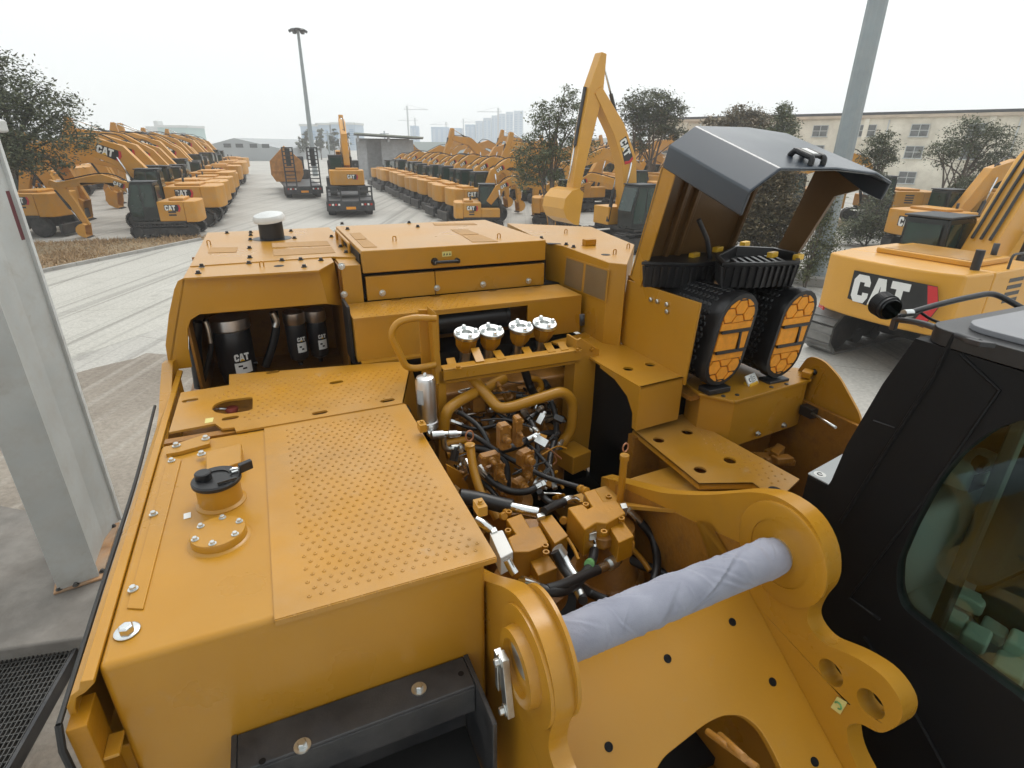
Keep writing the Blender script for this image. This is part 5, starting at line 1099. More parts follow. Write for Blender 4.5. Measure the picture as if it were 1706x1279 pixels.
# dry straw grass of the verge
mb = MB(); vp = [Vector((p.x, p.y, 0)) for p in gp2]; cnt = 0; gr = random.Random(9)
while cnt < 15000:
    x, y = gr.uniform(-25, -14), gr.uniform(12, 29.4); p = Vector((x, y, .012))
    if not inside(p, vp): continue
    k_ = math.sin(x * 1.7 + y * .6) + math.sin(y * 1.3 - x * .5)
    if gr.random() > .62 + .22 * k_: continue
    cnt += 1; h = gr.uniform(.06, .24) * (1.25 if k_ > .6 else .85); a = gr.uniform(0, 6.28); w_ = gr.uniform(.012, .03); ln_ = Vector((math.cos(a), math.sin(a), 0)); lean = Vector((gr.gauss(0, .8), gr.gauss(0, .8), 1)).normalized() * h
    mb.add([p - ln_ * w_, p + ln_ * w_, p + lean], [(0, 1, 2)])
tag(mb.build('dry_grass', 'straw', None, auto=False), None, None, None, 'stuff')

# ================================================================ PLANTS
def tree(name, label, loc, h, crown, trunk_r, stems, leaves, leaf, m, group=None, sparse=.0, seed=1, base=0.25):
    """crown: list of (dx, dy, z, rx, rz) lobes"""
    tr = random.Random(seed); o = empty(name, loc); tag(o, label, 'tree' if 'shrub' not in name else 'shrub', group)
    mb = MB(); tips = []
    for s_ in range(stems):
        a = 6.28 * s_ / stems + tr.uniform(-.4, .4); off = Vector((math.cos(a), math.sin(a), 0)) * (trunk_r * 1.4 if stems > 1 else 0)
        L_ = crown[s_ % len(crown)]; tgt = Vector((L_[0], L_[1], L_[2] + L_[4] * .5)); pts = [off * .6 + ZU * -.1, off + (tgt * .25) + Vector((tr.gauss(0, .08), tr.gauss(0, .08), 0)), off * 1.5 + tgt * .6 + Vector((tr.gauss(0, .15), tr.gauss(0, .15), 0)), tgt]
        sp_ = smooth(pts, 5); n = len(sp_); mb.tube(sp_, [trunk_r * (1 - .85 * i / (n - 1)) for i in range(n)], 8); tips.append(sp_)
    for L_ in crown:
        for k in range(max(2, int(7 / max(1, len(crown) / 3)))):
            s_ = tr.choice(tips); st_ = s_[int(len(s_) * tr.uniform(.3, .8))]; d = Vector((tr.gauss(0, 1), tr.gauss(0, 1), tr.gauss(.2, .8))).normalized(); e = Vector((L_[0] + d.x * L_[3] * .85, L_[1] + d.y * L_[3] * .85, L_[2] + d.z * L_[4] * .85))
            md = st_.lerp(e, .5) + ZU * tr.uniform(0, .3); q = smooth([st_, md, e], 4); mb.tube(q, [trunk_r * .36 * (1 - .85 * i / (len(q) - 1)) + .006 for i in range(len(q))], 5)
    mb.build('trunk', 'bark', o)
    # leaf clumps: small clusters of leaf-sized faces spread through each lobe
    lb = MB(); vol = [max(.05, L_[3] * L_[3] * L_[4]) for L_ in crown]; tot = sum(v ** .75 for v in vol)
    for L_, v in zip(crown, vol):
        n = int(1.45 * leaves * v ** .75 / tot); cl = []
        for k in range(max(6, n // 34)):
            d = Vector((tr.gauss(0, 1), tr.gauss(0, 1), tr.gauss(0, 1))).normalized() * (tr.random() ** .38); cl.append((Vector((L_[0] + d.x * L_[3], L_[1] + d.y * L_[3], L_[2] + d.z * L_[4])), tr.uniform(.11, .27) * (L_[3] ** .5)))
        for c, r_ in cl:
            if tr.random() < sparse: continue
            for j in range(34):
                p = c + Vector((tr.gauss(0, r_), tr.gauss(0, r_), tr.gauss(0, r_ * .62))); s_ = leaf * tr.uniform(.6, 1.25)
                ax = Vector((tr.gauss(0, 1), tr.gauss(0, 1), tr.gauss(-.2, .5))).normalized(); bx_ = ax.cross(Vector((tr.gauss(0, .5), tr.gauss(0, .5), 1))).normalized()
                lb.add([p - ax * s_, p + bx_ * s_ * .46, p + ax * s_, p - bx_ * s_ * .46], [(0, 1, 2, 3)])
    lb.build('crown', m, o, auto=False); return o
tree('broadleaf_tree', 'tall broad dark-leaved tree rising over the excavator row at the left edge', (-23.9, 26.2, 0), 8, [(2.1, 0, 6.4, 1.9, 1.5), (3.6, .2, 5.7, 1.4, 1.1), (.5, 0, 5.8, 1.8, 1.5), (2.6, -.6, 4.4, 1.8, .9), (4.6, .3, 4.7, .9, .8), (1.3, .5, 7.3, 1.2, .7), (3.4, -.3, 3.6, 1.3, .6), (.8, -.2, 4.4, 1.4, .9)], .22, 3, 17000, .085, 'leaf_dark', seed=2)
tree('roadside_tree', 'slender multi-stemmed green tree growing in the yard just left of the raised boom', (2.0, 30.2, 0), 7, [(-1.1, 0, 4.1, .9, 1.2), (-.3, .2, 5.4, .9, .9), (.9, 0, 5.6, .8, .9), (.4, 0, 6.6, .55, .55), (1.4, .2, 4.5, .8, .8), (-1.3, 0, 2.9, .8, .7), (0, -.2, 4.1, .9, .8), (-.6, 0, 6.1, .5, .5), (.1, 0, 3.0, .6, .5)], .10, 4, 9500, .075, 'leaf_mid', sparse=.12, seed=3)
tree('round_tree', 'round-crowned tree behind the raised excavator boom, trunk forked', (10.6, 48, 0), 9, [(0, 0, 7.4, 1.9, 1.3), (1.4, 0, 6.6, 1.5, 1.2), (-1.5, 0, 6.9, 1.4, 1.2), (0, .4, 5.7, 1.9, .9), (2.3, 0, 5.3, .9, .7), (-.9, 0, 4.6, 1.1, .6)], .16, 4, 9000, .12, 'leaf_dark', sparse=.08, seed=4)
tree('bushy_tree', 'wide brownish-green tree crown behind the dark raised hood', (18.2, 50, 0), 7.5, [(0, 0, 6.5, 1.8, 1.1), (-1.6, 0, 6.0, 1.2, .8), (1.6, 0, 6.2, 1.3, .9), (0, 0, 5, 1.9, .9)], .16, 3, 6000, .13, 'leaf_brown', seed=5)
tree('pointed_tree', 'narrow green tree with a pointed top beside the pale lamp pole', (17.3, 40, 0), 7.2, [(0, 0, 6.3, .7, .8), (.3, 0, 5.3, 1.0, .8), (-.7, 0, 5.1, .9, .7), (1.2, 0, 4.4, .7, .5), (0, 0, 4.2, 1.1, .7)], .12, 3, 5500, .10, 'leaf_mid', seed=6)
tree('small_tree', 'thin dark young tree in front of the cream building, middle of the wall', (20.2, 33.4, 0), 5.4, [(0, 0, 4.7, .75, .55), (.4, 0, 4.0, .6, .5), (-.5, 0, 4.1, .55, .4), (.1, 0, 3.1, .6, .5)], .06, 2, 3600, .075, 'leaf_dark', seed=7)
tree('yard_tree', 'taller spreading dark tree before the cream building near the right edge', (25.6, 34.5, 0), 6.4, [(.2, 0, 5.3, 1.2, .8), (1.4, 0, 4.9, 1.2, .9), (-1.2, 0, 4.2, 1.0, .7), (1.6, .2, 3.5, 1.1, .8), (-.3, 0, 4.4, .9, .6), (2.3, 0, 4.2, .8, .7), (1.0, 0, 2.6, .9, .5)], .12, 3, 9000, .075, 'leaf_dark', sparse=.1, seed=8)
tree('evergreen_shrub', 'low dark evergreen shrub on the kerb left of the black excavator cab', (17.6, 28.4, 0), 2.6, [(0, 0, 1.2, 1.0, 1.0), (.8, 0, .8, .8, .7), (-.8, 0, .7, .8, .6), (.2, 0, 2.2, .5, .6)], .05, 3, 5000, .07, 'leaf_dark', seed=9)
tree('brown_shrub', 'tall brown-green shrub seen through the opening of the raised hood', (9.0, 21.0, 0), 4.6, [(0, 0, 2.6, 1.3, 1.3), (.2, 0, 3.9, 1.0, .8), (-.9, 0, 2.2, .9, 1.0), (.9, 0, 1.6, .9, 1.0), (-.3, .3, 1.2, 1.2, .9)], .06, 4, 20000, .07, 'leaf_brown', seed=10)
tree('leafy_shrub', 'pale green leafy shrub growing against the foot of the lamp pole', (10.1, 19.0, 0), 3.2, [(0, 0, 2.3, .45, .55), (.2, -.1, 1.4, .5, .6), (-.3, 0, .8, .5, .5), (.1, 0, 3.0, .3, .3)], .03, 3, 3200, .055, 'leaf_pale', seed=11)
tree('evergreen_shrub', 'dark shrub mass under the spreading tree beside the yellow machines at right', (24.4, 32.6, 0), 2.6, [(0, 0, 1.6, .9, 1.1), (.5, 0, 2.6, .6, .6)], .05, 3, 3000, .07, 'leaf_dark', seed=12)

# ================================================================ LEFT: COLUMN, PLINTH, GRATING
zc_ = .25
cr_, cl_, n1, n2 = G(192, 868, zc_), G(164, 908, zc_), G(166, 958, zc_), G(98, 982, zc_)
col = empty('steel_column', (cr_ + n2) / 2); tag(col, 'pale grey steel column with wide flanges and rust stains on a concrete plinth', 'column')
cl0 = (cr_ + n2) / 2
def vplate(a, b, th, z1, name, m, z0=0.0, bev=.004):
    d = (b - a).normalized(); nn = Vector((d.y, -d.x, 0)) * th; mb = MB(); mb.plate([a - cl0 + ZU * z0, b - cl0 + ZU * z0, b - cl0 + ZU * z1, a - cl0 + ZU * z1], nn); return mb.build(name, m, col, bev)
HC = 4.35
vplate(cl_, cr_, .04, HC, 'far_flange', 'column_paint'); vplate(n2, n1, .05, HC, 'near_flange', 'column_paint')
wa, wb = cl_.lerp(cr_, .25), n1.lerp(n2, .30); wbp = vplate(wb, wa, .03, HC, 'web', 'column_paint')
d = (wa - wb).normalized(); nn = Vector((d.y, -d.x, 0)); 
vplate(wb + d * .1 - nn * .004, wa - d * .05 - nn * .004, -.003, .75, 'rust_patch', 'rust', .45, 0)
vplate(cr_ + (cr_ - cl_).normalized() * .002, cr_ + (cr_ - cl_).normalized() * .05, .07, HC - .05, 'edge_highlight', 'white_paint')  # white strip painted on for the highlight along the flange edge
es = cr_ + (cr_ - cl_).normalized() * .03; vplate(es - (cr_ - cl_).normalized() * .06 + Vector((.03, -.04, 0)), es + Vector((.03, -.04, 0)), .02, HC - .55, 'reflector_strip', 'maroon', HC - 1.0, 0)
mb = MB(); mb.plate([Vector((q.x - cl0.x, q.y - cl0.y, .004)) for q in (G(200, 872, zc_), G(170, 966, zc_), G(90, 992, zc_), G(104, 900, zc_))], ZU * .022); bpl = mb.build('base_plate', 'rust', col, .004)
for px_, py_ in ((190, 880), (172, 955), (100, 985), (128, 978), (112, 915)): q = G(px_, py_, zc_); MB().bolt(Vector((q.x - cl0.x, q.y - cl0.y, .026)), ZU, .02).build('anchor_bolt', 'grate_steel', bpl)
for z_, t_, w_ in ((.30, .25, .10), (.9, .62, .07), (1.7, .40, .05), (2.6, .70, .06)):
    q0_, q1_ = n2.lerp(n1, t_), n2.lerp(n1, t_ + w_); vplate(q0_ + Vector((.0, -.0035, 0)), q1_ + Vector((.0, -.0035, 0)), .002, z_ + .10 + w_, 'paint_chip', 'rust', z_, 0)
MB().bx(cr_.x - cl0.x - .09, cr_.x - cl0.x + .14, cr_.y - cl0.y - .10, cr_.y - cl0.y + .10, HC - .05, HC + .06).build('cap_plate', 'white_paint', col, .02)
mb = MB(); mb.plate([Vector((p.x, p.y, 0)) for p in (G(205, 880, .25), G(165, 1058, .25), G(-200, 1110, .25), G(-260, 905, .25), G(-60, 830, .25))], ZU * .25); pl_ = mb.build('concrete_plinth', 'plinth', None, .03, 3); tag(pl_, 'weathered grey concrete plinth under the pale steel column', 'plinth')
mb = MB(); mb.bx(-.25, .25, -.06, .06, 0, .3); gq = [G(-60, 1085, .12), G(143, 1052, .12), G(112, 1170, .12), G(70, 1330, .12), G(-160, 1330, .12)]
gr_ = empty('floor_grating', (gq[1].x, gq[1].y, 0)); tag(gr_, 'dark steel floor grating beside the tank at the lower left corner', 'grating'); go = Vector((gq[1].x, gq[1].y, 0))
ux = (gq[1] - gq[0]).normalized(); uy = Vector((ux.y, -ux.x, 0)); mb = MB()
for i in range(74): a = gq[1] - ux * (.035 * i) - go; mb.obox(a + uy * .75 - ZU * .02, uy, ux, ZU, .75, .004, .022)
for i in range(26): a = gq[1] + uy * (.06 * i) - go; mb.obox(a - ux * 1.3 - ZU * .012, ux, uy, ZU, 1.3, .004, .010)
mb.build('grate_bars', 'grate_steel', gr_)
mb = MB()
for a, d_, L_ in ((gq[1] - go, -ux, 2.6), (gq[1] + uy * 1.5 - go, -ux, 2.6), (gq[1] - go, uy, 1.5), (gq[1] - ux * 2.6 - go, uy, 1.5)): mb.obox(a + d_ * L_ / 2 - ZU * .05, d_, d_.cross(ZU), ZU, L_ / 2, .015, .065)
mb.build('grate_frame', 'black_steel', gr_)

# ================================================================ LAMP POLES
p = Vector((10.9, 20.0, 0)); lp = empty('lamp_pole', p); tag(lp, 'thick pale grey tapered steel lamp pole leaning out of the top of the picture', 'pole')
MB().lathe((0, 0, 0), ZU, [(.33, 0), (.31, 4), (.24, 20)], 12, False).build('shaft', 'pole_paint', lp)
MB().lathe((0, 0, 0), ZU, [(.85, 0), (.85, .28), (.78, .32)], 8, False).build('footing', 'concrete', lp, .02)
mb = MB(); mb.lathe((0, 0, .30), ZU, [(.48, 0), (.48, .05)], 24)
for i in range(10): a = R(36 * i); mb.bolt(Vector((.42 * math.cos(a), .42 * math.sin(a), .35)), ZU, .035)
mb.build('base_flange', 'pole_paint', lp)
MB().lathe((0, 0, 19.8), ZU, [(1.3, 0), (1.4, .2), (1.3, .5)], 16).build('lamp_head', 'pole_paint', lp)
p = D(522, 262, 85); p.z = 0; tp_ = D(498, 47, 85)
lm2 = empty('light_mast', p); tag(lm2, 'tall thin grey floodlight mast with a round lamp cluster on top', 'light mast')
hh = tp_.z; MB().tube([(0, 0, 0), (0, 0, hh)], [.38, .17], 10).build('shaft', 'pole_paint', lm2)
MB().lathe((0, 0, hh - .3), ZU, [(.35, 0), (.9, .12), (.9, .22), (.3, .35)], 16).build('lamp_ring', 'black_steel', lm2)
for i in range(6):
    a = R(60 * i + 15); mb = MB(); mb.obox(Vector((math.cos(a), math.sin(a), 0)) * .95 + ZU * (hh - .3), Vector((math.cos(a), math.sin(a), -.5)), Vector((-math.sin(a), math.cos(a), 0)), Vector((.5 * math.cos(a), .5 * math.sin(a), 1)), .22, .22, .14); mb.build('floodlight', 'black_steel', lm2)
# ================================================================ YARD EXCAVATORS
mat('track_steel', (.022, .022, .023), .55, var=.3, dust=(.13, .115, .10), dustamt=.5)
mat('track_grey', (.20, .195, .185), .5, metal=.3, var=.3)
mat('tyre', (.014, .014, .015), .75, var=.25, dust=(.12, .11, .10), dustamt=.6)
mat('pane_green', (.012, .035, .028), .07, var=.3, scale=1.5, spec=.7)
mat('yellow_bright', (.62, .30, .022), .36, var=.05, scale=1.2, coat=.3)
mat('orange_bucket', (.46, .20, .035), .6, var=.3, scale=2, dust=(.25, .14, .06), dustamt=.6)
def V3(x, y, z): return Vector((x, y, z))
def beam(pts, hs, y0, th, name, m, par, bev=.02):
    pts = [V3(x, 0, z) for x, z in pts]; n = len(pts); up, lo = [], []
    for i, p in enumerate(pts):
        t = (pts[min(i + 1, n - 1)] - pts[max(i - 1, 0)]).normalized(); nn = V3(-t.z, 0, t.x); up.append(p + nn * hs[i] / 2); lo.append(p - nn * hs[i] / 2)
    poly = [p + V3(0, y0 - th / 2, 0) for p in up + lo[::-1]]
    mb = MB(); mb.plate(poly, V3(0, th, 0)); return mb.build(name, m, par, bev)
def cylinder(a, b, r, y, name, par, split=.55, ys=(0,)):
    for dy in ys:
        A, B = V3(a[0], y + dy, a[1]), V3(b[0], y + dy, b[1]); mid = A.lerp(B, split)
        o = MB().tube([A, mid], r, 10).build(name, 'black_steel', par); MB().tube([mid, B], r * .5, 8).build('piston_rod', 'chrome', o)
def bucket(par, c, ang, r, wd, m='yellow_far'):
    """clam-shell bucket: curved back, two cheeks, teeth; c is its hinge in (x, z)"""
    A = R(ang); f = lambda x, z: V3(c[0] + x * math.cos(A) - z * math.sin(A), 0, c[1] + x * math.sin(A) + z * math.cos(A))
    out = [(0, 0), (.22, .10), (.50, .0), (.72, -.28), (.74, -.62), (.55, -.92), (.18, -1.08), (-.02, -1.10)]; inn = [(-.02, -1.06), (.17, -1.03), (.50, -.88), (.68, -.60), (.66, -.30), (.46, -.05), (.22, .04), (.02, -.04)]
    mb = MB(); mb.plate([f(x * r, z * r) + V3(0, -wd / 2, 0) for x, z in out + inn], V3(0, wd, 0)); o = mb.build('bucket', m, par)
    for s_ in (-1, 1):
        mb = MB(); mb.plate([f(x * r, z * r) + V3(0, s_ * (wd / 2 + .012) - .012, 0) for x, z in out[:-1] + [(-.02, -1.08)]], V3(0, .024, 0)); mb.build('bucket_cheek', m, o)
    mb = MB()
    for i in range(5):
        y = -wd / 2 + wd * (i + .5) / 5; a, b = f(.0, -1.09 * r), f(-.22 * r, -1.12 * r); mb.obox((a + b) / 2 + V3(0, y, 0), b - a, V3(0, 1, 0), (b - a).cross(V3(0, 1, 0)), (b - a).length / 2, .045, .03)
    mb.build('bucket_teeth', 'track_steel', o)
def tracks(par, L_, y, w, h, m='track_steel', n=30):
    mb = MB(); r_ = h / 2; LU = L_ - h; per = 2 * LU + 6.2832 * r_
    for i in range(n):
        s_ = per * i / n
        if s_ < LU: c, nn = (-LU / 2 + s_, h), (0, 1)
        elif s_ < LU + 3.1416 * r_: a = (s_ - LU) / r_; nn = (math.sin(a), math.cos(a)); c = (LU / 2 + nn[0] * r_, r_ + nn[1] * r_)
        elif s_ < 2 * LU + 3.1416 * r_: c, nn = (LU / 2 - (s_ - LU - 3.1416 * r_), 0), (0, -1)
        else: a = (s_ - 2 * LU - 3.1416 * r_) / r_; nn = (-math.sin(a), -math.cos(a)); c = (-LU / 2 + nn[0] * r_, r_ + nn[1] * r_)
        mb.obox(V3(c[0] - nn[0] * .03, y, c[1] - nn[1] * .03 + .0), V3(0, 1, 0), V3(nn[1], 0, -nn[0]), V3(nn[0], 0, nn[1]), w / 2, per / n * .46, .035)
        mb.obox(V3(c[0] + nn[0] * .01, y, c[1] + nn[1] * .01), V3(0, 1, 0), V3(nn[1], 0, -nn[0]), V3(nn[0], 0, nn[1]), w / 2, .02, .03)
    o = mb.build('crawler_track', m, par)
    fr_ = MB().bx(-LU / 2 - r_ * .4, LU / 2 + r_ * .4, y - w * .30, y + w * .30, h * .25, h * .78).build('track_frame', 'track_steel', o, .03)
    mb = MB()
    for i in range(7): x = -LU / 2 + LU * i / 6; mb.lathe(V3(x, y - w * .36, h * .30 if 0 < i < 6 else r_), V3(0, 1, 0), [(h * .18 if 0 < i < 6 else r_ * .78, 0), (h * .18 if 0 < i < 6 else r_ * .78, w * .72)], 14)
    mb.build('track_rollers', 'track_steel', o); return o
def wheel(par, x, y, r, w):
    t = MB().lathe(V3(x, y - w / 2, r), V3(0, 1, 0), [(r * .55, 0), (r * .90, 0), (r, w * .12), (r, w * .88), (r * .90, w), (r * .55, w)], 22).build('wheel', 'tyre', par)
    MB().lathe(V3(x, y - w * .42, r), V3(0, 1, 0), [(r * .56, 0), (r * .5, w * .1), (r * .2, w * .15), (r * .2, w * .7), (r * .5, w * .74), (r * .56, w * .84)], 16).build('rim', 'track_steel', t)
def digger(name, label, group=None, wheeled=False, boom=None, stick=None, bh=(.55, .85, .75, .45), sh=(.4, .6, .5, .35), bk=None, W=2.6, rear=2.4, front=1.4, zt=2.15, cabh=2.95, trk=(4.0, .5, .85), logo=.28, tilt=None, paint='yellow_far', detail=True, bth=.5, cabx=(.15, 1.45), rlogo=True, blade=False, ycab=None, tgrey=False):
    o = empty(name, (0, 0, 0)); tag(o, label, 'excavator', group)
    L_, tw, th = trk; z0 = th + .17
    if wheeled:
        for x in (-1.2, 1.2):
            for y in (-W * .40, W * .40): wheel(o, x, y, .48, .42)
        MB().bx(-1.7, 1.7, -.45, .45, .45, .95).build('chassis', 'track_steel', o, .05)
        if blade: MB().bx(-2.15, -2.0, -W * .46, W * .46, .12, .62).bx(-2.0, -1.5, -.3, .3, .4, .6).build('dozer_blade', 'track_steel', o, .03)
        z0 = 1.05
    else:
        for s_ in (-1, 1): tracks(o, L_, s_ * (W / 2 - tw / 2 + .04), tw, th, 'track_grey' if tgrey else 'track_steel')
        MB().bx(-.8, .8, -W * .3, W * .3, .35, th).lathe(V3(0, 0, th - .05), ZU, [(.7, 0), (.7, .25)], 20).build('car_body', 'track_steel', o, .03)
    # house: main deck, side boxes, counterweight, engine cover
    hw = W / 2
    body = MB().bx(-rear * .62, .1, -hw, hw, z0, zt - .02).bx(.1, front, -hw, -.35, z0, zt - .35).build('body', paint, o, .04)
    MB().bx(-rear * .6, front * .95, -hw * .96, hw * .96, z0 - .12, z0 - .002).build('deck', 'track_steel', body)
    cw_ = MB(); pl = []
    for i in range(9):
        a = R(-90 + 180 * i / 8); pl.append((-rear + .55 - .55 * math.cos(a) ** .8 if False else -rear * .62 - (rear * .38) * max(0, math.cos(a)) ** .30, hw * math.sin(a)))
    cw_.plate([V3(x, y, z0 - .08) for x, y in pl], ZU * (zt - z0 + .06)); cwt = cw_.build('counterweight', paint, o, .06, 3)
    mb = MB(); mb.bx(-rear * .60, -.35, -hw * .72, hw * .60, zt - .02, zt + .10); mb.build('engine_cover', paint, body, .03)
    MB().tube([V3(-.5, -hw * .55, zt), V3(-.5, -hw * .55, zt + .34)], .06, 8).build('exhaust_pipe', 'black_steel', body)
    for s_ in (-1, 1):
        mb = MB()
        for i in range(4): mb.bx(-rear * .40, -rear * .20, s_ * hw - .006 if s_ > 0 else -hw - .006, s_ * hw + .006 if s_ > 0 else -hw + .006, zt - .28 - i * .14, zt - .20 - i * .14)
        mb.build('vent', 'black_steel', body)
    # cab
    cy0, cy1 = (hw - 1.02, hw - .02) if ycab is None else ycab; x0, x1 = cabx; zc = zt - .75 if zt > 1.8 else z0
    prof = [(x0, z0), (x1 + .05, z0), (x1 + .12, z0 + (cabh - z0) * .42), (x1 - .18, cabh), (x0 + .05, cabh)]
    mb = MB(); mb.plate([V3(x, cy0, z) for x, z in prof], V3(0, cy1 - cy0, 0)); cb = mb.build('cab', 'cab_dark', o, .05)
    H_ = cabh - z0
    for s_, y in ((1, cy1 + .004), (-1, cy0 - .004)):
        for q in ([(x0 + .12, z0 + H_ * .38), (x0 + .60, z0 + H_ * .38), (x0 + .60, cabh - .12), (x0 + .14, cabh - .12)], [(x0 + .68, z0 + H_ * .14), (x1 - .02, z0 + H_ * .14), (x1 + .0, z0 + H_ * .42), (x1 - .24, cabh - .12), (x0 + .68, cabh - .12)]):
            mb = MB(); mb.plate([V3(x, y, z) for x, z in q], V3(0, .006 * s_, 0)); mb.build('cab_window', 'pane_green', cb)
    mb = MB(); mb.plate([V3(x0 - .008, y, z) for y, z in ((cy0 + .1, z0 + H_ * .45), (cy1 - .1, z0 + H_ * .45), (cy1 - .12, cabh - .14), (cy0 + .12, cabh - .14))], V3(-.006, 0, 0)); mb.build('rear_window', 'pane_green', cb)
    mb = MB(); mb.plate([V3(x1 + .125, cy0 + .08, z0 + H_ * .42), V3(x1 + .125, cy1 - .08, z0 + H_ * .42), V3(x1 - .15, cy1 - .1, cabh - .12), V3(x1 - .15, cy0 + .1, cabh - .12)], V3(.008, 0, .002)); mb.build('front_window', 'pane_green', cb)
    MB().bx(x0 + .0, x1 - .12, cy0 - .02, cy1 + .02, cabh, cabh + .05).build('cab_roof', 'roof_dark', cb, .02)
    # badge on both house sides and across the tail
    if logo:
        badge(body, V3(-rear * .30 + logo * 1.2, hw, zt - .20 - logo), V3(-1, 0, 0), ZU, logo, True); badge(body, V3(-rear * .30 - logo * 1.2, -hw, zt - .20 - logo), V3(1, 0, 0), ZU, logo, True)
    if boom:
        yb = -.12 if cy0 < .2 else 0
        bm_ = beam(boom, bh, yb, bth, 'boom', paint, o, .03)
        st_ = beam(stick, sh, yb, bth * .8, 'stick', paint, o, .03) if stick else None
        bx_, bz_ = boom[0]; mx_, mz_ = boom[1]
        cylinder((bx_ + .75, z0 - .05 + .2), (mx_, mz_ - bh[1] * .1), .09, yb, 'boom_cylinder', bm_, .55, (-bth * .72, bth * .72))
        if st_: 
            nz = bh[1] * .55; cylinder((mx_ + .1, mz_ + nz), stick[0], .085, yb, 'stick_cylinder', bm_, .6)
            k1_ = stick[1]; k2_ = stick[-1]; ex = V3(k2_[0] - k1_[0], 0, k2_[1] - k1_[1]).normalized(); nn = V3(-ex.z, 0, ex.x)
            sgn = 1 if nn.x > 0 else -1
            p1_ = (k1_[0] + nn.x * sgn * sh[1] * .6, k1_[1] + nn.z * sgn * sh[1] * .6); p2_ = (k2_[0] + nn.x * sgn * sh[-1] * .8 - ex.x * .3, k2_[1] + nn.z * sgn * sh[-1] * .8 - ex.z * .3)
            cylinder(p1_, p2_, .075, yb, 'bucket_cylinder', st_, .6)
        MB().tube(smooth([V3(x, yb - bth * .2, z + h * .5 + .03) for (x, z), h in zip(boom, bh)], 5), .03, 6).build('boom_hose', 'hydraulic_hose', bm_)
        if logo and len(boom) > 2:
            a, b = V3(boom[1][0], 0, boom[1][1]), V3(boom[2][0], 0, boom[2][1]); dx = (b - a).normalized(); up = V3(-dx.z, 0, dx.x); c = a.lerp(b, .35)
            lh = bh[1] * .34
            badge(bm_, c + V3(0, yb + bth / 2, 0) + dx * lh * 1.1 - up * lh * .5, -dx, up, lh, True); badge(bm_, c + V3(0, yb - bth / 2, 0) - dx * lh * 1.1 - up * lh * .5, dx, up, lh, True)
        if bk: bucket(st_ or o, bk[0], bk[1], bk[2], bk[3], paint if len(bk) < 5 else bk[4])
    return o
ORD = 'first second third fourth fifth sixth seventh eighth ninth tenth eleventh twelfth thirteenth fourteenth fifteenth sixteenth seventeenth eighteenth nineteenth twentieth'.split()
def put(o, x, y, rz, s_=1.0, z=0):
    o.location = (x, y, z); o.rotation_euler = (0, 0, rz); o.scale = (s_, s_, s_); return o
def dirz(az): return R(90 - az)        # heading azimuth (clockwise from +Y) to z rotation
# left row, heading left
small = digger('compact_excavator', 'small yellow excavator with dark green cab at the near end of the left row', None, boom=[(.7, 1.5), (1.5, 2.35), (2.5, 2.75), (4.4, 2.45)], stick=[(4.75, 2.62), (4.35, 2.35), (4.0, 1.6), (3.65, .55)], bh=(.35, .5, .42, .28), sh=(.26, .42, .34, .22), bk=((3.6, .62), 8, .55, .8), W=2.2, rear=1.7, front=1.2, zt=1.75, cabh=2.62, trk=(3.0, .42, .62), logo=.24, bth=.30, cabx=(.05, 1.25))
put(small, -17.75, 29.55, dirz(-107), 1.0)
big = digger('large_excavator', 'large yellow excavator second in the left row, long boom over the dark cab', 'excavators parked in the left row', boom=[(.5, 1.9), (2.2, 3.75), (3.5, 4.25), (6.4, 3.95)], stick=[(7.0, 4.3), (6.3, 3.95), (5.9, 3.0), (5.2, 1.15)], bh=(.65, 1.15, 1.0, .5), sh=(.35, .75, .6, .4), bk=((5.15, 1.15), 8, 1.0, 1.2), W=2.95, rear=2.7, front=1.5, zt=2.2, cabh=3.05, trk=(4.4, .6, .95), logo=.30, bth=.5)
big2 = digger('large_excavator', 'x', 'excavators parked in the left row', boom=[(.5, 1.9), (2.0, 3.6), (3.3, 4.5), (5.9, 5.0)], stick=[(5.9, 5.9), (5.95, 4.95), (6.5, 3.8), (6.7, 1.3)], bh=(.65, 1.1, .95, .5), sh=(.3, .75, .6, .4), bk=((6.7, 1.3), 20, 1.0, 1.2, 'orange_bucket'), W=2.8, rear=2.5, front=1.5, zt=2.1, cabh=2.95, trk=(4.2, .6, .9), logo=.28, bth=.5)
rowA = Vector((-.385, .923, 0)).normalized(); lr = random.Random(21)
q0 = Vector((-19.2, 33.2, 0))
for i in range(17):
    o = big if i == 0 else big2 if i == 2 else copy_tree(big2 if i in (5, 6, 9, 13) else big)
    p = q0 + rowA * (3.55 * i) + Vector((lr.uniform(-.3, .3), lr.uniform(-.15, .15), 0)); put(o, p.x, p.y, dirz(-109 + lr.uniform(-3, 3)), 1.0 + lr.uniform(-.09, .10))
    if i: o['label'] = 'large yellow excavator in the left row, %s beyond the compact one' % ORD[i]
    else: o['label'] = 'large yellow excavator next behind the compact one in the left row'
wl = digger('wheeled_excavator', 'yellow wheeled excavator with big black tyres and blade, left of the compact one', None, wheeled=True, blade=True, boom=[(.6, 1.8), (1.8, 3.1), (3.0, 3.55), (5.4, 3.3)], stick=[(5.9, 3.5), (5.4, 3.2), (5.0, 2.4), (4.4, 1.0)], bh=(.5, .75, .65, .4), sh=(.3, .5, .45, .3), bk=((4.4, 1.0), 8, .8, 1.0), W=2.4, rear=2.1, front=1.3, zt=2.1, cabh=2.9, logo=.26, bth=.4)
put(wl, -24.6, 29.2, dirz(-95), 1.0)
w2 = copy_tree(wl); w2['label'] = 'yellow wheeled excavator partly hidden by the big tree at the left edge'; put(w2, -28.0, 34.2, dirz(-112), 1.05)
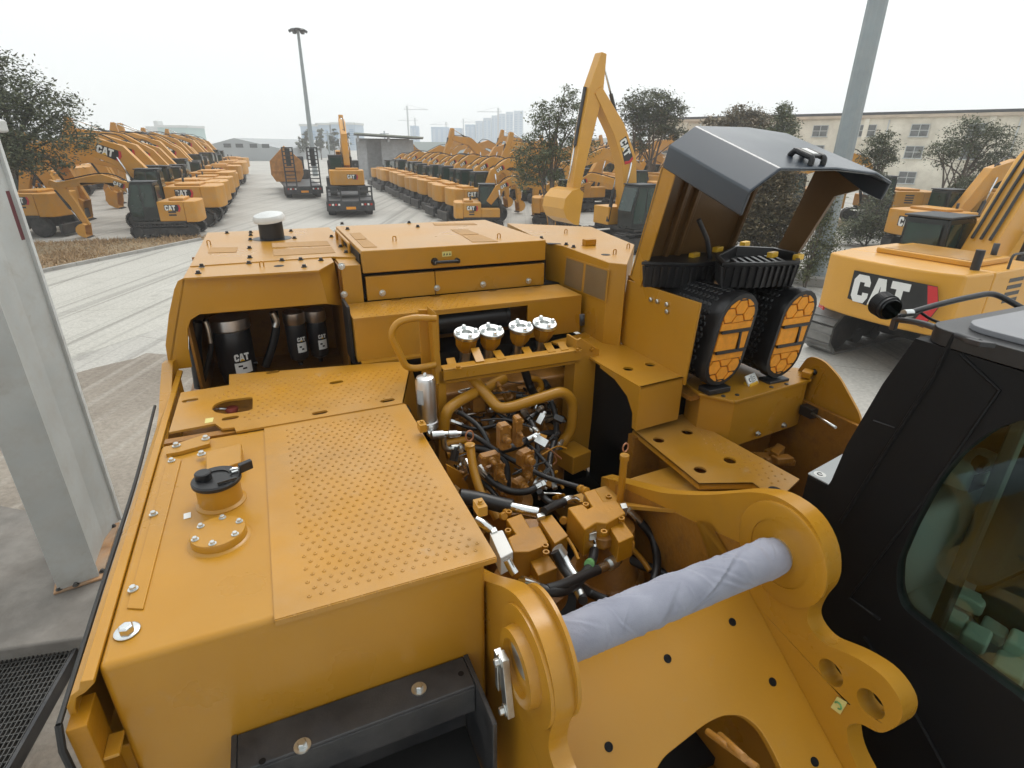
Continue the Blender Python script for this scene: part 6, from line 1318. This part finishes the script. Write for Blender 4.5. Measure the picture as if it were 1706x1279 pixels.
ex2 = digger('open_bucket_excavator', 'yellow excavator with its long boom reaching left above the wheeled one', None, boom=[(.5, 1.9), (2.4, 3.2), (3.8, 3.5), (6.6, 3.0)], stick=[(7.1, 3.3), (6.5, 2.9), (6.1, 2.1), (5.6, .9)], bh=(.6, .9, .8, .5), sh=(.3, .6, .5, .35), bk=((5.5, 1.0), 8, 1.0, 1.1, 'orange_bucket'), W=2.8, rear=2.5, zt=2.15, cabh=2.95, logo=.28)
put(ex2, -20.9, 36.0, dirz(-106), 1.05)
deep = 'first second third fourth fifth sixth seventh eighth ninth tenth'.split()
for i in range(10):
    o = copy_tree(big2 if i % 3 == 1 else big); p = q0 + rowA * (3.9 * i + .5) + Vector((-12.5, -2.2, 0)) + Vector((lr.uniform(-.6, .6), lr.uniform(-.4, .4), 0)); put(o, p.x, p.y, dirz(-105 + lr.choice((0, 0, 176)) + lr.uniform(-7, 7)), 1.0 + lr.uniform(-.1, .1))
    o['group'] = 'excavators in the deeper left rows'; o['label'] = 'yellow excavator deep at left behind the front row, %s from the near end' % deep[i]
# right row of wheeled machines, heading right
mini = digger('wheeled_mini_excavator', 'yellow wheeled mini excavator', 'wheeled mini excavators parked in the right row', wheeled=True, blade=True, boom=[(.6, 1.55), (1.15, 2.75), (2.05, 3.3), (3.0, 3.2), (4.0, 2.45)], stick=[(4.3, 2.75), (4.05, 2.35), (3.95, 1.5), (4.0, .7)], bh=(.4, .55, .52, .42, .3), sh=(.26, .42, .34, .22), bk=((3.9, .8), 8, .6, .7), W=2.2, rear=1.75, front=1.2, zt=1.95, cabh=2.75, logo=.26, bth=.34, cabx=(.0, 1.2), paint='yellow_far')
rowB = Vector((-.36, .933, 0)).normalized(); m0 = Vector((-2.45, 36.6, 0)); rr_ = random.Random(33)
for i in range(13):
    o = mini if i == 0 else copy_tree(mini); p = m0 + rowB * (2.75 * i) + Vector((rr_.uniform(-.25, .25), 0, 0)); put(o, p.x, p.y, dirz(66 + rr_.uniform(-4, 4)), 1 + rr_.uniform(-.04, .05))
    o['label'] = 'nearest yellow wheeled mini excavator, its block-shaped tail just over the hatch' if i == 0 else 'yellow wheeled mini excavator, %s from the near end of the right row' % ORD[i]
mc = digger('mini_excavator', 'yellow mini excavator with its arm arched down beside the slender tree trunk', None, boom=[(.6, 1.5), (1.2, 2.3), (2.0, 2.75), (4.0, 2.35)], stick=[(4.3, 2.55), (4.0, 2.3), (4.1, 1.5), (4.3, .4)], bh=(.36, .5, .45, .3), sh=(.26, .40, .34, .22), bk=((4.2, .6), 8, .55, .7), W=2.1, rear=1.5, front=1.2, zt=1.6, cabh=2.5, trk=(2.8, .42, .6), logo=.22, bth=.32, cabx=(.0, 1.15))
put(mc, -2.0, 33.0, dirz(84), .95)
m3 = copy_tree(mc); m3['label'] = 'yellow mini excavator with dark cab right behind the slender tree stems'; put(m3, 2.6, 35.5, dirz(95), 1.0)
# massed rows beyond
far2 = digger('parked_excavator', 'x', 'excavators massed in rows behind the right row', boom=[(.5, 1.8), (1.5, 3.5), (2.5, 4.3), (4.3, 4.6)], stick=[(4.2, 5.4), (4.35, 4.55), (4.9, 3.4), (5.1, 1.1)], bh=(.55, .8, .7, .4), sh=(.3, .55, .45, .3), bk=((5.1, 1.1), 25, .85, 1.0), W=2.6, rear=2.3, zt=2.05, cabh=2.85, trk=(4.0, .55, .85), logo=.0, bth=.45)
far = digger('parked_excavator', 'yellow excavator', 'excavators massed in rows behind the right row', boom=[(.5, 1.8), (1.9, 3.6), (3.0, 3.95), (5.4, 3.0)], stick=[(5.8, 3.4), (5.4, 2.9), (5.2, 2.0), (4.9, .9)], bh=(.55, .85, .75, .4), sh=(.3, .55, .45, .3), bk=((4.8, 1.0), 8, .85, 1.0), W=2.7, rear=2.4, zt=2.1, cabh=2.9, trk=(4.0, .55, .85), logo=.0, bth=.45)
fr_ = random.Random(44); first = True; PLACE = 'nearest second third fourth fifth sixth'.split()
rows = [(Vector((4.8, 43, 0)), 15, 0), (Vector((12.6, 46.5, 0)), 13, 1), (Vector((19.5, 52, 0)), 12, 2), (Vector((25.5, 62, 0)), 11, 3), (Vector((31, 74, 0)), 9, 4)]
for base, n, ri in rows:
    for i in range(n):
        k2 = fr_.random() < .35 and not first; o = far if first else (far2 if 'x' == far2['label'] else copy_tree(far2)) if k2 else copy_tree(far); first = False
        p = base + rowB * (3.5 * i) + Vector((fr_.uniform(-.5, .5), fr_.uniform(-.4, .4), 0)); put(o, p.x, p.y, dirz(66 + fr_.choice((0, 0, 180)) + fr_.uniform(-9, 9)), 1 + fr_.uniform(-.10, .16))
        o['label'] = 'yellow excavator, %s from the near end of the %s massed row behind the wheeled minis' % (ORD[i], PLACE[ri])
# the machine with its boom folded upright, behind the hood
up = digger('upright_boom_excavator', 'yellow excavator with boom and stick folded upright into a tall point above the hood', None, boom=[(.6, 1.9), (.95, 4.0), (1.7, 5.3), (2.95, 6.75)], stick=[(2.72, 8.1), (3.0, 6.75), (3.35, 5.1), (3.8, 2.75)], bh=(.72, .82, .68, .42), sh=(.26, .74, .64, .40), bk=((3.8, 2.75), 8, 1.25, 1.6, 'yellow_bright'), W=3.0, rear=2.7, zt=2.3, cabh=3.0, trk=(4.6, .6, .95), logo=.0, bth=.6, paint='yellow_bright')
put(up, 5.7, 27.0, dirz(-120), .97)
bmo = [c for c in up.children if c.name.startswith('boom')][0]
a, b = V3(.95, 0, 4.0), V3(1.7, 0, 5.3); dx = (b - a).normalized(); upv = V3(-dx.z, 0, dx.x)
badge(bmo, a.lerp(b, .25) + V3(0, .30, 0) + dx * .62 - upv * .19, -dx, upv, .38, True)
# the machine behind the cab with the big badge on its tail
tail = digger('tail_badge_excavator', 'bright yellow excavator at right with a large badge on its broad tail', None, boom=[(.9, 2.0), (2.2, 4.0), (3.6, 5.2), (6.2, 5.2)], stick=[(6.8, 5.5), (6.2, 5.1), (6.2, 4.0), (6.3, 2.0)], bh=(.8, 1.05, .9, .5), sh=(.3, .8, .6, .4), bk=((6.2, 2.0), 8, 1.0, 1.2), W=2.95, rear=2.9, front=1.6, zt=2.36, cabh=3.0, trk=(5.4, .68, 1.02), logo=.0, bth=.62, paint='yellow_bright', cabx=(.1, 1.5), tgrey=True)
put(tail, 10.1, 12.75, dirz(62), 1.0)
cwt = [c for c in tail.children if c.name.startswith('counterweight')][0]
bd = [c for c in tail.children if c.name.startswith('body')][0]
badge(cwt, V3(-2.90 - .004, .50, 1.46), V3(0, -1, 0), ZU, .58, True)
mb = MB(); mb.obox(V3(-2.62, 1.27, 1.10), V3(.62, .78, 0), V3(.78, -.62, 0), ZU, .15, .02, .045); mb.build('tail_lamp', 'red_glow', cwt)
mb = MB(); mb.bx(-1.70, -.40, -.95, .72, 2.461, 2.468); mb.build('cover_seam', 'yellow_worn', bd)
MB().tube([V3(-1.9, -1.15, 2.3), V3(-1.9, -1.15, 2.72)], .08, 10).build('intake_stack', 'black_plastic', bd)
MB().tube(rnd([V3(-1.2, -1.40, 2.34), V3(-1.2, -1.40, 2.62), V3(.2, -1.40, 2.62), V3(.2, -1.40, 2.34)], .1), .025, 8).build('handrail', 'black_steel', bd)
for y in (-.18, 0, .18): MB().tube(smooth([V3(.7, y, 2.6), V3(1.9, y, 4.45), V3(3.5, y, 5.75)]), .035, 8).build('boom_hose', 'hydraulic_hose', tail)
# more machines under the cream building
bk1 = copy_tree(far); bk1['label'] = 'yellow excavator with arm raised, just right of the pale lamp pole'; bk1['group'] = ''; put(bk1, 19.0, 38.5, dirz(-70), 1.0)
del bk1['group']
lab = ['yellow excavator behind the small dark tree, arm toward the pole', 'yellow excavator under the spreading dark tree, its tail badge showing', 'yellow excavator close to the right edge behind the spreading tree', 'yellow excavator half hidden behind the round-crowned tree', 'yellow excavator between the round-crowned tree and the dark hood']
for (x, y, az, s_), t in zip(((23.5, 37, -80, 1.0), (19.6, 26.2, 75, .95), (28.5, 33.5, 60, 1.1), (9.0, 41, -95, 1.0), (12.5, 38, 85, 1.05)), lab):
    o = copy_tree(far); o['label'] = t; del o['group']; put(o, x, y, dirz(az), s_)
    if t.startswith('yellow excavator under'): badge([c for c in o.children if c.name.startswith('counterweight')][0], V3(-2.404, .35, 1.35), V3(0, -1, 0), ZU, .42, True)
# edge machine on the far right with a raised yellow arm
ea = digger('arm_excavator', 'yellow excavator arm with hoses crossing the right edge above the big tail', None, boom=[(.6, 1.9), (1.5, 3.6), (2.4, 4.6), (4.0, 5.6)], stick=[(4.3, 6.0), (4.1, 5.5), (4.6, 4.4), (5.0, 2.8)], bh=(.7, 1.0, .9, .5), sh=(.3, .75, .6, .4), bk=((5.0, 2.8), 8, 1.0, 1.1), W=2.9, rear=2.6, zt=2.2, cabh=3.0, logo=.3, bth=.6, paint='yellow_bright')
put(ea, 19.6, 18.6, dirz(115), 1.0)

# ================================================================ LOW-BED TRAILERS
def trailer(name, label, loc, az, up):
    o = empty(name, loc, dirz(az)); tag(o, label, 'trailer')
    b_ = MB().bx(-1.2, 11, -1.5, 1.5, .85, 1.02).bx(-1.3, -1.15, -1.5, 1.5, .42, .98).bx(0, 11, -.5, -.3, .55, .85).bx(0, 11, .3, .5, .55, .85).build('bed', 'flatbed', o, .02)
    for x in (.6, 1.8, 3.0):
        for y in (-1.2, 1.2): wheel(o, x, y, .42, .5)
    MB().bx(-1.315, -1.302, -.30, .30, .52, .68).build('number_plate', 'orange_media', b_)
    for s_ in (-1, 1):
        for k in range(4): MB().bx(-1.318, -1.302, s_ * (.72 + k * .19) - .06, s_ * (.72 + k * .19) + .06, .76, .88).build('tail_lamp', 'label_white' if k % 2 == 0 else 'red_glow', b_)
        y0, y1 = (.52, 1.42) if s_ > 0 else (-1.42, -.52); r = MB(); h = up
        for y in (y0, y1 - .1): r.obox(V3(-1.2, (y + y + .1) / 2, .98 + h / 2), V3(1, 0, 0), V3(0, 1, 0), ZU, .07, .05, h / 2)
        n = int(h / .30)
        for i in range(n + 1): r.obox(V3(-1.2, (y0 + y1) / 2, 1.02 + i * (h - .08) / n), V3(0, 1, 0), V3(1, 0, 0), ZU, (y1 - y0) / 2, .05, .04)
        r.obox(V3(-1.12, (y0 + y1) / 2, .98 + h * .75), V3(0, 1, 0), V3(1, 0, 0), ZU, (y1 - y0) * .22, .03, h * .22); r.build('loading_ramp', 'flatbed', o)
    MB().bx(9.5, 11.5, -1.45, 1.45, 1.02, 1.9).bx(11.6, 13.6, -1.25, 1.25, .9, 3.1).build('tractor_cab', 'flatbed', o, .05)
    return o
t1_ = G(578, 362); trailer('low_bed_trailer', 'black low-bed trailer with white and red tail lamps carrying an excavator down the aisle', (t1_.x, t1_.y + 1.1, 0), -17, .95)
lo = digger('loaded_excavator', 'yellow excavator riding on the near low-bed trailer, boom raised ahead', None, boom=[(.5, 1.9), (1.2, 3.8), (2.2, 4.5), (4.6, 4.9)], stick=[(5.0, 5.3), (4.7, 4.8), (4.9, 4.0), (5.4, 2.8)], bh=(.5, .75, .65, .4), sh=(.3, .5, .42, .3), bk=((5.4, 2.8), 8, .8, 1.0), W=2.3, rear=1.9, zt=1.75, cabh=2.6, trk=(3.4, .45, .7), logo=.0, bth=.42, ycab=(.15, 1.1))
hd_ = Vector((math.sin(R(-17)), math.cos(R(-17)), 0)); p = Vector((t1_.x, t1_.y + 1.1, 0)) + hd_ * 3.2; put(lo, p.x, p.y, dirz(-17), 1.0, 1.025)
cw2 = [c for c in lo.children if c.name.startswith('counterweight')][0]; badge(cw2, V3(-1.905, -.02, 1.22), V3(0, -1, 0), ZU, .24, True)
t2_ = G(500, 331); trailer('low_bed_trailer', 'dark low-bed trailer with two tall ladder ramps standing upright', (t2_.x, t2_.y + 1.1, 0), -24, 3.1)
# big spare bucket on the second trailer
hb_ = Vector((math.sin(R(-24)), math.cos(R(-24)), 0)); c = Vector((t2_.x, t2_.y + 1.1, 0)) + hb_ * 5 + Vector((-.9, 0, 0))
sbk = empty('digger_bucket', (c.x, c.y, 1.03), dirz(-24)); sbk.scale = (.72, .72, .72); tag(sbk, 'rust-orange digging attachment with a pointed top behind the upright ramps', 'bucket')
pl = [(-2.0, .9), (-1.5, 0), (1.5, 0), (2.0, .9), (1.95, 2.5), (0, 4.35), (-1.95, 2.5)]; mb = MB(); mb.plate([V3(0, y, z) for y, z in pl], V3(.25, 0, 0)); mb.plate([V3(.25, y * .92, z * .95) for y, z in pl], V3(1.5, 0, 0)); mb.build('shell', 'orange_bucket', sbk, .05)
for y in (-1.2, -.4, .4, 1.2): mb = MB(); mb.obox(V3(-.06, y * .8, 2.0), ZU, V3(0, 1, 0), V3(1, 0, 0), 1.5 - abs(y) * .4, .09, .07); mb.build('rib', 'orange_bucket', sbk, .02)
mb = MB(); mb.bx(-.14, 0, -1.7, 1.7, 1.2, 1.4); mb.build('rib', 'orange_bucket', sbk, .02)
# ================================================================ BUILDINGS
def wallbox(o, a, b, h, depth, name, m):
    d = (b - a).normalized(); nn = Vector((-d.y, d.x, 0)); mb = MB(); mb.plate([a, b, b + nn * depth, a + nn * depth], ZU * h); return mb.build(name, m, o), d, nn
# cream two-storey building behind the trees at right
A0, B0 = Vector((20.0, 91.0, 0)), Vector((70.0, 42.0, 0)); bo = empty('cream_building', A0); tag(bo, 'long weathered cream building with small dark windows behind the trees at right', 'building')
w_, d, nn = wallbox(bo, Vector((0, 0, 0)), B0 - A0, 7.6, 14, 'wall', 'cream_wall'); LB = (B0 - A0).length
mb = MB(); mb.obox(d * LB / 2 + nn * 7 + ZU * 7.75, d, nn, ZU, LB / 2 + .3, 7.35, .15); mb.build('cornice', 'cornice', w_); mb = MB(); mb.obox(d * LB / 2 + nn * 7 + ZU * 8.05, d, nn, ZU, LB / 2 + .1, 7.1, .15); mb.build('parapet', 'roof_dark', w_)
br_ = random.Random(8)
for i in range(13):
    x = 3.5 + i * 5.1
    for z in (.9, 3.55, 5.75):
        if br_.random() < .08 or z < 1 and i % 3: continue
        c = d * x + ZU * (z + .55) - nn * .03; f = MB().obox(c, d, nn, ZU, .85, .06, .62).build('window', 'window_hazy', w_); mb = MB()
        mb.obox(c - nn * .07, d, nn, ZU, .03, .02, .62); mb.obox(c - nn * .07, d, nn, ZU, .85, .02, .03); mb.obox(c - nn * .08 - ZU * .66, d, nn, ZU, .95, .10, .05); mb.obox(c - nn * .07 + ZU * .60, d, nn, ZU, .85, .02, .03)
        for s_ in (-1, 1): mb.obox(c - nn * .07 + d * (.83 * s_), d, nn, ZU, .03, .02, .62)
        mb.build('window_frame', 'tower_white', f)
for i in range(6):
    x = 6 + i * 11.4; mb = MB(); mb.obox(d * x - nn * .12 + ZU * 3.8, d, nn, ZU, .25, .12, 3.78); mb.build('pilaster', 'cream_wall', w_)
    mb = MB(); mb.tube([d * (x + 2.2) - nn * .12 + ZU * .2, d * (x + 2.2) - nn * .12 + ZU * 7.4], .07, 8); mb.build('downpipe', 'tower_white', w_)
# open concrete shelter at the aisle's end
c0 = D(597, 262, 78); c0.z = 0; c1 = D(690, 262, 80); c1.z = 0; so_ = empty('concrete_shelter', c0); tag(so_, 'grey concrete shelter with a flat overhanging roof at the end of the aisle', 'shelter')
d = (c1 - c0).normalized(); nn = Vector((-d.y, d.x, 0)); Ls = (c1 - c0).length
for a, b in ((0, .16), (.42, 1.0)):
    mb = MB(); mb.plate([d * Ls * a, d * Ls * b, d * Ls * b + nn * .4, d * Ls * a + nn * .4], ZU * 4.85); mb.build('wall', 'shed_grey', so_, .02)
mb = MB(); mb.obox(d * Ls / 2 + nn * 5 + ZU * 2.5, d, nn, ZU, Ls / 2, .15, 2.5); mb.build('back_wall', 'shed_grey', so_)
mb = MB(); mb.plate([d * -.2 - nn * 1.6 + ZU * 5.35, d * (Ls + 1.1) - nn * 1.6 + ZU * 4.95, d * (Ls + 1.1) + nn * 6 + ZU * 4.95, d * -.2 + nn * 6 + ZU * 5.35], ZU * .25); rf = mb.build('roof', 'roof_dark', so_)
mb = MB(); mb.plate([d * -.25 - nn * 1.66 + ZU * 5.45, d * (Ls + 1.15) - nn * 1.66 + ZU * 5.05, d * (Ls + 1.15) - nn * 1.66 + ZU * 5.22, d * -.25 - nn * 1.66 + ZU * 5.62], nn * .06); mb.build('roof_edge', 'roof_edge', rf)
for t in (.02, .55): mb = MB(); mb.obox(d * Ls * t - nn * .6 + ZU * 4.9, nn, d, ZU, .8, .12, .35); mb.build('bracket', 'shed_grey', so_)
# factory hall far left, low pale roofs, apartment blocks, towers
def block(name, label, cat, x0, x1, ytop, Y, m, depth=20, group=None, gable=0, bands=0, hmin=None, roof=None, wm='window_dark'):
    a, b = D(x0, ytop, Y), D(x1, ytop, Y); h = a.z if hmin is None else hmin; o = empty(name, (a.x, a.y, 0)); tag(o, label, cat, group); W_ = b.x - a.x
    mb = MB()
    if gable: mb.plate([V3(0, 0, 0), V3(W_, 0, 0), V3(W_, 0, h - gable), V3(W_ * .45, 0, h), V3(0, 0, h - gable)], V3(0, depth, 0))
    else: mb.bx(0, W_, 0, depth, 0, h)
    w = mb.build('wall', m, o)
    if roof: MB().bx(-.5, W_ + .5, -.5, depth, h, h + 1.2).build('roof', roof, o)
    if bands:
        nx = max(2, int(W_ / 4.5)); sx = W_ / nx
        for k in range(nx):
            wv = MB()
            for i in range(bands):
                z = 3 + (h - 5) * i / bands; wv.bx(sx * k + sx * .25, sx * k + sx * .75, -.25, .02, z, z + (h - 5) / bands * .5)
            wv.build('window_column', wm, w)
    return o
fc_ = block('factory_hall', 'long low grey factory hall with a shallow gable beyond the left row', 'factory', 330, 462, 229, 150, 'factory', 60, None, 2.2)
for i, x in enumerate((6, 9, 12.5, 15.5)): MB().bx(x, x + 1.8, -.12, .05, 3.0, 3.9).build('window', 'window_dark', fc_)
block('green_office', 'pale green and white stepped office block far beyond the left row', 'building', 262, 312, 212, 330, 'tower_green', 18, None, 0, 5, None, 'tower_white')
block('white_office', 'white stepped block with a roof tower beside the pale green office', 'building', 242, 268, 210, 335, 'tower_white', 18, None, 0, 5)
block('roof_turret', 'slender white turret rising behind the stepped office block', 'building', 255, 262, 201, 345, 'tower_white', 5)
for x0, x1, yt, t in ((500, 528, 210, 'pale round-topped apartment block left of the thin light mast'), (527, 548, 208, 'pale apartment block directly right of the thin light mast'), (551, 591, 207, 'widest pale apartment block just left of the concrete shelter')):
    block('apartment_block', t, 'building', x0, x1, yt, 360, 'tower_pale', 20, 'apartment blocks beyond the aisle', 0, 9, None, 'tower_white', 'tower_blue')
block('low_warehouse', 'low pale-roofed warehouse stretching below the blue towers', 'warehouse', 690, 860, 236, 230, 'low_roof', 40)
block('white_warehouse', 'white warehouse wall showing between the slender tree and the raised boom', 'warehouse', 945, 1062, 229, 170, 'tower_white', 30, None, 0, 2)
tw = [(683, 693, 209, 'tower_blue', 'narrow blue tower standing alone left of the skyline'), (718, 745, 211, 'tower_blue', 'broad low blue tower with a flat top'), (753, 768, 213, 'tower_blue', 'small square blue tower between two cranes'), (775, 791, 207, 'tower_blue', 'taller blue tower just left of the pale slabs'), (792, 804, 201, 'tower_pale', 'pale slab tower first of the tall cluster'), (805, 818, 196, 'tower_pale', 'pale slab tower second of the tall cluster'), (819, 829, 192, 'tower_pale', 'pale slab tower right beside the tall crane mast'), (830, 842, 189, 'tower_pale', 'pale slab tower fourth of the tall cluster'), (843, 855, 186, 'tower_pale', 'tallest pale slab tower of the cluster'), (856, 872, 184, 'tower_pale', 'pale slab tower touching the slender tree')]
for x0, x1, yt, m_, t in tw:
    block('residential_tower', t, 'tower block', x0, x1, yt, 640, m_, 22, 'towers on the hazy skyline', 0, 14, None, None, 'tower_blue' if m_ == 'tower_pale' else 'tower_pale')
def crane(px, yt, Y, jib, t):
    a = D(px, yt, Y); o = empty('tower_crane', (a.x, a.y, 0)); tag(o, t, 'crane', 'tower cranes on the skyline'); h = a.z
    MB().bx(-.7, .7, -.7, .7, 0, h).build('mast', 'factory', o); mb = MB(); mb.obox(V3(jib * 8, 0, h - 3), V3(1, 0, 0), V3(0, 1, 0), ZU, 11, .25, .25); mb.tube([V3(-3 * jib, 0, h - 3), V3(0, 0, h + 1), V3(18 * jib, 0, h - 3)], .12, 5); mb.build('jib', 'factory', o)
for px, yt, Y, j, t in ((678, 176, 560, 1, 'thin tower crane left of the lone blue tower'), (691, 196, 700, -1, 'short tower crane behind the lone blue tower'), (772, 198, 680, 1, 'tower crane standing between the blue towers'), (830, 180, 560, -1, 'tallest tower crane mast in front of the pale slabs'), (743, 203, 720, -1, 'tower crane over the broad blue tower')): crane(px, yt, Y, j, t)
for px, t in ((640, 'thin utility pole behind the shelter roof'), (545, 'thin utility pole left of the shelter')):
    a = D(px, 218, 125); o = empty('utility_pole', (a.x, a.y, 0)); tag(o, t, 'pole'); MB().tube([(0, 0, 0), (0, 0, a.z)], .14, 8).build('shaft', 'pole_paint', o); MB().bx(-.9, .9, -.06, .06, a.z - .6, a.z - .45).build('cross_arm', 'pole_paint', o)
for i, (px, t) in enumerate(((508, 'slim dark tree left of the thin light mast, before the pale flats'), (533, 'slim dark tree just right of the thin light mast'), (556, 'dark tree between the mast and the shelter, left one'), (574, 'dark tree close to the left end of the shelter roof'))):
    q = D(px, 240, 165); tree('distant_tree', t, (q.x, q.y, 0), 8, [(0, 0, 4.6, 1.5, 1.8), (.6, 0, 6.6, .9, 1.1), (-.8, 0, 3.4, 1.4, 1.2)], .18, 1, 900, .4, 'leaf_dark', 'distant trees', seed=200 + i)
# ================================================================ SKY, SUN, AIR
world = bpy.data.worlds.new('World'); scene.world = world; world.use_nodes = True
wn_, wl_ = world.node_tree.nodes, world.node_tree.links
SUN_EL, SUN_AZ = 58.0, 15.0
sky = wn_.new('ShaderNodeTexSky'); sky.sky_type = 'NISHITA'; sky.sun_disc = False; sky.sun_elevation = R(SUN_EL); sky.sun_rotation = R(SUN_AZ); sky.dust_density = 6; sky.air_density = 1.0; sky.ozone_density = 1.0
hs = wn_.new('ShaderNodeHueSaturation'); hs.inputs['Saturation'].default_value = .12; wl_.new(sky.outputs[0], hs.inputs['Color'])
mxw = wn_.new('ShaderNodeMixRGB'); mxw.inputs['Fac'].default_value = .72; mxw.inputs['Color2'].default_value = (8.0, 8.35, 8.35, 1); wl_.new(hs.outputs[0], mxw.inputs['Color1'])
tcw = wn_.new('ShaderNodeTexCoord'); sxw = wn_.new('ShaderNodeSeparateXYZ'); wl_.new(tcw.outputs['Generated'], sxw.inputs[0])
mrw = wn_.new('ShaderNodeMapRange'); mrw.inputs['From Min'].default_value = -.75; mrw.inputs['From Max'].default_value = .45; mrw.inputs['To Min'].default_value = .88; mrw.inputs['To Max'].default_value = 1.0; wl_.new(sxw.outputs['Y'], mrw.inputs['Value'])   # sky dimmed behind the camera so that front faces come out darker
mlw = wn_.new('ShaderNodeMixRGB'); mlw.blend_type = 'MULTIPLY'; mlw.inputs['Fac'].default_value = 1; wl_.new(mxw.outputs[0], mlw.inputs['Color1']); wl_.new(mrw.outputs[0], mlw.inputs['Color2'])
bg = wn_['Background']; bg.inputs['Strength'].default_value = .1; wl_.new(mlw.outputs[0], bg.inputs['Color'])
sl = bpy.data.lights.new('sun', 'SUN'); sl.energy = .8; sl.angle = R(30); sl.color = (1, .96, .90); so2 = bpy.data.objects.new('sun', sl); C.objects.link(so2)
a, e = R(SUN_AZ), R(SUN_EL); sd_ = Vector((math.sin(a) * math.cos(e), math.cos(a) * math.cos(e), math.sin(e))); so2.rotation_euler = sd_.to_track_quat('Z', 'Y').to_euler(); so2.location = sd_ * 60
USE_HAZE = True
if USE_HAZE:
    hz = MB().bx(-420, 420, -12, 760, -1, 95).build('haze', [], None); hz['kind'] = 'stuff'
    hm = bpy.data.materials.new('haze'); hm.use_nodes = True; n = hm.node_tree.nodes; n.remove(n['Principled BSDF']); pv = n.new('ShaderNodeVolumePrincipled'); pv.inputs['Density'].default_value = .0013; pv.inputs['Color'].default_value = (.94, .96, .98, 1); pv.inputs['Anisotropy'].default_value = .2
    hm.node_tree.links.new(pv.outputs[0], n['Material Output'].inputs['Volume']); hz.data.materials.append(hm)
vs_ = scene.view_settings; vs_.view_transform = 'Standard'; vs_.look = 'None'; vs_.exposure = .72; vs_.gamma = 1; vs_.use_curve_mapping = False
scene.cycles.max_bounces = 6; scene.cycles.volume_bounces = 1; scene.cycles.use_denoising = True; scene.cycles.transparent_max_bounces = 8
scene.cycles.use_adaptive_sampling = True; scene.cycles.adaptive_threshold = .02
